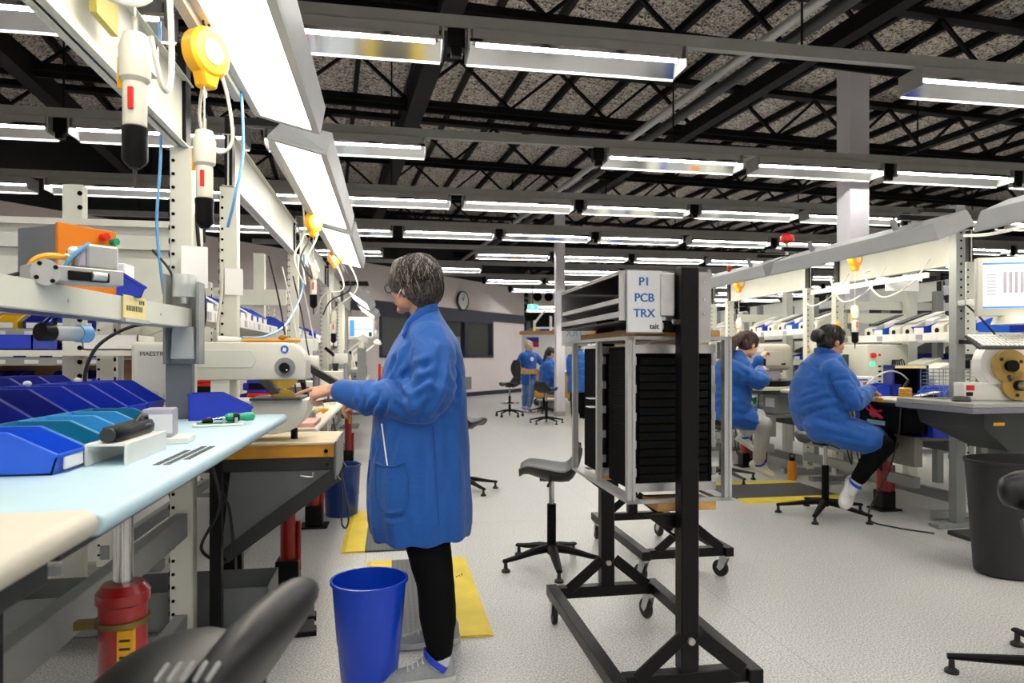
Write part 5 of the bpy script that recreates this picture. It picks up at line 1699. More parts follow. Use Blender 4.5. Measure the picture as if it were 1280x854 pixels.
# more bench clutter behind the blade machine
am = thing('jointed_arm', 'black jointed arm slanting over the bench behind the blade machine', 'arm', (-0.60, 5.2, 0.861))
MB().cyl((0, 0, 0), (0, 0, 0.02), 0.05).build('base', black, am)
MB().bar((0, 0, 0.02), (-0.06, -0.15, 0.36), 0.03).build('lower_arm', black, am, 0.003)
MB().bar((-0.06, -0.15, 0.36), (0.26, -0.30, 0.18), 0.035, 0.05).build('upper_arm', darkgrey, am, 0.003)
MB().box(0.22, 0.30, -0.34, -0.28, 0.13, 0.17).build('clamp', yellow, am, 0.004)
for i, (x, y, r, h, m, lb) in enumerate(((-0.50, 5.0, 0.028, 0.14, white, 'white squeeze bottle on the bench behind the blade machine'), (-0.47, 5.7, 0.026, 0.12, white, 'white squeeze bottle nearer the far end of that bench'),
                                         (-0.52, 6.1, 0.03, 0.16, binblue, 'blue bottle at the far end of the bench behind the blade machine'), (-0.55, 7.4, 0.03, 0.15, redplastic, 'red bottle on the bench under the orange balancer'),
                                         (-0.5, 8.5, 0.03, 0.14, yellow, 'yellow bottle on the bench under the orange balancer'))):
    t = thing('bottle', lb, 'bottle', (x, y, 0.861))
    MB().lathe([(r, 0), (r, h * 0.7), (r * 0.5, h * 0.85), (r * 0.45, h * 0.9)], 16).build('body', m, t)
    MB().lathe([(r * 0.5, h * 0.9), (r * 0.4, h), (0.003, h * 1.25)], 12).build('nozzle', redplastic if m is white else white, t)
for i, (x, y, z, w, d, h, m, lb) in enumerate(((-0.88, 5.0, 1.02, 0.24, 0.2, 0.05, binblue, 'blue tray of leads on the bins behind the blade machine'), (-0.80, 5.9, 1.14, 0.2, 0.2, 0.1, cream2, 'cream box hung on the upright past the second balancer'),
                                               (-0.80, 6.9, 1.2, 0.18, 0.12, 0.22, white, 'white panel box on the upright under the orange balancer'))):
    t = thing('equipment_box', lb, 'box', (x, y, z))
    MB().box(-w / 2, w / 2, -d / 2, d / 2, 0, h).build('case', m, t, 0.006)
    MB().box(-w * 0.3, w * 0.3, -d / 2 - 0.003, -d / 2, h * 0.2, h * 0.7).build('label', paper, t, smooth=0)
    MB().box(-0.02, 0.02, -0.02, 0.02, -z + 0.86, 0).build('bracket', grey, t, smooth=0)
for i in range(4):
    y = 4.6 + 0.55 * i
    cable('grey lead trailing over the left benches, %s from the camera' % ORD[i], spline([(-0.78, y, 1.9), (-0.72, y + 0.05, 1.6), (-0.66, y - 0.03, 1.3), (-0.62, y + 0.04, 1.05), (-0.6, y + 0.02, 0.87)]), 0.006, cable_w if i % 2 else cable_b, 'trailing leads on the left benches')

# ================================================================ RIGHT ROW
RXF, RPX = 3.76, 4.36
GRB = 'workbenches of the right row'
spans = ((4.52, 6.15), (6.55, 8.35), (8.75, 10.6), (11.0, 12.9), (13.3, 15.2))
names = ['the nearer right-hand workbench', 'the second right-hand workbench', 'the third right-hand workbench', 'the fourth right-hand workbench', 'the farthest right-hand workbench']
for i, (y0, y1) in enumerate(spans):
    w = workstation('cream right-hand workbench, %s' % ['the one with the navy case and yellow coil', 'the one with the rounded beige machine', 'third along from the camera', 'fourth along from the camera', 'farthest from the camera'][i],
                    1, RXF, 0.52 if i else 0.52, y0, y1, 0.93, beige if i == 0 else cream2, RPX, 1.97, 2.22, shelf=(1.44 if i == 0 else 1.55, 4.46, 4.85), group=GRB)
    MB().box(4.41, 4.9, y0, y1, 0.885, 0.93).build('rear_worktop', cream2, w, smooth=0)
    MB().box(3.95, 4.02, y0 + 0.1, y1 - 0.1, 0.40, 0.63).build('skirt_panel', grey if i else mat('taupe_steel', '#8a8880', 0.5), w, smooth=0)
    MB().box(3.95, 4.0, y0 + 0.1, y1 - 0.1, 0.24, 0.32).build('front_rail', grey, w, smooth=0)
    MB().box(4.0, 4.8, y0 + 0.1, y1 - 0.1, 0.60, 0.63).build('lower_shelf', grey, w, smooth=0)
    for yy in (y0 + 0.06, y1 - 0.06):
        MB().box(4.2, 4.85, yy - 0.025, yy + 0.025, 0.02, 0.07).build('foot_bar', grey, w, smooth=0)
    if i == 0:
        MB().box(3.757, 3.762, 4.72, 4.80, 0.895, 0.925).build('yellow_tag', yellow, w, smooth=0)
    if i == 0:
        MB().box(RPX - 0.30, RPX - 0.28, y0 + 0.1, y1 - 0.05, 1.86, 1.90).build('hose_rail', white, w, smooth=0)
# task lights: grey backs towards us
for i, (y0, y1) in enumerate(((4.0, 6.05), (6.15, 7.95), (8.2, 10.2), (10.6, 12.6), (12.9, 14.9))):
    task_light('grey-backed task light over %s' % names[i], 3.74, y0, y1, 2.10, -0.38, 0.30, 0.10)
task_light('grey-backed task light at the upper right edge of the picture', 3.74, 1.7, 3.72, 2.10, -0.38, 0.30, 0.10)
for i, (y0, y1) in enumerate(spans[:3]):
    balancer('orange spring balancer over %s' % names[i], 4.0, y0 + 0.85, 2.0, 1.1, balancer_orange, 0.4)
    screwdriver('white electric screwdriver hanging over %s' % names[i], 4.0, y0 + 0.85, 1.70, 0.34, 'electric screwdrivers of the right row', hook=0.26)
screwdriver('white electric screwdriver in a tall sleeve behind the seated woman\'s face', 3.98, 5.95, 1.42, 0.32, 'electric screwdrivers of the right row', hook=0.45)
tag(MB().lathe([(0.012, 0), (0.02, 0.01), (0.025, 0.05), (0.018, 0.07)], 14, (3.64, 6.95, 2.18)).build('beacon', redplastic), 'small red beacon on top of the second right-hand task light', 'beacon')
tag(MB().lathe([(0.012, 0), (0.03, 0.01), (0.022, 0.06), (0.01, 0.075)], 14, (3.63, 4.55, 2.06)).build('red_clip', redplastic), 'small red clip hanging on the near right-hand task light', 'clip')
bc = thing('alarm_beacon', 'red alarm lamp on a thin white pole above the right benches', 'beacon', (5.05, 8.1, 0))
MB().cyl((0, 0, 0.0), (0, 0, 2.72), 0.018, n=8).build('pole', cream2, bc)
MB().lathe([(0.05, 2.72), (0.09, 2.75), (0.09, 2.80), (0.05, 2.84)], 16).build('red_dome', redplastic, bc)
tag(MB().box(4.32, 4.335, 5.88, 6.12, 1.86, 1.98).build('paper_card', card, smooth=0), 'white card hung on the rail over the nearer right-hand bench', 'card')
tag(MB().box(4.05, 4.36, 5.05, 5.06, 1.80, 1.90).build('sign_card', card, smooth=0), 'small white sign under the near right-hand beam', 'card')

# shelf goods of the right row
for i, (y0, y1) in enumerate(spans[:4]):
    zs = 1.441 if i == 0 else 1.551
    n = 8 if i == 0 else 7
    for k in range(n):
        y = y0 + 0.16 + k * (y1 - y0 - 0.3) / n
        if (k + i) % 3 == 0:
            put_bin((4.66, y + 0.03, zs), -PI / 2, 0.17, 0.30, 0.11, binblue if k % 2 else binbright, 'blue shelf bin over %s, %s item from near end' % (names[i], ORD[k]), 'blue bins on the right shelves', card, 0.6)
            o = tag(MB().prism([(-0.06, 0), (0.06, 0.01), (0.08, 0.05), (0.0, 0.08), (-0.07, 0.05)], 'y', -0.05, 0.05).build('paper_packet', card, None, 0.006), 'white packet in the %s shelf item over %s' % (ORD[k], names[i]), 'packet', 'white packets in the shelf bins')
            o.location = (4.66, y + 0.03, zs + 0.075)
        else:
            o = thing('tape_feeder', 'cream sloped-lid tape feeder over %s, %s item from near end' % (names[i], ORD[k]), 'feeder', (4.50, y, zs), 0, 'cream tape feeders on the right shelves')
            MB().prism([(0, 0), (0.36, 0), (0.36, 0.17), (0.3, 0.19), (0.10, 0.12), (0.0, 0.07)], 'y', -0.065, 0.065).build('body', cream2, o, 0.006)
            MB().prism([(0.05, 0.105), (0.33, 0.205), (0.34, 0.215), (0.04, 0.115)], 'y', -0.055, 0.055).build('lid', darkgrey if k % 2 else white, o, 0.002)
            MB().cyl((-0.004, 0, 0.03), (0.0, 0, 0.03), 0.022, n=12).build('spool', black, o)

# ---- the nearer right-hand bench top
cbx = thing('control_cabinet', 'cream machine cabinet with a red stop button and a green lamp', 'machine', (4.18, 5.45, 0.931))
MB().box(0, 0.42, 0.0, 0.42, 0, 0.43).build('case', cream, cbx, 0.008)
MB().box(0.0, 0.16, -0.003, 0, 0.02, 0.41).build('front_panel', cream2, cbx, smooth=0)
MB().cyl((0.05, -0.003, 0.33), (0.05, -0.03, 0.33), 0.024, n=16).build('stop_button', redplastic, cbx)
MB().cyl((0.12, -0.003, 0.335), (0.12, -0.012, 0.335), 0.011, n=12).build('red_lamp', redplastic, cbx)
MB().cyl((0.05, -0.003, 0.255), (0.05, -0.014, 0.255), 0.018, n=14).build('green_lamp', led_green, cbx)
for q in range(4):
    MB().box(0.11, 0.135, -0.008, -0.003, 0.09 + q * 0.045, 0.105 + q * 0.045).build('switch', black, cbx, smooth=0)
for q in range(7):
    cable('black lead fanning out of the cream machine cabinet, %s from the left' % ORD[q], spline([(4.42 + q * 0.012, 5.43, 1.22), (4.37 + q * 0.02, 5.38, 1.15 + 0.01 * q), (4.33 + 0.03 * q, 5.37, 1.06), (4.36 + 0.025 * q, 5.40, 0.94)]), 0.006, cable_b, 'leads of the cream machine cabinet')
sl = thing('press_head', 'dark grey slanted machine head in front of the cream cabinet', 'machine', (4.02, 5.62, 0.931))
MB().prism([(-0.1, 0), (0.1, 0), (0.1, 0.34), (-0.02, 0.34), (-0.1, 0.24)], 'y', 0, 0.25).build('body', grey, sl, 0.004)
MB().prism([(0.04, 0.0), (0.1, 0.0), (0.1, 0.34), (0.04, 0.34)], 'y', -0.004, 0.0).build('side_panel', darkgrey, sl, smooth=0)
MB().box(-0.06, 0.0, -0.003, 0.0, 0.12, 0.17).build('rating_label', paleyel, sl, smooth=0)
pr_ = thing('label_printer', 'small white printer beside the seated woman\'s hand', 'printer', (3.93, 5.30, 0.931))
MB().prism([(-0.13, 0), (0.13, 0), (0.13, 0.15), (-0.11, 0.15)], 'y', -0.1, 0.14).build('case', white, pr_, 0.006)
MB().box(-0.09, 0.06, -0.103, -0.1, 0.118, 0.126).build('paper_slot', black, pr_, smooth=0)
MB().box(0.02, 0.08, -0.103, -0.1, 0.08, 0.1).build('orange_mark', orange, pr_, smooth=0)
nv = thing('fume_box', 'navy case with a yellow strip and dark open front on the near right bench', 'case', (4.12, 4.86, 0.931), -0.25)
MB().box(-0.14, 0.14, 0.0, 0.16, 0, 0.015).box(-0.14, 0.14, 0.0, 0.16, 0.225, 0.25).box(-0.14, -0.125, 0, 0.16, 0, 0.25).box(0.125, 0.14, 0, 0.16, 0, 0.25).box(-0.14, 0.14, 0.15, 0.16, 0, 0.25).build('shell', caseblue, nv, smooth=0)
MB().box(-0.125, 0.125, 0.145, 0.15, 0.015, 0.225).build('filter', blackmatt, nv, smooth=0)
MB().box(-0.12, 0.12, -0.003, 0.0, 0.226, 0.248).build('yellow_strip', paleyel, nv, smooth=0)
gc = thing('wire_coil', 'coil of gold wire sponge standing on the near right bench', 'coil', (3.87, 4.62, 0.931))
for k in range(5):
    pts = [V(0.038 * math.cos(2 * PI * j / 20), 0.038 * math.sin(2 * PI * j / 20), 0.012 + k * 0.015) for j in range(21)]
    MB().tube(pts, 0.009, 7).build('turn', gold, gc)
for i, (x, y, rz, m, lb) in enumerate(((3.98, 5.03, -1.8, binblue, 'deep blue open bin beside the gold coil'), (4.02, 5.22, -1.7, binbright, 'bright blue open bin beside the white printer'),
                                       (4.18, 4.63, -1.2, binbright, 'bright blue tray behind the black soldering handle'))):
    put_bin((x, y, 0.931), rz, 0.19, 0.24, 0.09, m, lb, 'blue bins on the near right bench')
sh_ = thing('keypad_unit', 'black keyboard-like instrument tilted on the near right bench corner', 'instrument', (4.02, 4.57, 0.931), 0.2)
MB().prism([(-0.13, 0), (0.13, 0.0), (0.13, 0.05), (-0.13, 0.015)], 'y', -0.035, 0.035).build('case', black, sh_, 0.003)
MB().prism([(-0.12, 0.0205), (0.12, 0.0525), (0.12, 0.054), (-0.12, 0.022)], 'y', -0.03, 0.03).build('key_field', paper, sh_, smooth=0)
ir = thing('soldering_iron', 'soldering iron in a black stand beside the navy case', 'tool', (3.98, 4.78, 0.931))
MB().lathe([(0.035, 0), (0.035, 0.01), (0.012, 0.02), (0.012, 0.07)], 14).build('stand', black, ir)
MB().cyl((0.0, 0, 0.06), (0.07, 0.02, 0.13), 0.012).build('handle', black, ir)
MB().tube(bezier((0.07, 0.02, 0.13), (-0.05, 0.02, 0.26), (-0.2, 0.02, 0.22), (-0.30, 0.1, 0.03)), 0.006, 6).build('lead', alu, ir)
tag(MB().ell((3.84, 5.02, 0.946), (0.02, 0.02, 0.016)).build('plastic_stopper', redplastic), 'red plastic stopper on the edge of the near right bench', 'stopper')
for i, (x, y, w, d, h, m, lb) in enumerate(((4.45, 4.95, 0.22, 0.2, 0.22, white, 'white folded carton behind the navy case'), (4.60, 5.25, 0.2, 0.2, 0.26, cream2, 'cream carton under the shelf of the near right bench'),
                                            (4.25, 5.15, 0.12, 0.10, 0.12, card, 'white card box beside the blue bins on the near right bench'))):
    t = thing('carton', lb, 'box', (x, y, 0.931))
    MB().box(-w / 2, w / 2, -d / 2, d / 2, 0, h).build('body', m, t, 0.004)
    MB().prism([(-w / 2, h), (w / 2, h), (w * 0.3, h + 0.05)], 'y', -d / 2, d / 2).build('flap', m, t, smooth=0)

# under the near bench
gb_ = thing('glove_box', 'black open box with pink gloves hung under the near right bench', 'box', (3.80, 4.62, 0.66))
MB().box(0, 0.012, -0.05, 0.42, 0, 0.2).box(0, 0.22, -0.05, -0.04, 0, 0.2).box(0, 0.22, 0.41, 0.42, 0, 0.2).box(0, 0.22, -0.05, 0.42, 0, 0.01).box(0.21, 0.22, -0.05, 0.42, 0, 0.22).build('shell', blackmatt, gb_, smooth=0)
MB().box(-0.003, 0.0, 0.13, 0.33, 0.05, 0.085).build('mint_label', teal_pad, gb_, smooth=0)
gl = thing('rubber_glove', 'crumpled pink glove hanging over the edge of the black box', 'glove', (3.787, 4.86, 0.78))
g = MB().ell((0, 0, 0.02), (0.012, 0.05, 0.035)).capsule((0, 0.02, 0.03), (0.004, 0.085, 0.055), 0.011, 0.009).capsule((0, 0.0, 0.04), (0.004, 0.05, 0.085), 0.011, 0.009).capsule((0, -0.02, 0.02), (-0.002, -0.09, -0.01), 0.016, 0.013).capsule((0, -0.03, 0.03), (0.0, -0.08, 0.045), 0.011, 0.009)
g.build('shape', tagred, gl)
for i, (y, m, lb) in enumerate(((4.75, binblue, 'big blue bin on the shelf under the near right bench, nearer one'), (5.2, binblue, 'big blue bin on the shelf under the near right bench, farther one'))):
    put_bin((4.22, y, 0.631), -PI / 2, 0.42, 0.36, 0.2, m, lb, 'big bins under the near right bench', card, 0.8)
tag(MB().box(4.12, 4.34, 4.56, 4.7, 0.632, 0.86).build('cardboard_box', cardboard, bev=0.003), 'brown cardboard box under the near right bench', 'box')
for i, (x, y, c, lb) in enumerate(((4.10, 5.65, green, 'green spray bottle under the near right bench'), (4.14, 5.78, yellow, 'yellow spray bottle under the near right bench'), (4.1, 5.9, white, 'white spray bottle under the near right bench'))):
    t = thing('spray_bottle', lb, 'bottle', (x, y, 0.631))
    MB().lathe([(0.03, 0), (0.032, 0.11), (0.014, 0.14), (0.012, 0.16)], 16).build('body', c, t)
    MB().box(-0.03, 0.015, -0.01, 0.01, 0.16, 0.19).build('trigger', white, t, 0.003)
jack('red hydraulic jack with yellow label beside the seated woman\'s knee', 3.97, 4.97, 0.885, 0.14, 0.06, clamp=True)
jack('red hydraulic jack under the second right-hand bench', 3.97, 7.2, 0.885, 0.14, 0.055)
GK = 'cables under the near right bench'
cable('black cable dropping from the near right bench to the floor by the black bin', spline([(3.78, 4.56, 0.93), (3.76, 4.55, 0.7), (3.72, 4.6, 0.4), (3.62, 4.65, 0.15), (3.55, 4.6, 0.02), (3.6, 4.4, 0.01), (3.75, 4.2, 0.01)]), 0.006, cable_b, GK)
for i in range(4):
    y = 4.9 + 0.12 * i
    cable('black cable hanging beside the red jack of the near right bench, %s from the camera' % ORD[i], spline([(3.79, y, 0.88), (3.84, y + 0.03, 0.7), (3.80, y - 0.05, 0.5), (3.87, y - 0.02, 0.33), (3.92, y + 0.05, 0.5)]), 0.006, cable_b, GK)
wb = thing('water_bottle', 'orange water bottle with black lid on the floor by the mat', 'bottle', tuple(at_z(990, 600, 0.0)))
MB().lathe([(0.038, 0), (0.042, 0.01), (0.042, 0.17), (0.034, 0.19), (0.026, 0.195)], 20).build('body', bottle_o, wb)
MB().lathe([(0.029, 0.195), (0.029, 0.225), (0.02, 0.23)], 16).build('lid', black, wb)
MB().tube([(-0.026, 0, 0.21), (-0.03, 0, 0.25), (0.0, 0, 0.265), (0.03, 0, 0.25), (0.026, 0, 0.21)], 0.006, 6).build('carry_loop', black, wb)

# ---- second right-hand bench: rounded beige machine on a black turntable
rm_ = thing('inspection_machine', 'rounded beige inspection machine between the two seated women', 'machine', (4.02, 6.72, 0.931))
MB().box(-0.26, 0.26, 0.0, 0.36, 0.17, 0.46).build('hood', mat('warm_grey_plastic', '#b7b5aa', 0.42), rm_, 0.07, 4)
MB().box(-0.12, 0.16, -0.006, 0.01, 0.22, 0.38).build('door', mat('warm_grey_plastic', '#b7b5aa'), rm_, 0.006)
MB().box(0.1, 0.15, -0.009, -0.006, 0.23, 0.25).build('badge', black, rm_, smooth=0)
MB().box(-0.22, -0.10, -0.004, 0.0, 0.37, 0.42).build('label', paper, rm_, smooth=0)
MB().box(-0.14, 0.14, 0.06, 0.3, 0.06, 0.18).build('column', steelblue, rm_, 0.01)
MB().lathe([(0.24, 0.0), (0.28, 0.03), (0.28, 0.06), (0.1, 0.062)], 26, (0, 0.15, 0)).build('turntable', black, rm_)
for k in range(4):
    MB().box(-0.2 + k * 0.1, -0.13 + k * 0.1, 0.0, 0.06, 0.0625, 0.09).build('fixture_block', alu, rm_, 0.003)
MB().box(-0.3, -0.24, 0.1, 0.16, 0.0, 0.16).build('objective', white, rm_, 0.008)
for i in range(3):
    put_bin((4.1, 7.3 + i * 0.25, 0.931), -PI / 2, 0.2, 0.26, 0.12, binblue, 'blue bin on the second right-hand bench, %s from the camera' % ORD[i], 'blue bins on the second right bench')
for b in (2, 3, 4):
    y0, y1 = spans[b]
    for i in range(5):
        put_bin((4.15, y0 + 0.25 + i * 0.3, 0.931), -PI / 2, 0.2, 0.26, 0.12, binblue if i % 2 else binbright, 'blue bin on the worktop of %s, %s from the camera' % (names[b], ORD[i]), 'blue bins on the far right benches')
    microscope('white stereo microscope on %s' % names[b], 3.98, y0 + 0.5, 0.931, PI, 1.2)

# racks and further benches behind the right row
def rear_rack(label, x, y0, y1, zs, seed, nm):
    t = thing('storage_rack', label, 'rack', (0, 0, 0), 0, 'storage racks behind the right row')
    n = max(2, int((y1 - y0) / 1.3) + 1)
    for i in range(n):
        yy = y0 + (y1 - y0) * i / (n - 1)
        frame_post(MB(), x, yy, 0, zs[-1] + 0.45, 0.07, 0.07).build('upright', grey, t, smooth=0)
        frame_post(MB(), x + 0.5, yy, 0, zs[-1] + 0.45, 0.07, 0.07).build('upright', grey, t, smooth=0)
    for z in zs:
        MB().box(x - 0.03, x + 0.53, y0, y1, z - 0.02, z).build('shelf', cream2, t, smooth=0)
        MB().box(x - 0.036, x - 0.03, y0, y1, z - 0.06, z + 0.01).build('shelf_lip', white, t, smooth=0)
    r = random.Random(seed)
    for k, z in enumerate(zs):
        yy = y0 + 0.2
        i = 0
        while yy < y1 - 0.15:
            w = r.choice((0.16, 0.2, 0.24))
            m = r.choice((binblue, bindark, binblue, binbright, white, casegrey, green if r.random() < 0.3 else binblue))
            cn = {'blue_bin_plastic': 'blue', 'navy_bin_plastic': 'navy', 'bright_blue_bin_plastic': 'bright blue', 'white_plastic': 'white', 'fixture_grey': 'grey', 'green_plastic': 'green'}[m.name]
            put_bin((x + 0.18, yy, z + 0.001), -PI / 2, w * 0.94, 0.3, r.choice((0.1, 0.13)), m, '%s bin, shelf %s of %s, %s from near end' % (cn, ['one', 'two', 'three', 'four'][k], nm, ORD[min(i, 19)]), 'bins in the racks behind the right row', card if r.random() < 0.5 else None, 0.6)
            yy += w + r.choice((0.02, 0.06, 0.25))
            i += 1
    return t


rear_rack('grey storage rack with mixed bins behind the near right bench', 5.35, 4.6, 7.3, (0.5, 0.85, 1.15, 1.45), 3, 'the near rear rack')
rear_rack('grey storage rack with mixed bins behind the second right bench', 5.35, 7.95, 10.6, (0.5, 0.85, 1.2, 1.55), 4, 'the middle rear rack')
rear_rack('grey storage rack with mixed bins far behind the right benches', 5.35, 11.0, 14.5, (0.5, 0.85, 1.2, 1.55), 5, 'the far rear rack')
for i, (y0, y1) in enumerate(((5.0, 7.2), (7.6, 9.8), (10.2, 12.4), (12.8, 15.0))):
    workstation('cream workbench of the next row beyond the rear racks, %s from the camera' % ORD[i], -1, 7.6, 0.6, y0, y1, 0.93, cream2, 6.9, 1.97, 2.22, shelf=(1.5, 6.8, 6.4), group='workbenches of the rear right row')
    task_light('task light of the rear right row, %s from the camera' % ORD[i], 7.5, y0, y1, 2.12, -0.2, 0.30, 0.1, 'task lights of the rear right row')
# grey cross-frame behind the near bench
fr3 = thing('cross_rack', 'cream cross-frame with slotted upright behind the near right bench', 'rack', (0, 0, 0))
frame_post(MB(), 5.12, 6.05, 0, 2.1, 0.1, 0.09).build('upright', cream, fr3, 0.004)
frame_post(MB(), 5.12, 4.45, 0, 2.35, 0.1, 0.09).build('upright', grey, fr3, 0.004)
MB().box(4.44, 5.1, 6.02, 6.07, 1.58, 1.68).build('cross_beam', cream, fr3, smooth=0)
MB().box(4.44, 7.2, 6.10, 6.14, 1.72, 1.80).build('cross_beam', cream, fr3, smooth=0)
fr4 = thing('cross_rack', 'cream cross-frame behind the second right-hand bench', 'rack', (0, 0, 0))
frame_post(MB(), 5.12, 8.2, 0, 2.1, 0.1, 0.09).build('upright', cream, fr4, 0.004)
MB().box(4.44, 6.8, 8.22, 8.26, 1.70, 1.80).build('cross_beam', cream, fr4, smooth=0)

# ---- right foreground: tape machine table, screen, bin, stool
tt = thing('machine_table', 'grey machine table on a pedestal at the right edge', 'table', (0, 0, 0))
MB().box(3.48, 4.3, 3.60, 4.24, 0.935, 0.965).build('table_top', casegrey, tt, 0.004)
MB().box(3.475, 4.3, 3.595, 4.245, 0.90, 0.934).build('edge_band', mat('lilac_grey', '#6f707c', 0.5), tt, 0.004)
MB().loft([[V(3.60, 3.64, 0.899), V(4.25, 3.64, 0.899), V(4.25, 4.20, 0.899), V(3.60, 4.20, 0.899)], [V(3.62, 3.66, 0.80), V(4.25, 3.66, 0.80), V(4.25, 4.18, 0.80), V(3.62, 4.18, 0.80)],
           [V(3.90, 3.75, 0.64), V(4.18, 3.75, 0.64), V(4.18, 4.05, 0.64), V(3.90, 4.05, 0.64)]]).build('pedestal_head', darkgrey, tt, smooth=20)
MB().box(3.98, 4.12, 3.85, 3.99, 0.02, 0.64).build('pedestal', slate, tt, 0.004)
MB().box(3.85, 4.3, 3.72, 4.2, 0, 0.03).build('base_plate', darkgrey, tt, 0.004)
MB().box(3.68, 3.76, 3.652, 3.658, 0.82, 0.88).build('yellow_label', yellow, tt, smooth=0)
MB().box(3.68, 3.76, 3.650, 3.652, 0.86, 0.88).build('label_heading', steelblue, tt, smooth=0)
tm = thing('tape_machine', 'white tape machine with two amber-cored reels on the grey table', 'machine', (3.90, 3.78, 0.966), -0.25)
MB().box(-0.26, 0.3, 0.0, 0.12, 0, 0.115).build('case', white, tm, 0.008, 2)
MB().cyl((0.01, 0.0, 0.235), (0.01, 0.10, 0.235), 0.165, n=44).build('hood', white, tm)
for (x, z, r) in ((0.01, 0.225, 0.105), (0.06, 0.055 + 0.045, 0.095)):
    MB().cyl((x, -0.004, z), (x, -0.03, z), r, n=36).build('core_disc', mat('amber_core', '#b99a4c', 0.3), tm)
    MB().cyl((x, -0.03, z), (x, -0.06, z), r * 0.36, n=22).build('hub', black, tm)
    for k in range(3):
        a = 2 * PI * k / 3 + 0.4
        MB().cyl((x + r * 0.66 * math.cos(a), -0.03, z + r * 0.66 * math.sin(a)), (x + r * 0.66 * math.cos(a), -0.033, z + r * 0.66 * math.sin(a)), 0.012, n=10).build('bore', darkgrey, tm)
MB().cyl((0.06, -0.06, 0.10), (0.06, -0.20, 0.10), 0.026, n=18).build('spindle', alu, tm)
MB().box(-0.245, -0.195, -0.004, 0, 0.065, 0.10).build('red_switch', redplastic, tm, smooth=0)
MB().box(-0.245, -0.205, -0.004, 0, 0.03, 0.055).build('socket', black, tm, smooth=0)
tag(MB().lathe([(0.05, 0), (0.055, 0.008), (0.045, 0.03), (0.02, 0.034)], 18, (3.57, 3.78, 0.966)).build('mouse_dish', darkgrey), 'small dark round dish on the corner of the grey table', 'dish')
wbk = thing('wire_basket', 'grey wire mesh basket behind the white tape machine', 'basket', (3.84, 4.10, 0.966))
wm = MB()
for i in range(9):
    f = i / 8
    wm.bar((-0.2 + 0.4 * f, -0.1, 0), (-0.2 + 0.4 * f, -0.1, 0.2), 0.003).bar((-0.2 + 0.4 * f, 0.1, 0), (-0.2 + 0.4 * f, 0.1, 0.2), 0.003)
    wm.bar((-0.2, -0.1, 0.2 * f), (0.2, -0.1, 0.2 * f), 0.003).bar((-0.2, 0.1, 0.2 * f), (0.2, 0.1, 0.2 * f), 0.003).bar((-0.2, -0.1, 0.2 * f), (-0.2, 0.1, 0.2 * f), 0.003)
    wm.bar((-0.2 + 0.4 * f, -0.1, 0), (-0.2 + 0.4 * f, 0.1, 0), 0.003)
wm.build('wire_mesh', grey, wbk, kind='stuff', smooth=0)
rp = thing('monitor_post', 'tall grey slotted post holding the screen at the right', 'post', (4.10, 4.38, 0))
MB().box(-0.04, 0.04, -0.035, 0.035, 0, 2.36).build('upright', grey, rp, 0.004)
MB().box(-0.2, 0.2, -0.05, 0.05, 0, 0.03).build('foot', grey, rp, 0.004)
MB().box(-0.3, 0.02, -0.03, 0.03, 2.30, 2.33).build('top_arm', black, rp, smooth=0)
toothed_strip((0.0, -0.0355, 1.5), (0.0, -0.0355, 2.3), 0.008, (0, -1, 0)).build('slot_holes', blackmatt, rp, kind='stuff')
MB().box(-0.03, 0.05, -0.1, 0.0, 1.62, 1.66).bar((0.0, -0.1, 1.64), (-0.15, -0.5, 1.60), 0.04, 0.05).build('monitor_arm', alu_matt, rp, 0.003)
MB().bar((0, -0.04, 1.36), (-0.1, -0.55, 1.33), 0.04, 0.03).build('keyboard_arm', black, rp, 0.003)
ms2 = monitor('cream monitor with a lilac table on screen at the right edge', 3.76, 3.56, 1.50, -0.42, 0.44, 0.36, screen=scr2)
MB().box(-0.19, 0.19, -0.005, -0.003, 0.315, 0.327).build('screen_bar', scrbar, ms2, smooth=0)
MB().box(-0.19, 0.19, -0.005, -0.003, 0.048, 0.058).build('screen_bar', scrbar, ms2, smooth=0)
for k in range(9):
    MB().box(-0.08 + k * 0.03, -0.062 + k * 0.03, -0.005, -0.003, 0.14, 0.27).build('screen_column', scrline, ms2, smooth=0)
for k in range(7):
    MB().box(-0.17, -0.12, -0.005, -0.003, 0.13 + k * 0.02, 0.136 + k * 0.02).build('screen_line', scrline, ms2, smooth=0)
MB().cyl((0, 0.06, 0), (0, 0.06, -0.05), 0.10, 0.12, n=24).build('swivel', cream2, ms2)
kb = thing('keyboard', 'white-keyed keyboard on an arm below the right-hand screen', 'keyboard', (3.70, 3.60, 1.33), -0.2)
kb.rotation_euler = (0.5, 0, -0.2)
MB().box(-0.20, 0.22, -0.08, 0.08, 0, 0.018).build('case', darkgrey, kb, 0.004)
key_me = MB().box(-0.0115, 0.0115, -0.012, 0.012, 0.018, 0.028).mesh('key', white, 0.002)
for r_ in range(5):
    for c_ in range(14):
        o = link('key', key_me, kb)
        o.location = (-0.18 + c_ * 0.028 + r_ * 0.004, 0.06 - r_ * 0.029, 0)
hd = thing('clamp_gun', 'dark grey hand-held tool clamped to the near right upright', 'tool', (4.2, 4.5, 1.2))
MB().box(-0.06, 0.12, -0.07, 0.0, 0.03, 0.07).build('clamp', darkgrey, hd, 0.006)
MB().capsule((-0.03, -0.06, 0.04), (-0.05, -0.06, -0.10), 0.024, 0.018).build('grip', darkgrey, hd)
MB().box(0.02, 0.08, -0.06, -0.01, -0.05, 0.03).build('body', black, hd, 0.008)
MB().capsule((0.05, -0.04, -0.01), (-0.02, -0.05, -0.005), 0.012).build('trigger', black, hd)
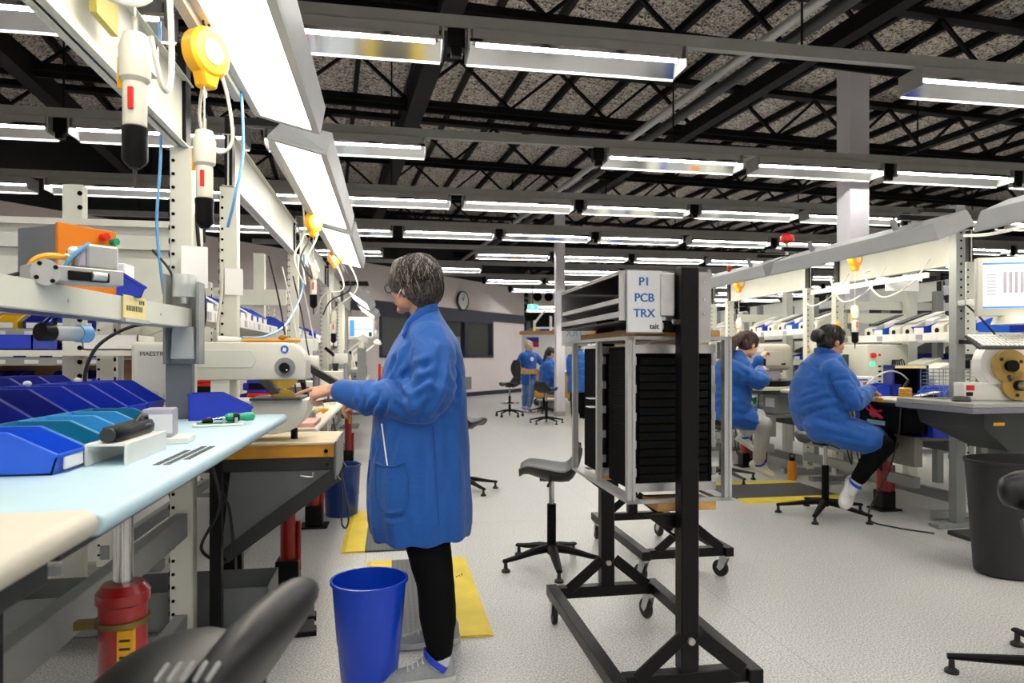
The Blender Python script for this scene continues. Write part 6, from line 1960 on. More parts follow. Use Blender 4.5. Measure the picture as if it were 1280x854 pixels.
cable('black lead drooping from the right-hand screen arm to the clamp tool', spline([(4.06, 4.25, 1.62), (4.15, 4.2, 1.5), (4.27, 4.2, 1.35), (4.2, 4.3, 1.25), (4.17, 4.42, 1.22)]), 0.007, cable_b)
cable('white hose running in from the upper right edge to the tall post', spline([(4.05, 4.26, 2.12), (3.95, 3.9, 2.07), (3.95, 3.5, 2.10), (3.95, 3.0, 2.2)]), 0.012, cable_w)
cable('brown air hose above the white hose at the upper right', spline([(4.10, 4.3, 2.2), (4.0, 3.9, 2.17), (3.98, 3.4, 2.22), (3.97, 3.0, 2.26)]), 0.014, woodtop)

bb = thing('waste_bin', 'large black oval waste bin on the floor at the right', 'bin', (3.57, 3.38, 0))
H, rb, rt = 0.66, 0.245, 0.295
MB().lathe([(rb * 0.9, 0), (rb, 0.015), (rb + (rt - rb) * 0.97, H - 0.02), (rt + 0.006, H - 0.018), (rt + 0.008, H), (rt - 0.004, H), (rb - 0.008, 0.02), (0, 0.02)], 48, (0, 0, 0), None, 1.0).build('body', blackmatt if False else mat('black_bin_plastic', '#17181a', 0.5, 0, 0.1, 8, bump=0.08, bscale=350), bb)
bb.scale = (1.02, 0.72, 1)

rs_ = stool('black work stool cut off by the right edge of the picture', 2.54, 2.11, -2.2, 0.64, base_r=0.45, brz=4.738)
pc = at_t(1298, 610, 2.66) - V(2.54, 2.11, 0)
pad_ = [ch for ch in rs_.children if ch.name.startswith('seat')][0]
pad_.location.z = 0.60
Mi = Matrix.Rotation(2.2, 4, 'Z')
bk = MB()
for_r = []
for k, (u, th, hw) in enumerate(((0.0, 0.01, 0.02), (0.02, 0.04, 0.055), (0.08, 0.055, 0.075), (0.18, 0.055, 0.08), (0.30, 0.055, 0.08), (0.40, 0.05, 0.075), (0.44, 0.02, 0.03))):
    c = pc + V(-0.20 + u, -0.02 - 0.35 * (u - 0.2) ** 2, -0.02 * u)
    for_r.append([c + V(0, th * math.cos(q), hw * math.sin(q)) for q in [2 * PI * j / 18 for j in range(18)]])
bk.loft(for_r).xf(Mi).build('backrest', puseat, rs_, smooth=70)
bs = MB().bar((0, 0, 0.60), (pc.x, pc.y + 0.03, pc.z - 0.06), 0.03, 0.02).xf(Mi)
bs.build('back_stem', black, rs_)
stool('black work stool under the seated woman in front at the right', 3.36, 4.86, -PI / 2, 0.64, base_r=0.36, brz=0.45)
stool('grey-legged work stool under the farther seated woman', 3.30, 6.45, -PI / 2, 0.60, base_r=0.34, brz=0.2, legm=darkgrey)

# yellow floor line under the right benches
yl = MB()
for (p, q) in (((1060, 596), (1205, 628)),):
    a, b_ = at_z(p[0], p[1], 0), at_z(q[0], q[1], 0)
    yl.bar((a.x, a.y, 0.001), (b_.x, b_.y, 0.001), 0.05, 0.002)
tag(yl.build('floor_line', yelmat, smooth=0), 'thin yellow marking line on the floor behind the near right bench', 'marking')

# ================================================================ FAR CENTRE
# whiteboard partition with flag, wooden counter, shelves, air unit, exit sign
pa, pb_ = at_t(652, HOR, 19.5), at_t(712, HOR, 19.0)
pt = thing('partition', 'white partition board with a wooden top rail behind the far women', 'partition', (pa.x, pa.y, 0), math.atan2(pb_.y - pa.y, pb_.x - pa.x))
L = (pb_ - pa).length + 1.5
MB().box(0, L, 0, 0.06, 0.15, 1.88).build('board', card, pt, smooth=0)
MB().box(-0.05, L, -0.03, 0.09, 1.88, 1.98).build('top_rail', wood, pt, smooth=0)
for x in (0.05, L / 2, L - 0.05):
    MB().box(x - 0.03, x + 0.03, -0.05, 0.11, 0, 0.15).build('foot', grey, pt, smooth=0)
fg = thing('flag', 'small blue, red and white flag pinned to the far white partition', 'flag', (pa.x, pa.y, 0), pt.rotation_euler.z)
x0 = 0.12
MB().box(x0, x0 + 0.40, -0.012, -0.004, 1.66, 1.80).build('blue_stripe', mat('flag_blue', '#1d3fa8', 0.7), fg, smooth=0)
MB().box(x0, x0 + 0.40, -0.012, -0.004, 1.52, 1.66).build('red_stripe', mat('flag_red', '#b8202c', 0.7), fg, smooth=0)
MB().prism([(x0, 1.52), (x0 + 0.2, 1.66), (x0, 1.80)], 'y', -0.016, -0.012).build('white_triangle', card, fg, smooth=0)
wc_ = thing('wooden_counter', 'orange wooden cabinet on black castors behind the far women', 'cabinet', tuple(at_t(667, HOR, 17.3) - V(0, 0, CAMH)), pt.rotation_euler.z)
MB().box(0, 1.6, 0, 0.5, 0.22, 0.80).build('body', woodgold, wc_, 0.006)
MB().box(-0.02, 1.62, -0.02, 0.52, 0.80, 0.84).build('top', wood, wc_, 0.004)
for k in range(2):
    MB().box(0.03 + k * 0.79, 0.78 + k * 0.79, -0.015, 0.0, 0.26, 0.77).build('door', woodgold, wc_, 0.004)
for q in ((0.08, 0.08), (1.52, 0.08), (0.08, 0.42), (1.52, 0.42)):
    MB().cyl((q[0], q[1] - 0.03, 0.10), (q[0], q[1] + 0.03, 0.10), 0.10, n=18).build('castor', rubber, wc_)
    MB().box(q[0] - 0.03, q[0] + 0.03, q[1] - 0.045, q[1] + 0.045, 0.12, 0.22).build('castor_fork', grey, wc_, smooth=0)
p = at_t(683, 512, 15.8)
cr = thing('storage_crate', 'grey plastic crate on the floor behind the far stool', 'crate', (p.x, p.y, 0))
MB().box(-0.16, 0.16, -0.1, 0.1, 0, 0.015).box(-0.16, 0.16, -0.1, -0.09, 0, 0.24).box(-0.16, 0.16, 0.09, 0.1, 0, 0.24).box(-0.16, -0.15, -0.1, 0.1, 0, 0.24).box(0.15, 0.16, -0.1, 0.1, 0, 0.24).build('shell', grey, cr, smooth=0)
MB().box(-0.19, 0.19, -0.12, 0.12, 0.24, 0.27).build('lid', white, cr, 0.004)
p = at_t(679, 371, 24.2)
ac = thing('air_unit', 'beige ceiling air unit with two round fans near the exit sign', 'fan', (p.x, p.y, p.z))
MB().box(-0.45, 0.45, 0, 0.5, -0.26, 0.26).build('case', beige, ac, 0.01)
for sx in (-0.21, 0.2):
    MB().lathe([(0.17, 0.0), (0.17, 0.02), (0.155, 0.02), (0.155, 0.005), (0, 0.005)], 24, (sx, 0, 0), (0, -1, 0)).build('fan_ring', midgrey, ac)
    MB().cyl((sx, -0.004, 0), (sx, -0.012, 0), 0.15, n=20).build('fan_opening', blackmatt, ac)
for sx in (-0.4, 0.4):
    MB().box(sx - 0.02, sx + 0.02, 0.2, 0.24, 0.26, CZ - p.z).build('hanger', truss, ac, smooth=0)
p = at_t(666, 384, 20.5)
ex = thing('exit_sign', 'small lit green exit sign hanging by the end of the pink wall', 'sign', (p.x, p.y, p.z))
MB().box(-0.16, 0.16, 0, 0.06, -0.09, 0.09).build('case', white, ex, 0.004)
MB().box(-0.15, 0.15, -0.004, 0, -0.08, 0.08).build('face', exit_mat, ex, smooth=0)
fgm = mat('exit_white', '#f4fff9', 0.5, emit='#f4fff9', power=1.4)
MB().box(-0.06, 0.0, -0.007, -0.004, -0.03, 0.03).prism([(-0.01, -0.01), (0.06, 0.0), (-0.01, 0.03)], 'y', -0.007, -0.004).ell((-0.02, -0.006, 0.05), (0.016, 0.002, 0.016)).build('pictogram', fgm, ex, smooth=0, kind='stuff')
MB().box(-0.01, 0.01, 0.02, 0.04, 0.09, CZ - p.z).build('hanger', truss, ex, smooth=0)
# white pipe frames beyond the partition
pf = thing('pipe_stand', 'white pipe frame standing behind the far partition', 'frame', tuple(at_t(668, HOR, 22.5) - V(0, 0, CAMH)))
for x in (0, 0.55):
    MB().cyl((x, 0, 0), (x, 0, 2.6 if x else 2.45), 0.045, n=10).build('upright', white, pf)
MB().bar((0, 0, 2.35), (0.4, 0, 2.85), 0.06).build('brace', white, pf)
MB().bar((-0.02, 0, 2.2), (1.2, 0, 2.2), 0.05).build('rail', white, pf)
# far shelving across the back of the hall
for i in range(9):
    x = 3.2 + i * 1.55
    t = thing('storage_rack', 'tall grey rack against the far end of the hall, %s from the left' % ORD[i], 'rack', (x, 31, 0), 0, 'racks at the far end of the hall')
    for xx in (0, 1.45):
        MB().box(xx - 0.04, xx + 0.04, -0.04, 0.04, 0, 2.9).build('upright', grey, t, smooth=0)
    for k, z in enumerate((0.5, 1.1, 1.7, 2.3)):
        MB().box(0, 1.45, -0.05, 0.6, z - 0.06, z).build('shelf', cream2, t, smooth=0)
        for q in range(3):
            if (i + k + q) % 4:
                o = MB().box(0.08 + q * 0.46, 0.48 + q * 0.46, 0.02, 0.5, z, z + 0.28 + 0.08 * ((i + q) % 2)).build('carton', cardboard if (i + q + k) % 3 else binblue, None, 0.004)
                o.location = (x, 31, 0)
                tag(o, 'carton on level %s of far rack %s, %s from the left' % (ORD[k], ORD[i], ORD[q]), 'carton', 'cartons on the far racks')

# odds and ends on the lower shelves of the right row
for i, (x, y, w, d, h, m, lb) in enumerate(((4.15, 6.85, 0.16, 0.3, 0.24, grey, 'grey power unit on the lower shelf under the second right bench'), (4.12, 7.25, 0.3, 0.2, 0.05, cable_blue, 'pale blue pad on the lower shelf under the second right bench'),
                                            (4.15, 7.7, 0.2, 0.3, 0.2, black, 'black computer case on the lower shelf under the second right bench'), (4.15, 5.95, 0.2, 0.2, 0.16, midgrey, 'grey adapter box on the lower shelf under the near right bench'))):
    t = thing('equipment_box', lb, 'box', (x, y, 0.631))
    MB().box(-w / 2, w / 2, -d / 2, d / 2, 0, h).build('case', m, t, 0.006)
    MB().box(-w / 2 - 0.003, -w / 2, -d * 0.3, d * 0.3, h * 0.3, h * 0.7).build('label', paper if m is not cable_blue else white, t, smooth=0)
for i in range(3):
    y = 6.7 + 0.3 * i
    cable('black cable looping under the second right bench, %s from the camera' % ORD[i], spline([(3.85, y, 0.86), (3.88, y + 0.05, 0.6), (3.9, y - 0.06, 0.3), (3.93, y, 0.12), (3.95, y + 0.1, 0.3), (4.0, y + 0.12, 0.6)]), 0.007, cable_b, 'cables under the second right bench')
    cable('white lead hanging from the right overhead beam, %s from the camera' % ORD[i], spline([(4.33, 4.9 + 0.5 * i, 2.05), (4.2, 4.95 + 0.5 * i, 1.85), (4.05, 5.1 + 0.5 * i, 1.75), (4.0, 5.25 + 0.45 * i, 1.95), (4.1, 5.3 + 0.5 * i, 2.0)]), 0.007, cable_w, 'leads over the near right bench')
tag(MB().box(4.27, 4.40, 6.066, 6.0745, 1.20, 1.31).build('yellow_note', yellow, smooth=0), 'yellow card hanging beside the sleeve by the seated woman\'s face', 'card')
tag(MB().ell((4.33, 6.06, 1.55), (0.03, 0.018, 0.045)).build('yellow_pouch', yellow), 'yellow pouch hung on the near right-hand upright', 'pouch')

# ================================================================ PEOPLE
def vox(mb, name, m, parent, size, it=4, base=(0, 0, 0), disp=None, fac=0.5):
    """fuse overlapping closed shapes into one continuous surface"""
    tmp = bpy.data.objects.new('body_source', mb.mesh('body_source', m, smooth=0))
    COL.objects.link(tmp)
    md = tmp.modifiers.new('fuse', 'REMESH'); md.mode = 'VOXEL'; md.voxel_size = size
    if it:
        sm = tmp.modifiers.new('relax', 'SMOOTH'); sm.iterations = it; sm.factor = fac
    bpy.context.view_layer.update()
    me = bpy.data.meshes.new_from_object(tmp.evaluated_get(bpy.context.evaluated_depsgraph_get()))
    bpy.data.objects.remove(tmp)
    b = Vector(base)
    if disp:
        ns = [v.normal.copy() for v in me.vertices]
        for v, n in zip(me.vertices, ns):
            v.co += n * disp(v.co)
    for v in me.vertices:
        v.co -= b
    me.polygons.foreach_set('use_smooth', [True] * len(me.polygons))
    me.name = name
    me.materials.clear(); me.materials.append(m)
    return link(name, me, parent)


def folds(scale, amp, stretch=(1, 1, 1)):
    def f(p):
        q = Vector((p.x * stretch[0], p.y * stretch[1], p.z * stretch[2])) * scale
        n = noise.noise(q) * 0.6 + noise.noise(q * 2.1 + Vector((3, 1, 7))) * 0.35
        r = 1 - abs(noise.noise(q * 0.8 + Vector((9, 2, 4)))) * 2
        return amp * (n + 0.5 * r)
    return f


def head_axes(H):
    H = Vector(H).normalized()
    side = H.cross(Vector((0, 0, 1))).normalized()     # the person's right
    up = side.cross(H).normalized()
    return H, side, up


def rot_from(x, y, z):
    return Matrix((x, y, z)).transposed()


def head_shapes(mb, c, H, k=1.0, chin=1.0):
    """c: middle of the skull. adds skull, jaw, face, ears and nose"""
    h, s, u = head_axes(H)
    R3 = rot_from(s, h, u)
    P = lambda a, b, d: c + s * (a * k) + h * (b * k) + u * (d * k)
    mb.ell(P(0, -0.008, 0.028), (0.074 * k, 0.094 * k, 0.088 * k), R3, 20, 14)
    mb.ell(P(0, 0.036, -0.025), (0.060 * k, 0.056 * k, 0.082 * k), R3, 18, 12)
    mb.ell(P(0, 0.022, -0.066), (0.056 * k * chin, 0.060 * k, 0.044 * k), R3, 16, 10)
    mb.ell(P(0, 0.068, -0.096), (0.024 * k * chin, 0.020 * k, 0.017 * k), R3, 12, 8)
    for q in (-1, 1):
        mb.ell(P(q * 0.040, 0.058, -0.032), (0.022 * k, 0.026 * k, 0.022 * k), R3, 10, 8)      # cheeks
        mb.ell(P(q * 0.032, 0.079, 0.016), (0.022 * k, 0.012 * k, 0.008 * k), R3, 10, 8)       # brows
        mb.ell(P(q * 0.074, -0.006, -0.016), (0.010 * k, 0.020 * k, 0.031 * k), R3, 10, 8)     # ears
    mb.loft([[P(a, 0.08, d) for a, d in ((-0.009, 0.012), (0.009, 0.012), (0.011, -0.0), (-0.011, -0.0))],
             [P(a, b, d) for a, b, d in ((-0.008, 0.098, -0.012), (0.008, 0.098, -0.012), (0.014, 0.085, -0.030), (-0.014, 0.085, -0.030))],
             [P(a, b, d) for a, b, d in ((-0.008, 0.108, -0.026), (0.008, 0.108, -0.026), (0.012, 0.085, -0.038), (-0.012, 0.085, -0.038))]])
    mb.ell(P(0, 0.088, -0.060), (0.022 * k, 0.010 * k, 0.005 * k), R3, 12, 6)
    mb.ell(P(0, 0.085, -0.070), (0.019 * k, 0.010 * k, 0.006 * k), R3, 12, 6)
    return P, R3


eye_w = mat('eye_white', '#e6e2dd', 0.2)
iris = mat('dark_iris', '#2a1a12', 0.15)
lips = mat('lips', '#a8635a', 0.45)


def face_parts(body, P, R3, base, k=1.0, brow=None):
    b = Vector(base)
    for q in (-1, 1):
        e = MB().ell(P(q * 0.032, 0.076, -0.002) - b, (0.0135 * k, 0.012 * k, 0.0085 * k), R3, 12, 8).build('eye', eye_w, body)
        MB().ell(P(q * 0.032, 0.0865, -0.002) - b, (0.006 * k, 0.003 * k, 0.006 * k), R3, 10, 6).build('iris', iris, body)
        MB().tube([P(q * 0.015, 0.094, 0.019) - b, P(q * 0.032, 0.094, 0.024) - b, P(q * 0.05, 0.082, 0.019) - b], 0.0028 * k, 6).build('eyebrow', brow or hair_dark, body)
    MB().ell(P(0, 0.094, -0.0645) - b, (0.020 * k, 0.006 * k, 0.0065 * k), R3, 12, 6).build('lips', lips, body)


def hand_shapes(mb, w, d, n, side, pose='relaxed', k=1.0):
    """w: wrist, d: pointing direction, n: direction out of the palm, side: +1 the thumb lies along d x n, -1 opposite"""
    d = Vector(d).normalized()
    n = (Vector(n) - d * Vector(n).dot(d)).normalized()
    a = d.cross(n).normalized() * side          # towards the thumb
    pt = lambda x, y, z: w + d * (x * k) + a * (y * k) + n * (z * k)
    mb.capsule(pt(-0.05, 0, 0), pt(0.01, 0, 0), 0.026 * k, 0.024 * k)
    mb.loft([[pt(x, y * wd, z * th) for y, z in ((-1, -.5), (-.6, -1), (.6, -1), (1, -.5), (1, .5), (.6, 1), (-.6, 1), (-1, .5))]
             for x, wd, th in ((-0.005, 0.024, 0.017), (0.03, 0.034, 0.016), (0.06, 0.040, 0.014), (0.085, 0.038, 0.012))])
    L = ((0.040, 0.024, 0.020), (0.045, 0.028, 0.022), (0.041, 0.026, 0.021), (0.032, 0.020, 0.018))
    for i in range(4):
        y = 0.030 - i * 0.0195
        x0 = 0.080 - 0.004 * abs(i - 1)
        if pose == 'point':
            bend = (0.12, 0.10, 0.08) if i == 0 else (1.05, 1.25, 0.9)
        elif pose == 'grip':
            bend = (0.7, 0.9, 0.6)
        elif pose == 'flat':
            bend = (0.25, 0.25, 0.15)
        else:
            bend = (0.45, 0.5, 0.3)
        p = Vector((x0, y, -0.002))
        ang = 0.0
        spread = (1.5 - i) * 0.045
        r = 0.0090 - 0.0006 * i
        for sgm in range(3):
            ang += bend[sgm]
            q = p + Vector((math.cos(ang) * L[i][sgm], math.sin(spread) * L[i][sgm], math.sin(ang) * L[i][sgm]))
            mb.capsule(pt(*p), pt(*q), r * k, (r - 0.0008) * k, 10)
            p = q
            r -= 0.0007
    if pose == 'point':
        tp = ((0.012, 0.026, 0.010), (0.045, 0.046, 0.024), (0.070, 0.040, 0.036), (0.088, 0.028, 0.040))
    else:
        tp = ((0.012, 0.026, 0.008), (0.042, 0.052, 0.020), (0.068, 0.060, 0.030), (0.088, 0.058, 0.038))
    rr = (0.0145, 0.0115, 0.0098, 0.0085)
    for i in range(3):
        mb.capsule(pt(*tp[i]), pt(*tp[i + 1]), rr[i] * k, rr[i + 1] * k, 10)


def ring(c, F, S, b, a, n=28, p=2.3, tilt=0.0):
    out = []
    for i in range(n):
        t = 2 * PI * i / n
        cc, ss = math.cos(t), math.sin(t)
        x = math.copysign(abs(cc) ** (2 / p), cc) * b
        y = math.copysign(abs(ss) ** (2 / p), ss) * a
        out.append(c + F * x + S * y + Vector((0, 0, tilt * x)))
    return out


def limb(mb, pts, rs, n=16):
    """tapered limb through several joints"""
    for i in range(len(pts) - 1):
        mb.capsule(pts[i], pts[i + 1], rs[i], rs[i + 1], n)


def shoe(parent, base, heel, toe, top_m, sole_m, strap=None, k=1.0, up=(0, 0, 1), lace=True):
    """heel, toe: sole points (world); builds shoe with sole, laces and an optional strap"""
    b = Vector(base)
    heel, toe = Vector(heel), Vector(toe)
    d = (toe - heel)
    L = d.length
    d.normalize()
    u = Vector(up)
    u = (u - d * u.dot(d)).normalized()
    s = d.cross(u)
    pt = lambda x, y, z: heel + d * (x * L) + s * (y * k) + u * (z * k) - b
    sec = ((0.0, 0.024, 0.075), (0.04, 0.036, 0.100), (0.15, 0.043, 0.100), (0.26, 0.042, 0.096), (0.36, 0.040, 0.096), (0.42, 0.040, 0.085), (0.55, 0.043, 0.062), (0.72, 0.047, 0.050), (0.87, 0.042, 0.042), (0.96, 0.028, 0.034), (1.0, 0.012, 0.028))
    rings = []
    for x, w, h in sec:
        rings.append([pt(x, w * cx * (0.62 if z > 0.6 else 1), 0.018 + (h - 0.018) * z) for cx, z in ((-1, 0), (-1.02, .3), (-.85, .7), (-.45, .97), (0, 1), (.45, .97), (.85, .7), (1.02, .3), (1, 0), (0, 0))])
    sh = MB().loft(rings).build('shoe', top_m, parent, smooth=60)
    sr = []
    for x, w, h in sec:
        xx = x * 1.03 - 0.012
        sr.append([pt(xx, w * 1.1 * cx, z) for cx, z in ((-1, 0.004), (-1.0, 0.026), (1.0, 0.026), (1, 0.004), (.8, 0.0), (-.8, 0.0))])
    MB().loft(sr).build('sole', sole_m, sh, smooth=50)
    if lace:
        for i in range(4):
            x = 0.42 + i * 0.065
            z = 0.082 - i * 0.0075
            MB().tube([pt(x, -0.022, z - 0.010), pt(x + 0.01, 0, z + 0.003), pt(x, 0.022, z - 0.010)], 0.003 * k, 6).build('lace', sole, sh)
    if strap:
        st = []
        for q in range(17):
            a = 2 * PI * q / 16
            st.append(pt(0.235 + 0.165 * math.sin(a), 0.0475 * math.cos(a), 0.070 + 0.036 * math.sin(a)))
        rr = []
        for q, p in enumerate(st):
            rr.append(p)
        sm = MB()
        for q in range(16):
            sm.bar(rr[q], rr[q + 1], 0.005 * k, 0.022 * k)
        sm.build('heel_strap', strap, sh, smooth=50)
    return sh


def person(label, base):
    return thing('person', label, 'person', base)


def hair_strands(body, c, R3, rad, n, m, base, seed, r=0.0012, zmin=-0.75, off=(0, 0, 0)):
    """fine locks lying on the hair, running from the crown downwards"""
    rr = random.Random(seed)
    b = Vector(base)
    mb = MB()
    for i in range(n):
        th = rr.uniform(0, 2 * PI)
        ph0 = rr.uniform(0.75, 1.35)
        ph1 = rr.uniform(-0.7, 0.5)
        pts = []
        sw = rr.uniform(-0.9, 0.9)
        for q in range(7):
            f = q / 6
            ph = ph0 + (ph1 - ph0) * f
            t = th + sw * f
            k = 1.0 + 0.012 * math.sin(f * PI)
            v = Vector((rad[0] * math.cos(ph) * math.cos(t), rad[1] * math.cos(ph) * math.sin(t), rad[2] * math.sin(ph))) * k
            if v.y > rad[1] * 0.55 and v.z < rad[2] * 0.35:
                break
            pts.append(c + R3 @ (v + Vector(off)) - b)
        if len(pts) > 3:
            mb.tube(pts, [r * (0.5 + 0.5 * math.sin(PI * (j + 0.5) / len(pts))) for j in range(len(pts))], 4)
    return mb.build('hair_locks', m, body, kind='stuff')


# ---------------------------------------------------------------- the standing woman in front
T1 = 2.86
P1_ = lambda px, py, t=T1: at_t(px, py, t)
base1 = V(P1_(528, 446).x, P1_(528, 446).y, 0)
w1 = person('grey-haired woman in a blue smock standing in front, pointing at the blade machine', base1)
F1 = V(-0.995, -0.10, 0).normalized()
S1 = V(0.10, -0.995, 0).normalized()     # her left side, towards the camera
# body: one continuous figure
bm1 = MB()
hc = P1_(517, 357)
H1 = (-0.80, 0.58, -0.06)
PH, R3h = head_shapes(bm1, hc, H1, 1.0)
nk0 = P1_(536, 412); nk1 = hc + V(0.016, 0, -0.06)
bm1.capsule(nk0, nk1, 0.046, 0.050)
ch = P1_(534, 440)
bm1.loft([ring(P1_(535, 420), F1, S1, 0.05, 0.07), ring(P1_(533, 436), F1, S1, 0.08, 0.12), ring(ch + V(0, 0, -0.08), F1, S1, 0.11, 0.15), ring(P1_(527, 540), F1, S1, 0.11, 0.13), ring(P1_(527, 610), F1, S1, 0.12, 0.16), ring(P1_(528, 640), F1, S1, 0.11, 0.15)])
shl, ell_, wrl = P1_(540, 432, 2.70), P1_(531, 500, 2.63), P1_(424, 488, 2.80)
shr, elr, wrr = P1_(534, 432, 3.03), P1_(525, 510, 3.14), P1_(466, 500, 3.10)
limb(bm1, [shl + V(0, 0.05, -0.03), ell_, wrl], [0.04, 0.036, 0.027])
limb(bm1, [shr + V(0, -0.05, -0.03), elr, wrr], [0.04, 0.036, 0.027])
hand_shapes(bm1, P1_(417, 487, 2.81), V(-0.97, 0.12, -0.16), V(0.0, 0.45, -0.9), -1, 'point', 1.03)
hand_shapes(bm1, P1_(460, 500, 3.10), V(-0.9, 0.2, -0.1), V(0.0, 0.0, -1.0), 1, 'grip', 1.0)
hipl, knl, anl = P1_(536, 640, 2.78), P1_(544, 735, 2.70), P1_(550, 828, 2.64)
hipr, knr, anr = P1_(528, 640, 2.96), P1_(540, 715, 2.97), P1_(556, 778, 2.99)
limb(bm1, [hipl, knl, anl], [0.075, 0.052, 0.036])
limb(bm1, [hipr, knr, anr], [0.075, 0.052, 0.036])
bm1.capsule(anl, anl + V(-0.07, -0.01, -0.04), 0.028, 0.02).capsule(anr, anr + V(-0.07, 0, -0.04), 0.028, 0.02)
body1 = vox(bm1, 'body', skin, w1, 0.0045, 2, base1)
face_parts(body1, PH, R3h, base1)
# coat
cm = MB()
prof = ((666, 467, 584, .225), (650, 463, 587, .23), (630, 461, 588, .235), (600, 461, 586, .235), (560, 465, 584, .225), (520, 468, 581, .215), (490, 472, 580, .21), (465, 479, 578, .205), (445, 486, 575, .20), (428, 494, 571, .185), (414, 503, 563, .15), (402, 510, 556, .11), (392, 517, 550, .078), (385, 521, 547, .068))
cm.loft([ring(P1_((l + r) / 2, y), F1, S1, (r - l) / 2 * T1 / FPX, a, 32, 2.4) for y, l, r, a in prof])
limb(cm, [P1_(536, 428, 2.76), P1_(541, 452, 2.69), P1_(541, 486, 2.64)], [0.088, 0.092, 0.090], 18)
limb(cm, [P1_(540, 486, 2.64), P1_(529, 502, 2.64), P1_(500, 502, 2.68), P1_(462, 498, 2.75), P1_(428, 489.5, 2.80)], [0.090, 0.086, 0.080, 0.069, 0.050], 18)
limb(cm, [P1_(532, 428, 2.98), P1_(526, 505, 3.14), P1_(490, 503, 3.12), P1_(470, 500, 3.10)], [0.088, 0.084, 0.07, 0.052], 16)


def coat_disp(p):
    f = folds(7.0, 0.007, (1.0, 1.0, 0.5))(p)
    # compression creases in the bend of the near sleeve and sag folds over it
    e = P1_(520, 492, 2.64)
    dd = (p - e).length
    if dd < 0.30:
        w = math.exp(-(dd / 0.13) ** 2)
        q = (p - e)
        f += w * 0.011 * math.sin(62 * (0.75 * q.x + 0.55 * q.z) + 6 * noise.noise(p * 9))
    s = P1_(470, 497, 2.75)
    w = math.exp(-((p - s).length / 0.11) ** 2)
    f += w * 0.006 * math.sin(75 * (p.x + 0.4 * p.z) + 5 * noise.noise(p * 8))
    a = P1_(548, 450, 2.7)
    w = math.exp(-((p - a).length / 0.16) ** 2)
    f += w * 0.007 * math.sin(45 * (p.x * 0.9 + p.z * 0.5) + 5 * noise.noise(p * 6))
    # soft drapes running down the skirt
    k = min(1, max(0, (1.0 - p.z) / 0.4))
    f += k * 0.006 * math.sin(26 * math.atan2(p.y - base1.y, p.x - base1.x) * 0.42 + 3 * noise.noise(p * 3))
    return f


coat1 = vox(cm, 'smock', smock, w1, 0.0062, 3, base1, coat_disp)


def on_coat(px, py, dt=-0.004):
    """a point on the near face of the standing woman's smock"""
    o = Vector((0, 0, CAMH)) - base1
    d = ray(px, py)
    hit, loc, nor, idx = coat1.ray_cast(o, d.normalized())
    return (loc + nor * 0.0035) if hit else (at_t(px, py, T1 - 0.2) - base1)


def on_obj(obj, base, px, py):
    d = ray(px, py)
    hit, loc, nor, idx = obj.ray_cast(Vector((0, 0, CAMH)) - Vector(base), d.normalized())
    return loc if hit else None


def crease(obj, lines, base=None):
    """press fold lines into cloth: each line is picture points on the near face, with width and depth"""
    segs = []
    for pts, w, dep in lines:
        q = [on_coat(*p) for p in pts] if base is None else [on_obj(obj, base, *p) for p in pts]
        q = [p for p in q if p is not None]
        if len(q) < 2:
            continue
        dense = []
        for i in range(len(q) - 1):
            dense += [q[i].lerp(q[i + 1], k / 6) for k in range(6)]
        dense.append(q[-1])
        segs.append((dense, w, dep))
    vs = obj.data.vertices
    ns = [v.normal.copy() for v in vs]
    for v, n in zip(vs, ns):
        d = 0.0
        for dense, w, dep in segs:
            if (v.co - dense[len(dense) // 2]).length > 0.32:
                continue
            m = len(dense)
            best, bi = 9.0, 0
            for i, p in enumerate(dense):
                l = (v.co - p).length
                if l < best:
                    best, bi = l, i
            if best < 4 * w:
                e = min(1.0, min(bi, m - 1 - bi) / (m * 0.3) + 0.15)
                x = best / w
                d += dep * e * (-math.exp(-x * x) + 0.55 * math.exp(-((x - 1.9) ** 2) * 1.2))
        if d:
            v.co += n * d
    obj.data.update()


crease(coat1, (
    ([(553, 436), (551, 455), (546, 475), (540, 495), (531, 512), (519, 526)], 0.016, 0.016),
    ([(489, 476), (495, 484), (502, 493), (509, 502)], 0.013, 0.020),
    ([(509, 462), (503, 474), (497, 483)], 0.013, 0.014),
    ([(474, 492), (470, 503), (464, 518)], 0.011, 0.013),
    ([(486, 500), (481, 512), (476, 524)], 0.012, 0.010),
    ([(545, 452), (530, 458), (514, 466)], 0.016, 0.012),
    ([(543, 470), (528, 477), (514, 486)], 0.015, 0.012),
    ([(540, 486), (527, 494), (516, 505)], 0.014, 0.010),
    ([(452, 486), (450, 500), (446, 511)], 0.010, 0.006),
    ([(498, 440), (492, 455), (484, 470)], 0.014, 0.010),
    ([(515, 425), (505, 445), (499, 462)], 0.016, 0.009),
    ([(569, 450), (571, 480), (569, 510)], 0.016, 0.009),
    ([(562, 505), (560, 540), (563, 580), (566, 620)], 0.022, 0.010),
    ([(520, 540), (523, 580), (521, 620), (524, 655)], 0.022, 0.009),
    ([(498, 536), (492, 556), (490, 574)], 0.016, 0.008),
    ([(480, 645), (492, 648), (506, 644)], 0.009, 0.012),
    ([(467, 540), (469, 560), (466, 575)], 0.012, 0.008),
))
stitch = mat('smock_seam', '#164a96', 0.7)
MB().tube([on_coat(540 + 0.06 * (y - 500) * 0.9, y) for y in range(532, 660, 6)], 0.0022, 5).build('side_seam', stitch, coat1)
MB().tube([on_coat(x, y) for x, y in ((470, 578), (480, 583), (494, 583), (506, 578))], 0.0045, 6).build('pocket_edge', smock, coat1)
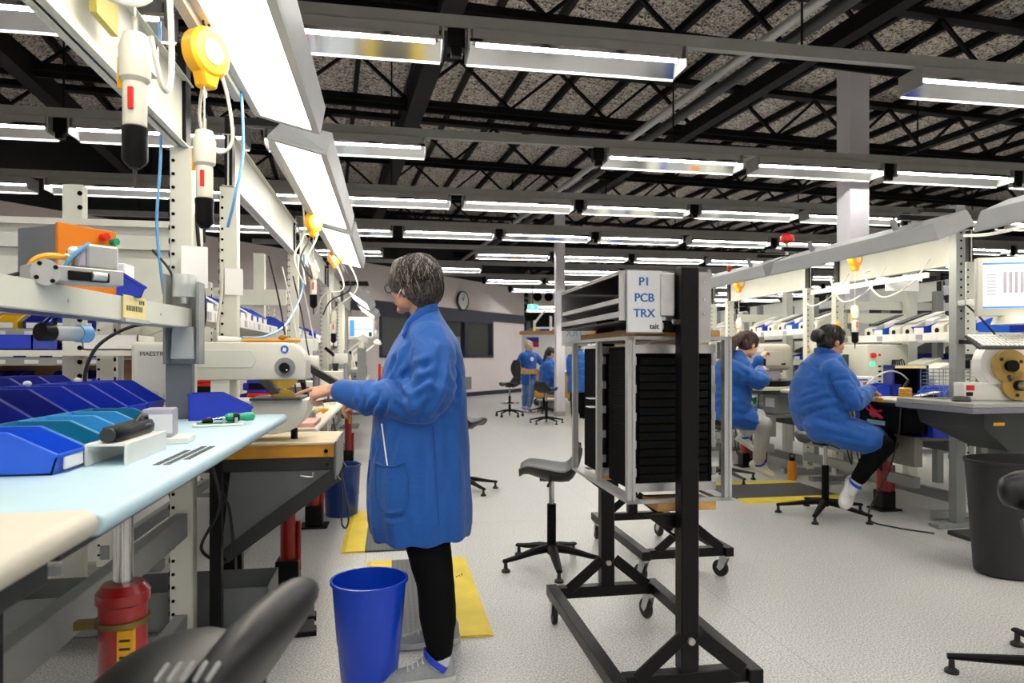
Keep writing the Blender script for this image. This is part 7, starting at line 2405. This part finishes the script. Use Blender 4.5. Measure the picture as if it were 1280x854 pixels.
MB().tube([on_coat(x, y) for x, y in ((470, 578), (470, 600), (471, 622), (476, 636), (488, 642), (503, 639), (511, 628), (511, 600), (506, 578))], 0.002, 5).build('pocket_seam', stitch, coat1)
MB().tube([on_coat(x, y) for x, y in ((478, 530), (480, 545), (482, 560), (485, 582))], 0.0032, 6).build('white_tape', card, coat1)
MB().tube([on_coat(x, y) for x, y in ((463, 575), (461, 600), (462, 630), (466, 652))], 0.004, 6).build('front_edge', smock, coat1)
# collar: standing fold behind the neck running down the front
cp = [(505, 424), (509, 412), (517, 401), (527, 393), (537, 387), (546, 386)]
col = MB()
for i in range(len(cp) - 1):
    a, b_ = on_coat(*cp[i]), on_coat(*cp[i + 1])
    col.bar(a + V(0, 0, 0.004), b_ + V(0, 0, 0.004), 0.012, 0.034)
vox(col, 'collar', smock, coat1, 0.005, 3)
sm_ = on_coat(545, 640)
MB().bx((0, 0, 0), (0.001, 0.001, 0.001)).build('care_tag', smock, coat1).location = sm_
# pens in the chest pocket
for i, (px, m, nm) in enumerate(((474, redplastic, 'red pen'), (477.5, yellow, 'yellow pen'))):
    p0, p1 = P1_(px, 474, 2.80) - base1, P1_(px + 0.5, 455 if i == 0 else 459, 2.80) - base1
    o = MB().cyl(p0, p1, 0.0055, n=10).build('pen', m, coat1)
    o['label'] = nm
MB().loft([[P1_(x, y, 2.80) - base1 + V(0, d, 0) for x, y, d in ((472, 474, -.01), (492, 466, -.03), (492, 466, -.02), (472, 474, 0.0))], [P1_(x, y, 2.80) - base1 + V(0, d, 0) for x, y, d in ((474, 496, -.01), (496, 490, -.03), (496, 490, -.02), (474, 496, 0.0))]]).build('chest_pocket', smock, coat1)
# cuff
cu = P1_(427, 489.5, 2.80) - base1
# trousers, socks, shoes
tm1 = MB()
limb(tm1, [P1_(531, 640, 2.80), P1_(534, 675, 2.77), P1_(544, 730, 2.71), P1_(547, 768, 2.68), P1_(549, 796, 2.65), P1_(550, 812, 2.64)], [0.115, 0.092, 0.074, 0.073, 0.058, 0.050], 18)
limb(tm1, [P1_(528, 640, 2.97), P1_(533, 672, 2.97), P1_(545, 725, 2.98), P1_(552, 760, 2.98), P1_(556, 781, 2.99)], [0.11, 0.09, 0.072, 0.066, 0.05], 18)
vox(tm1, 'trousers', trousers_b, w1, 0.009, 3, base1, folds(14, 0.004, (1, 1, 0.6)))
for (an, sc) in ((anl, 1), (anr, 1)):
    MB().capsule(an - base1 + V(-0.005, 0, -0.015), an - base1 + V(0, 0, 0.03), 0.046, 0.044, 16).capsule(an - base1 + V(-0.03, 0, -0.015), an - base1 + V(-0.075, -0.004, -0.022), 0.040, 0.026, 14).build('sock', sock, w1)
hp = P1_(569, 853, 2.63); hp.z = 0.0
shoe(w1, base1, V(anl.x + 0.055, anl.y + 0.0, 0.0), V(anl.x - 0.235, anl.y - 0.015, 0.0), shoe_g, sole, strapblue, 1.08)
shoe(w1, base1, V(anr.x + 0.06, anr.y, 0.0), V(anr.x - 0.225, anr.y - 0.02, 0.0), shoe_g, sole, strapblue, 1.06)
# hair
hm = MB()
HP = PH
for (a, b_, d, r) in ((0, -0.022, 0.030, (0.094, 0.108, 0.102)), (0, -0.055, -0.02, (0.084, 0.074, 0.085)), (0, -0.060, -0.075, (0.050, 0.040, 0.050)), (0, 0.030, 0.070, (0.076, 0.062, 0.055)),
                      (0.062, 0.028, 0.022, (0.030, 0.052, 0.062)), (-0.062, 0.028, 0.022, (0.030, 0.052, 0.062)), (0.054, -0.030, -0.02, (0.034, 0.046, 0.052)), (-0.054, -0.030, -0.02, (0.034, 0.046, 0.052))):
    hm.ell(HP(a, b_, d), r, R3h, 18, 12)
hair1 = vox(hm, 'hair', hair_grey, body1, 0.006, 4, base1, lambda p: 0.004 * noise.noise(Vector((p.x * 60, p.y * 60, p.z * 12))))
hgs = mat('silver_hair', '#b5ada4', 0.4, 0, 0.1, 60)
hair_strands(hair1, HP(0, -0.022, 0.030), R3h, (0.097, 0.111, 0.105), 200, hgs, base1, 3, 0.0008)
hair_strands(hair1, HP(0, -0.022, 0.030), R3h, (0.097, 0.111, 0.105), 300, hair_dark, base1, 4, 0.0016)
hair_strands(hair1, HP(0, -0.050, -0.012), R3h, (0.088, 0.082, 0.098), 160, hair_dark, base1, 5, 0.0016)
hair_strands(hair1, HP(0, -0.050, -0.012), R3h, (0.088, 0.082, 0.098), 24, hgs, base1, 6, 0.0008)
# glasses and earring
gl1 = MB()
for q in (-1, 1):
    gl1.tube([HP(q * 0.034 + 0.026 * math.cos(a), 0.104, -0.004 + 0.019 * math.sin(a)) - base1 for a in [2 * PI * j / 18 for j in range(19)]], 0.0022, 6)
    gl1.tube([HP(q * 0.060, 0.102, 0.002) - base1, HP(q * 0.078, 0.05, 0.004) - base1, HP(q * 0.080, -0.005, 0.006) - base1], 0.002, 6)
gl1.tube([HP(-0.008, 0.106, 0) - base1, HP(0.008, 0.106, 0) - base1], 0.002, 6)
gl1.build('glasses', mat('plum_frame', '#3a2333', 0.3), body1)
MB().ell(HP(-0.080, -0.004, -0.052) - base1, (0.005, 0.005, 0.006)).build('earring', mat('violet_bead', '#5a3aa0', 0.2), body1)
MB().tube([HP(-0.081, 0.0, -0.012) - base1, HP(-0.083, 0.012, -0.03) - base1, HP(-0.078, 0.03, -0.05) - base1], 0.0016, 5).build('ear_loop', card, body1)


# ---------------------------------------------------------------- generic seated / standing figures
def figure(label, T, foot, F, prof, head, H, arms, legs, hairspec, coat_size, trouser, top_shoe, sole_m, strap, sk=skin_p, hk=1.0, near_left=False, shoes=True, taper=None, detail=True, hem_tilt=0.0):
    b0 = V(foot[0], foot[1], 0)
    w = person(label, b0)
    F = V(*F).normalized()
    Sd = V(-F.y, F.x, 0)
    bm_ = MB()
    hcc = at_t(head[0], head[1], head[2])
    P, R3 = head_shapes(bm_, hcc, H, hk, 1.0)
    y, l, r, a = prof[-1]
    top = at_t((l + r) / 2, y, T)
    bm_.capsule(top + V(0, 0, -0.04), hcc + V(0, 0, -0.055) - V(*H).normalized() * 0.012, 0.054, 0.05)
    bm_.loft([ring(at_t((l + r) / 2, y, T), F, Sd, (r - l) / 2 * T / FPX * 0.55, a * 0.62, 18) for y, l, r, a in prof])
    for (sh, el, wr, hd, pn, sd, ps) in arms:
        limb(bm_, [sh, el, wr], [0.045, 0.037, 0.026], 12)
        hand_shapes(bm_, wr + (V(*hd).normalized()) * 0.02, hd, pn, sd, ps, 0.98)
    for (hip, kn, an, toe) in legs:
        limb(bm_, [hip, kn, an], [0.07, 0.05, 0.034], 12)
        bm_.capsule(an, an + (toe - an) * 0.3, 0.028, 0.02)
    body = vox(bm_, 'body', sk, w, 0.007 if detail else 0.012, 2, b0)
    face_parts(body, P, R3, b0, hk)
    c = MB()
    c.loft([ring(at_t((l + r) / 2, y, T), F, Sd, max(0.05, a * 0.78), a, 28, 2.4) for y, l, r, a in prof])
    if legs and hem_tilt:
        for (hip, kn, an, toe) in legs:
            limb(c, [hip, hip + (kn - hip) * 0.45, hip + (kn - hip) * hem_tilt], [0.118, 0.108, 0.094], 16)
    for (sh, el, wr, hd, pn, sd, ps) in arms:
        e = (wr - el).normalized()
        limb(c, [sh, sh + (el - sh) * 0.5, el, el + (wr - el) * 0.5, wr - e * 0.015], [0.086, 0.082, 0.078, 0.064, 0.048], 16)
    els = [x[1] for x in arms]

    def dsp(p):
        f = folds(7, 0.008, (1, 1, 0.8))(p)
        r_ = 1 - abs(noise.noise(Vector((p.x * 5 + p.z * 3, p.y * 5 - p.z * 2, p.z * 11)))) * 3.2
        f += 0.010 * max(0, r_)
        for e in els:
            wgt = math.exp(-((p - e).length / 0.13) ** 2)
            f += wgt * 0.009 * math.sin(55 * (p.x * 0.6 + p.z * 0.8) + 5 * noise.noise(p * 8))
        return f
    coat = vox(c, 'smock', smock, w, coat_size, 3, b0, dsp)
    # collar
    cc_ = top + V(0, 0, 0.01)
    col_ = MB()
    pts = [cc_ + V(0, 0, -0.035) + F * (0.068 * math.cos(t)) + Sd * (0.078 * math.sin(t)) + V(0, 0, 0.010 - 0.03 * math.cos(t)) - b0 for t in [2 * PI * j / 20 for j in range(21)]]
    for i in range(20):
        col_.bar(pts[i], pts[i + 1], 0.012, 0.026)
    col_.build('collar', smock, coat, smooth=60)
    t_ = MB()
    for (hip, kn, an, toe) in legs:
        m1 = (hip + kn) * 0.5
        m2 = kn + (an - kn) * 0.45
        limb(t_, [hip, m1, kn, m2, an + (kn - an).normalized() * 0.04], [0.10, 0.092, 0.074, 0.070, 0.054], 16)
    if legs:
        vox(t_, 'trousers', trouser, w, 0.011, 3, b0, folds(12, 0.005))
    if shoes:
        for (hip, kn, an, toe) in legs:
            d = (toe - an); d.z *= 1.0
            d.normalize()
            upv = (kn - an).normalized()
            heel = an - d * 0.055 - (upv - d * upv.dot(d)).normalized() * 0.075
            shoe(w, b0, heel, heel + d * 0.265, top_shoe, sole_m, strap, 1.0, up=tuple(upv), lace=False)
            MB().capsule(an - b0 - upv * 0.015, an - b0 + upv * 0.05, 0.044, 0.040, 12).capsule(an - b0 + d * 0.03 - upv * 0.015, an - b0 + d * 0.08 - upv * 0.022, 0.038, 0.026, 12).build('sock', sock, w)
    hm_ = MB()
    for (a, b_, d, rr) in hairspec['shapes']:
        hm_.ell(P(a * 1, b_, d), tuple(x * hk for x in rr), R3, 16, 10)
    for (p0, p1, r0, r1) in hairspec.get('tails', ()):
        hm_.capsule(P(*p0), P(*p1), r0, r1)
    hr = vox(hm_, 'hair', hairspec['mat'], body, 0.007, 3, b0, lambda p: 0.005 * noise.noise(Vector((p.x * 45, p.y * 45, p.z * 14))))
    if hairspec.get('locks'):
        hair_strands(hr, P(0, -0.02, 0.03), R3, (0.090 * hk, 0.108 * hk, 0.104 * hk), hairspec['locks'], hairspec['lockmat'], b0, 5, 0.0016)
    return w, body, coat, P, R3, b0


CAPH = [(0, -0.020, 0.036, (0.086, 0.102, 0.098)), (0, -0.05, -0.01, (0.080, 0.066, 0.078)), (0.055, 0.01, 0.02, (0.028, 0.05, 0.05)), (-0.055, 0.01, 0.02, (0.028, 0.05, 0.05)), (0, 0.04, 0.072, (0.068, 0.045, 0.04))]

# seated woman with a bun
T3 = 5.22
q3 = lambda x, y, t=T3: at_t(x, y, t)
prof3 = ((538, 1003, 1062, .205), (526, 996, 1060, .215), (512, 992, 1054, .212), (495, 992, 1052, .205), (478, 995, 1053, .20), (466, 1000, 1054, .19), (456, 1006, 1052, .168), (449, 1011, 1049, .14), (444, 1017, 1044, .10), (441, 1021, 1041, .066), (439, 1023, 1040, .06))
w3, b3, c3, P3_, R33, base3 = figure('dark-haired woman with a bun in a blue smock seated at the near right bench', T3, (q3(1030, 600).x, q3(1030, 600).y), (0.95, 0.3, 0), prof3, (1040, 427, 5.24), (0.97, 0.02, -0.2),
    [(q3(1040, 463, 5.08), q3(1066, 502, 5.02), q3(1087, 489, 5.30), (0.75, 0.65, -0.08), (0.1, 0, -1), -1, 'relaxed'),
     (q3(1044, 460, 5.46), q3(1072, 500, 5.62), q3(1092, 489, 5.62), (0.8, 0.3, -0.1), (0, 0, -1), 1, 'relaxed')],
    [(q3(1026, 532, 5.14), q3(1103, 556, 5.00), q3(1070, 603, 5.06), q3(1062, 627, 4.98)),
     (q3(1030, 530, 5.40), q3(1110, 553, 5.38), q3(1082, 588, 5.42), q3(1066, 597, 5.30))],
    {'shapes': CAPH + [(0, -0.135, 0.015, (0.055, 0.045, 0.052)), (0, -0.10, 0.03, (0.05, 0.05, 0.045))], 'mat': hair_dark, 'locks': 140, 'lockmat': hair_dark}, 0.011, trousers_b, shoe_w, sole, strapblue, sk=skin, hk=1.0, hem_tilt=0.80)

bpy.context.view_layer.update()
crease(c3, (
    ([(994, 510), (1012, 503), (1030, 498), (1046, 496)], 0.018, 0.013), ([(1000, 521), (1020, 513), (1046, 508)], 0.018, 0.014), ([(997, 500), (1015, 493), (1032, 488)], 0.016, 0.008),
    ([(1035, 462), (1037, 476), (1043, 490), (1054, 503), (1064, 509)], 0.020, 0.018), ([(1071, 478), (1065, 488), (1063, 497)], 0.014, 0.012), ([(1079, 486), (1075, 496), (1076, 504)], 0.012, 0.010),
    ([(1040, 477), (1052, 475), (1062, 474)], 0.014, 0.010), ([(1050, 514), (1068, 522), (1088, 536)], 0.018, 0.012), ([(1026, 524), (1050, 531), (1078, 540)], 0.016, 0.010), ([(1014, 450), (1022, 462), (1028, 480)], 0.02, 0.006)), base3)
# seated woman with a ponytail
T2 = 6.72
q2 = lambda x, y, t=T2: at_t(x, y, t)
prof2 = ((523, 888, 934, .225), (512, 885, 936, .23), (498, 885, 936, .225), (484, 886, 936, .22), (470, 889, 936, .215), (459, 894, 934, .195), (450, 903, 931, .15), (444, 910, 927, .09), (440, 913, 925, .072))
w2_, b2_, c2_, P2_, R32, base2 = figure('long-haired woman in a blue smock and pale grey trousers seated behind the cart', T2, (q2(918, 590).x, q2(918, 590).y), (0.96, 0.26, 0), prof2, (936, 431, 6.74), (0.86, 0.25, -0.42),
    [(q2(915, 462, 6.54), q2(949, 476, 6.46), q2(950, 463, 6.74), (0.55, 0.7, 0.25), (0.3, 0, -1), -1, 'grip'),
     (q2(922, 460, 6.98), q2(940, 470, 7.10), q2(950, 449, 7.02), (0.5, 0.2, 0.5), (0.6, 0, -0.6), 1, 'grip')],
    [(q2(912, 517, 6.62), q2(955, 530, 6.60), q2(948, 578, 6.86), q2(972, 590, 6.86)),
     (q2(916, 515, 6.88), q2(948, 520, 7.00), q2(930, 546, 7.00), q2(945, 556, 7.00))],
    {'shapes': CAPH + [(0, -0.10, 0.045, (0.05, 0.05, 0.045))], 'tails': (((0, -0.12, 0.045), (0.0, -0.19, -0.06), 0.045, 0.05), ((0, -0.19, -0.06), (0.0, -0.20, -0.20), 0.05, 0.03)), 'mat': hair_brown, 'locks': 120, 'lockmat': hair_dark}, 0.012, trousers_g, shoe_w, sole, strapblue, sk=skin_p, hem_tilt=0.62)
bpy.context.view_layer.update()
crease(c2_, (
    ([(905, 460), (909, 472), (918, 482), (930, 487)], 0.024, 0.018), ([(934, 463), (932, 473), (936, 482)], 0.018, 0.012), ([(945, 466), (943, 476)], 0.016, 0.011),
    ([(888, 500), (904, 496), (922, 495)], 0.02, 0.013), ([(889, 508), (908, 505), (930, 507)], 0.02, 0.010), ([(918, 458), (928, 464), (938, 470)], 0.018, 0.010)), base2)
tag(MB().bx((0, 0, 0), (0.02, 0.02, 0.07)).build('tweezer_tool', black, bev=0.003), 'small black hand tool held up by the long-haired seated woman', 'tool').location = q2(956, 453, 6.92)

# far standing woman
T4 = 15.8
q4 = lambda x, y, t=T4: at_t(x, y, t)
prof4 = ((481, 652, 670, .20), (470, 652, 669, .20), (458, 653, 669, .195), (449, 653, 669, .20), (444, 654, 668, .19), (440.5, 656, 666, .12), (438.5, 658, 664, .07))
w4, b4, c4, P4_, R34, base4 = figure('pale-haired woman in a blue smock and jeans walking by the far white board', T4, (q4(661, 510).x, q4(661, 510).y), (0.75, -0.55, 0), prof4, (661.5, 432.5, T4), (0.9, -0.4, -0.05),
    [(q4(668, 445, 15.9), q4(676, 452, 15.9), q4(686, 454, 15.8), (1, 0, 0.0), (0, -0.6, -0.8), 1, 'flat'),
     (q4(654, 445, 15.6), q4(648, 455, 15.7), q4(644, 463, 15.5), (-0.3, -0.3, -0.9), (0, 0.5, 0), 1, 'grip')],
    [(q4(658, 478, 15.9), q4(657, 494, 15.9), q4(655, 508, 16.0), q4(661, 512, 15.8)),
     (q4(663, 478, 15.7), q4(664, 494, 15.6), q4(661, 509.5, 15.6), q4(667, 514, 15.4))],
    {'shapes': CAPH, 'mat': hair_blond}, 0.016, denim, strapblue, card, None, sk=skin_p, detail=False)
MB().tube([P4_(0.045 * math.cos(a), 0.09, 0.07 + 0.015 * math.sin(a)) - base4 for a in [2 * PI * j / 14 for j in range(15)]], 0.004, 5).build('glasses', darkgrey, b4)
MB().lathe([(0.05, 0), (0.05, 0.006), (0, 0.006)], 18, at_t(665, 449, T4 - 0.22) - base4, (0.4, -0.9, 0)).build('round_badge', card, c4)
tw = thing('wooden_tray', 'brown wooden tray on the ringed stool in front of the far walking woman', 'tray', tuple(q4(662, 467, 15.3)), 0.3)
MB().box(-0.17, 0.17, -0.12, 0.12, -0.01, 0.0).box(-0.17, 0.17, -0.12, -0.11, 0, 0.10).box(-0.17, 0.17, 0.11, 0.12, 0, 0.10).box(-0.17, -0.16, -0.12, 0.12, 0, 0.13).box(0.16, 0.17, -0.12, 0.12, 0, 0.06).build('shell', wood, tw, smooth=0)
for i in range(3):
    MB().box(-0.15, 0.15, -0.09 + i * 0.06, -0.05 + i * 0.06, 0.002, 0.02).build('divider', cardboard, tw, smooth=0)
MB().cyl((0, 0, -0.01), (0, 0, -q4(662, 467, 15.3).z + 0.02), 0.012).cyl((0, 0, -q4(662, 467, 15.3).z), (0, 0, -q4(662, 467, 15.3).z + 0.02), 0.14, n=20).build('pedestal', grey, tw)

# far seated woman behind the white column
T5 = 15.1
q5 = lambda x, y, t=T5: at_t(x, y, t)
prof5 = ((486, 674, 692, .21), (478, 674, 693, .215), (468, 675, 693, .21), (459, 676, 693, .20), (453, 679, 692, .17), (449.5, 682, 690, .10), (447.5, 684, 689, .07))
w5, b5, c5, P5_, R35, base5 = figure('black-haired woman in a blue smock seated beside the white column', T5, (q5(684, 518).x, q5(684, 518).y), (0.95, 0.2, 0), prof5, (689, 441, T5), (0.95, 0.1, -0.1),
    [(q5(685, 456, 14.9), q5(691, 470, 14.85), q5(701, 466, 15.0), (1, 0.3, 0), (0, 0, -1), -1, 'relaxed')],
    [(q5(683, 486, 15.0), q5(699, 489, 15.0), q5(699, 511, 15.0), q5(706, 515, 15.0)), (q5(684, 486, 15.3), q5(700, 489, 15.3), q5(700, 510, 15.3), q5(707, 514, 15.3))],
    {'shapes': CAPH + [(0, -0.10, 0.0, (0.05, 0.05, 0.06))], 'tails': (((0, -0.11, 0.0), (0, -0.15, -0.2), 0.045, 0.03),), 'mat': hair_dark}, 0.016, trousers_b, shoe_w, sole, None, sk=skin_p, detail=False, hem_tilt=0.5)

# person seen through the rack
T6 = 13.2
q6 = lambda x, y, t=T6: at_t(x, y, t)
prof6 = ((490, 712, 735, .22), (475, 712, 735, .215), (460, 713, 734, .205), (450, 713, 734, .20), (444, 714, 733, .18), (440, 718, 729, .10), (437.5, 720, 727, .07))
figure('person in a blue smock standing beyond the rack cart, mostly hidden by it', T6, (q6(723, 526).x, q6(723, 526).y), (0.6, 0.8, 0), prof6, (724, 430, T6), (0.6, 0.8, -0.1),
    [(q6(714, 448, 13.2), q6(713, 466, 13.2), q6(720, 474, 13.5), (0.5, 0.8, 0), (0, 0, -1), 1, 'relaxed')],
    [(q6(719, 488, 13.2), q6(718, 508, 13.2), q6(718, 524, 13.2), q6(721, 526, 13.4)), (q6(728, 488, 13.2), q6(728, 508, 13.2), q6(728, 524, 13.2), q6(731, 526, 13.4))],
    {'shapes': CAPH, 'mat': hair_dark}, 0.016, trousers_b, shoe_w, sole, None, sk=skin_p, detail=False)
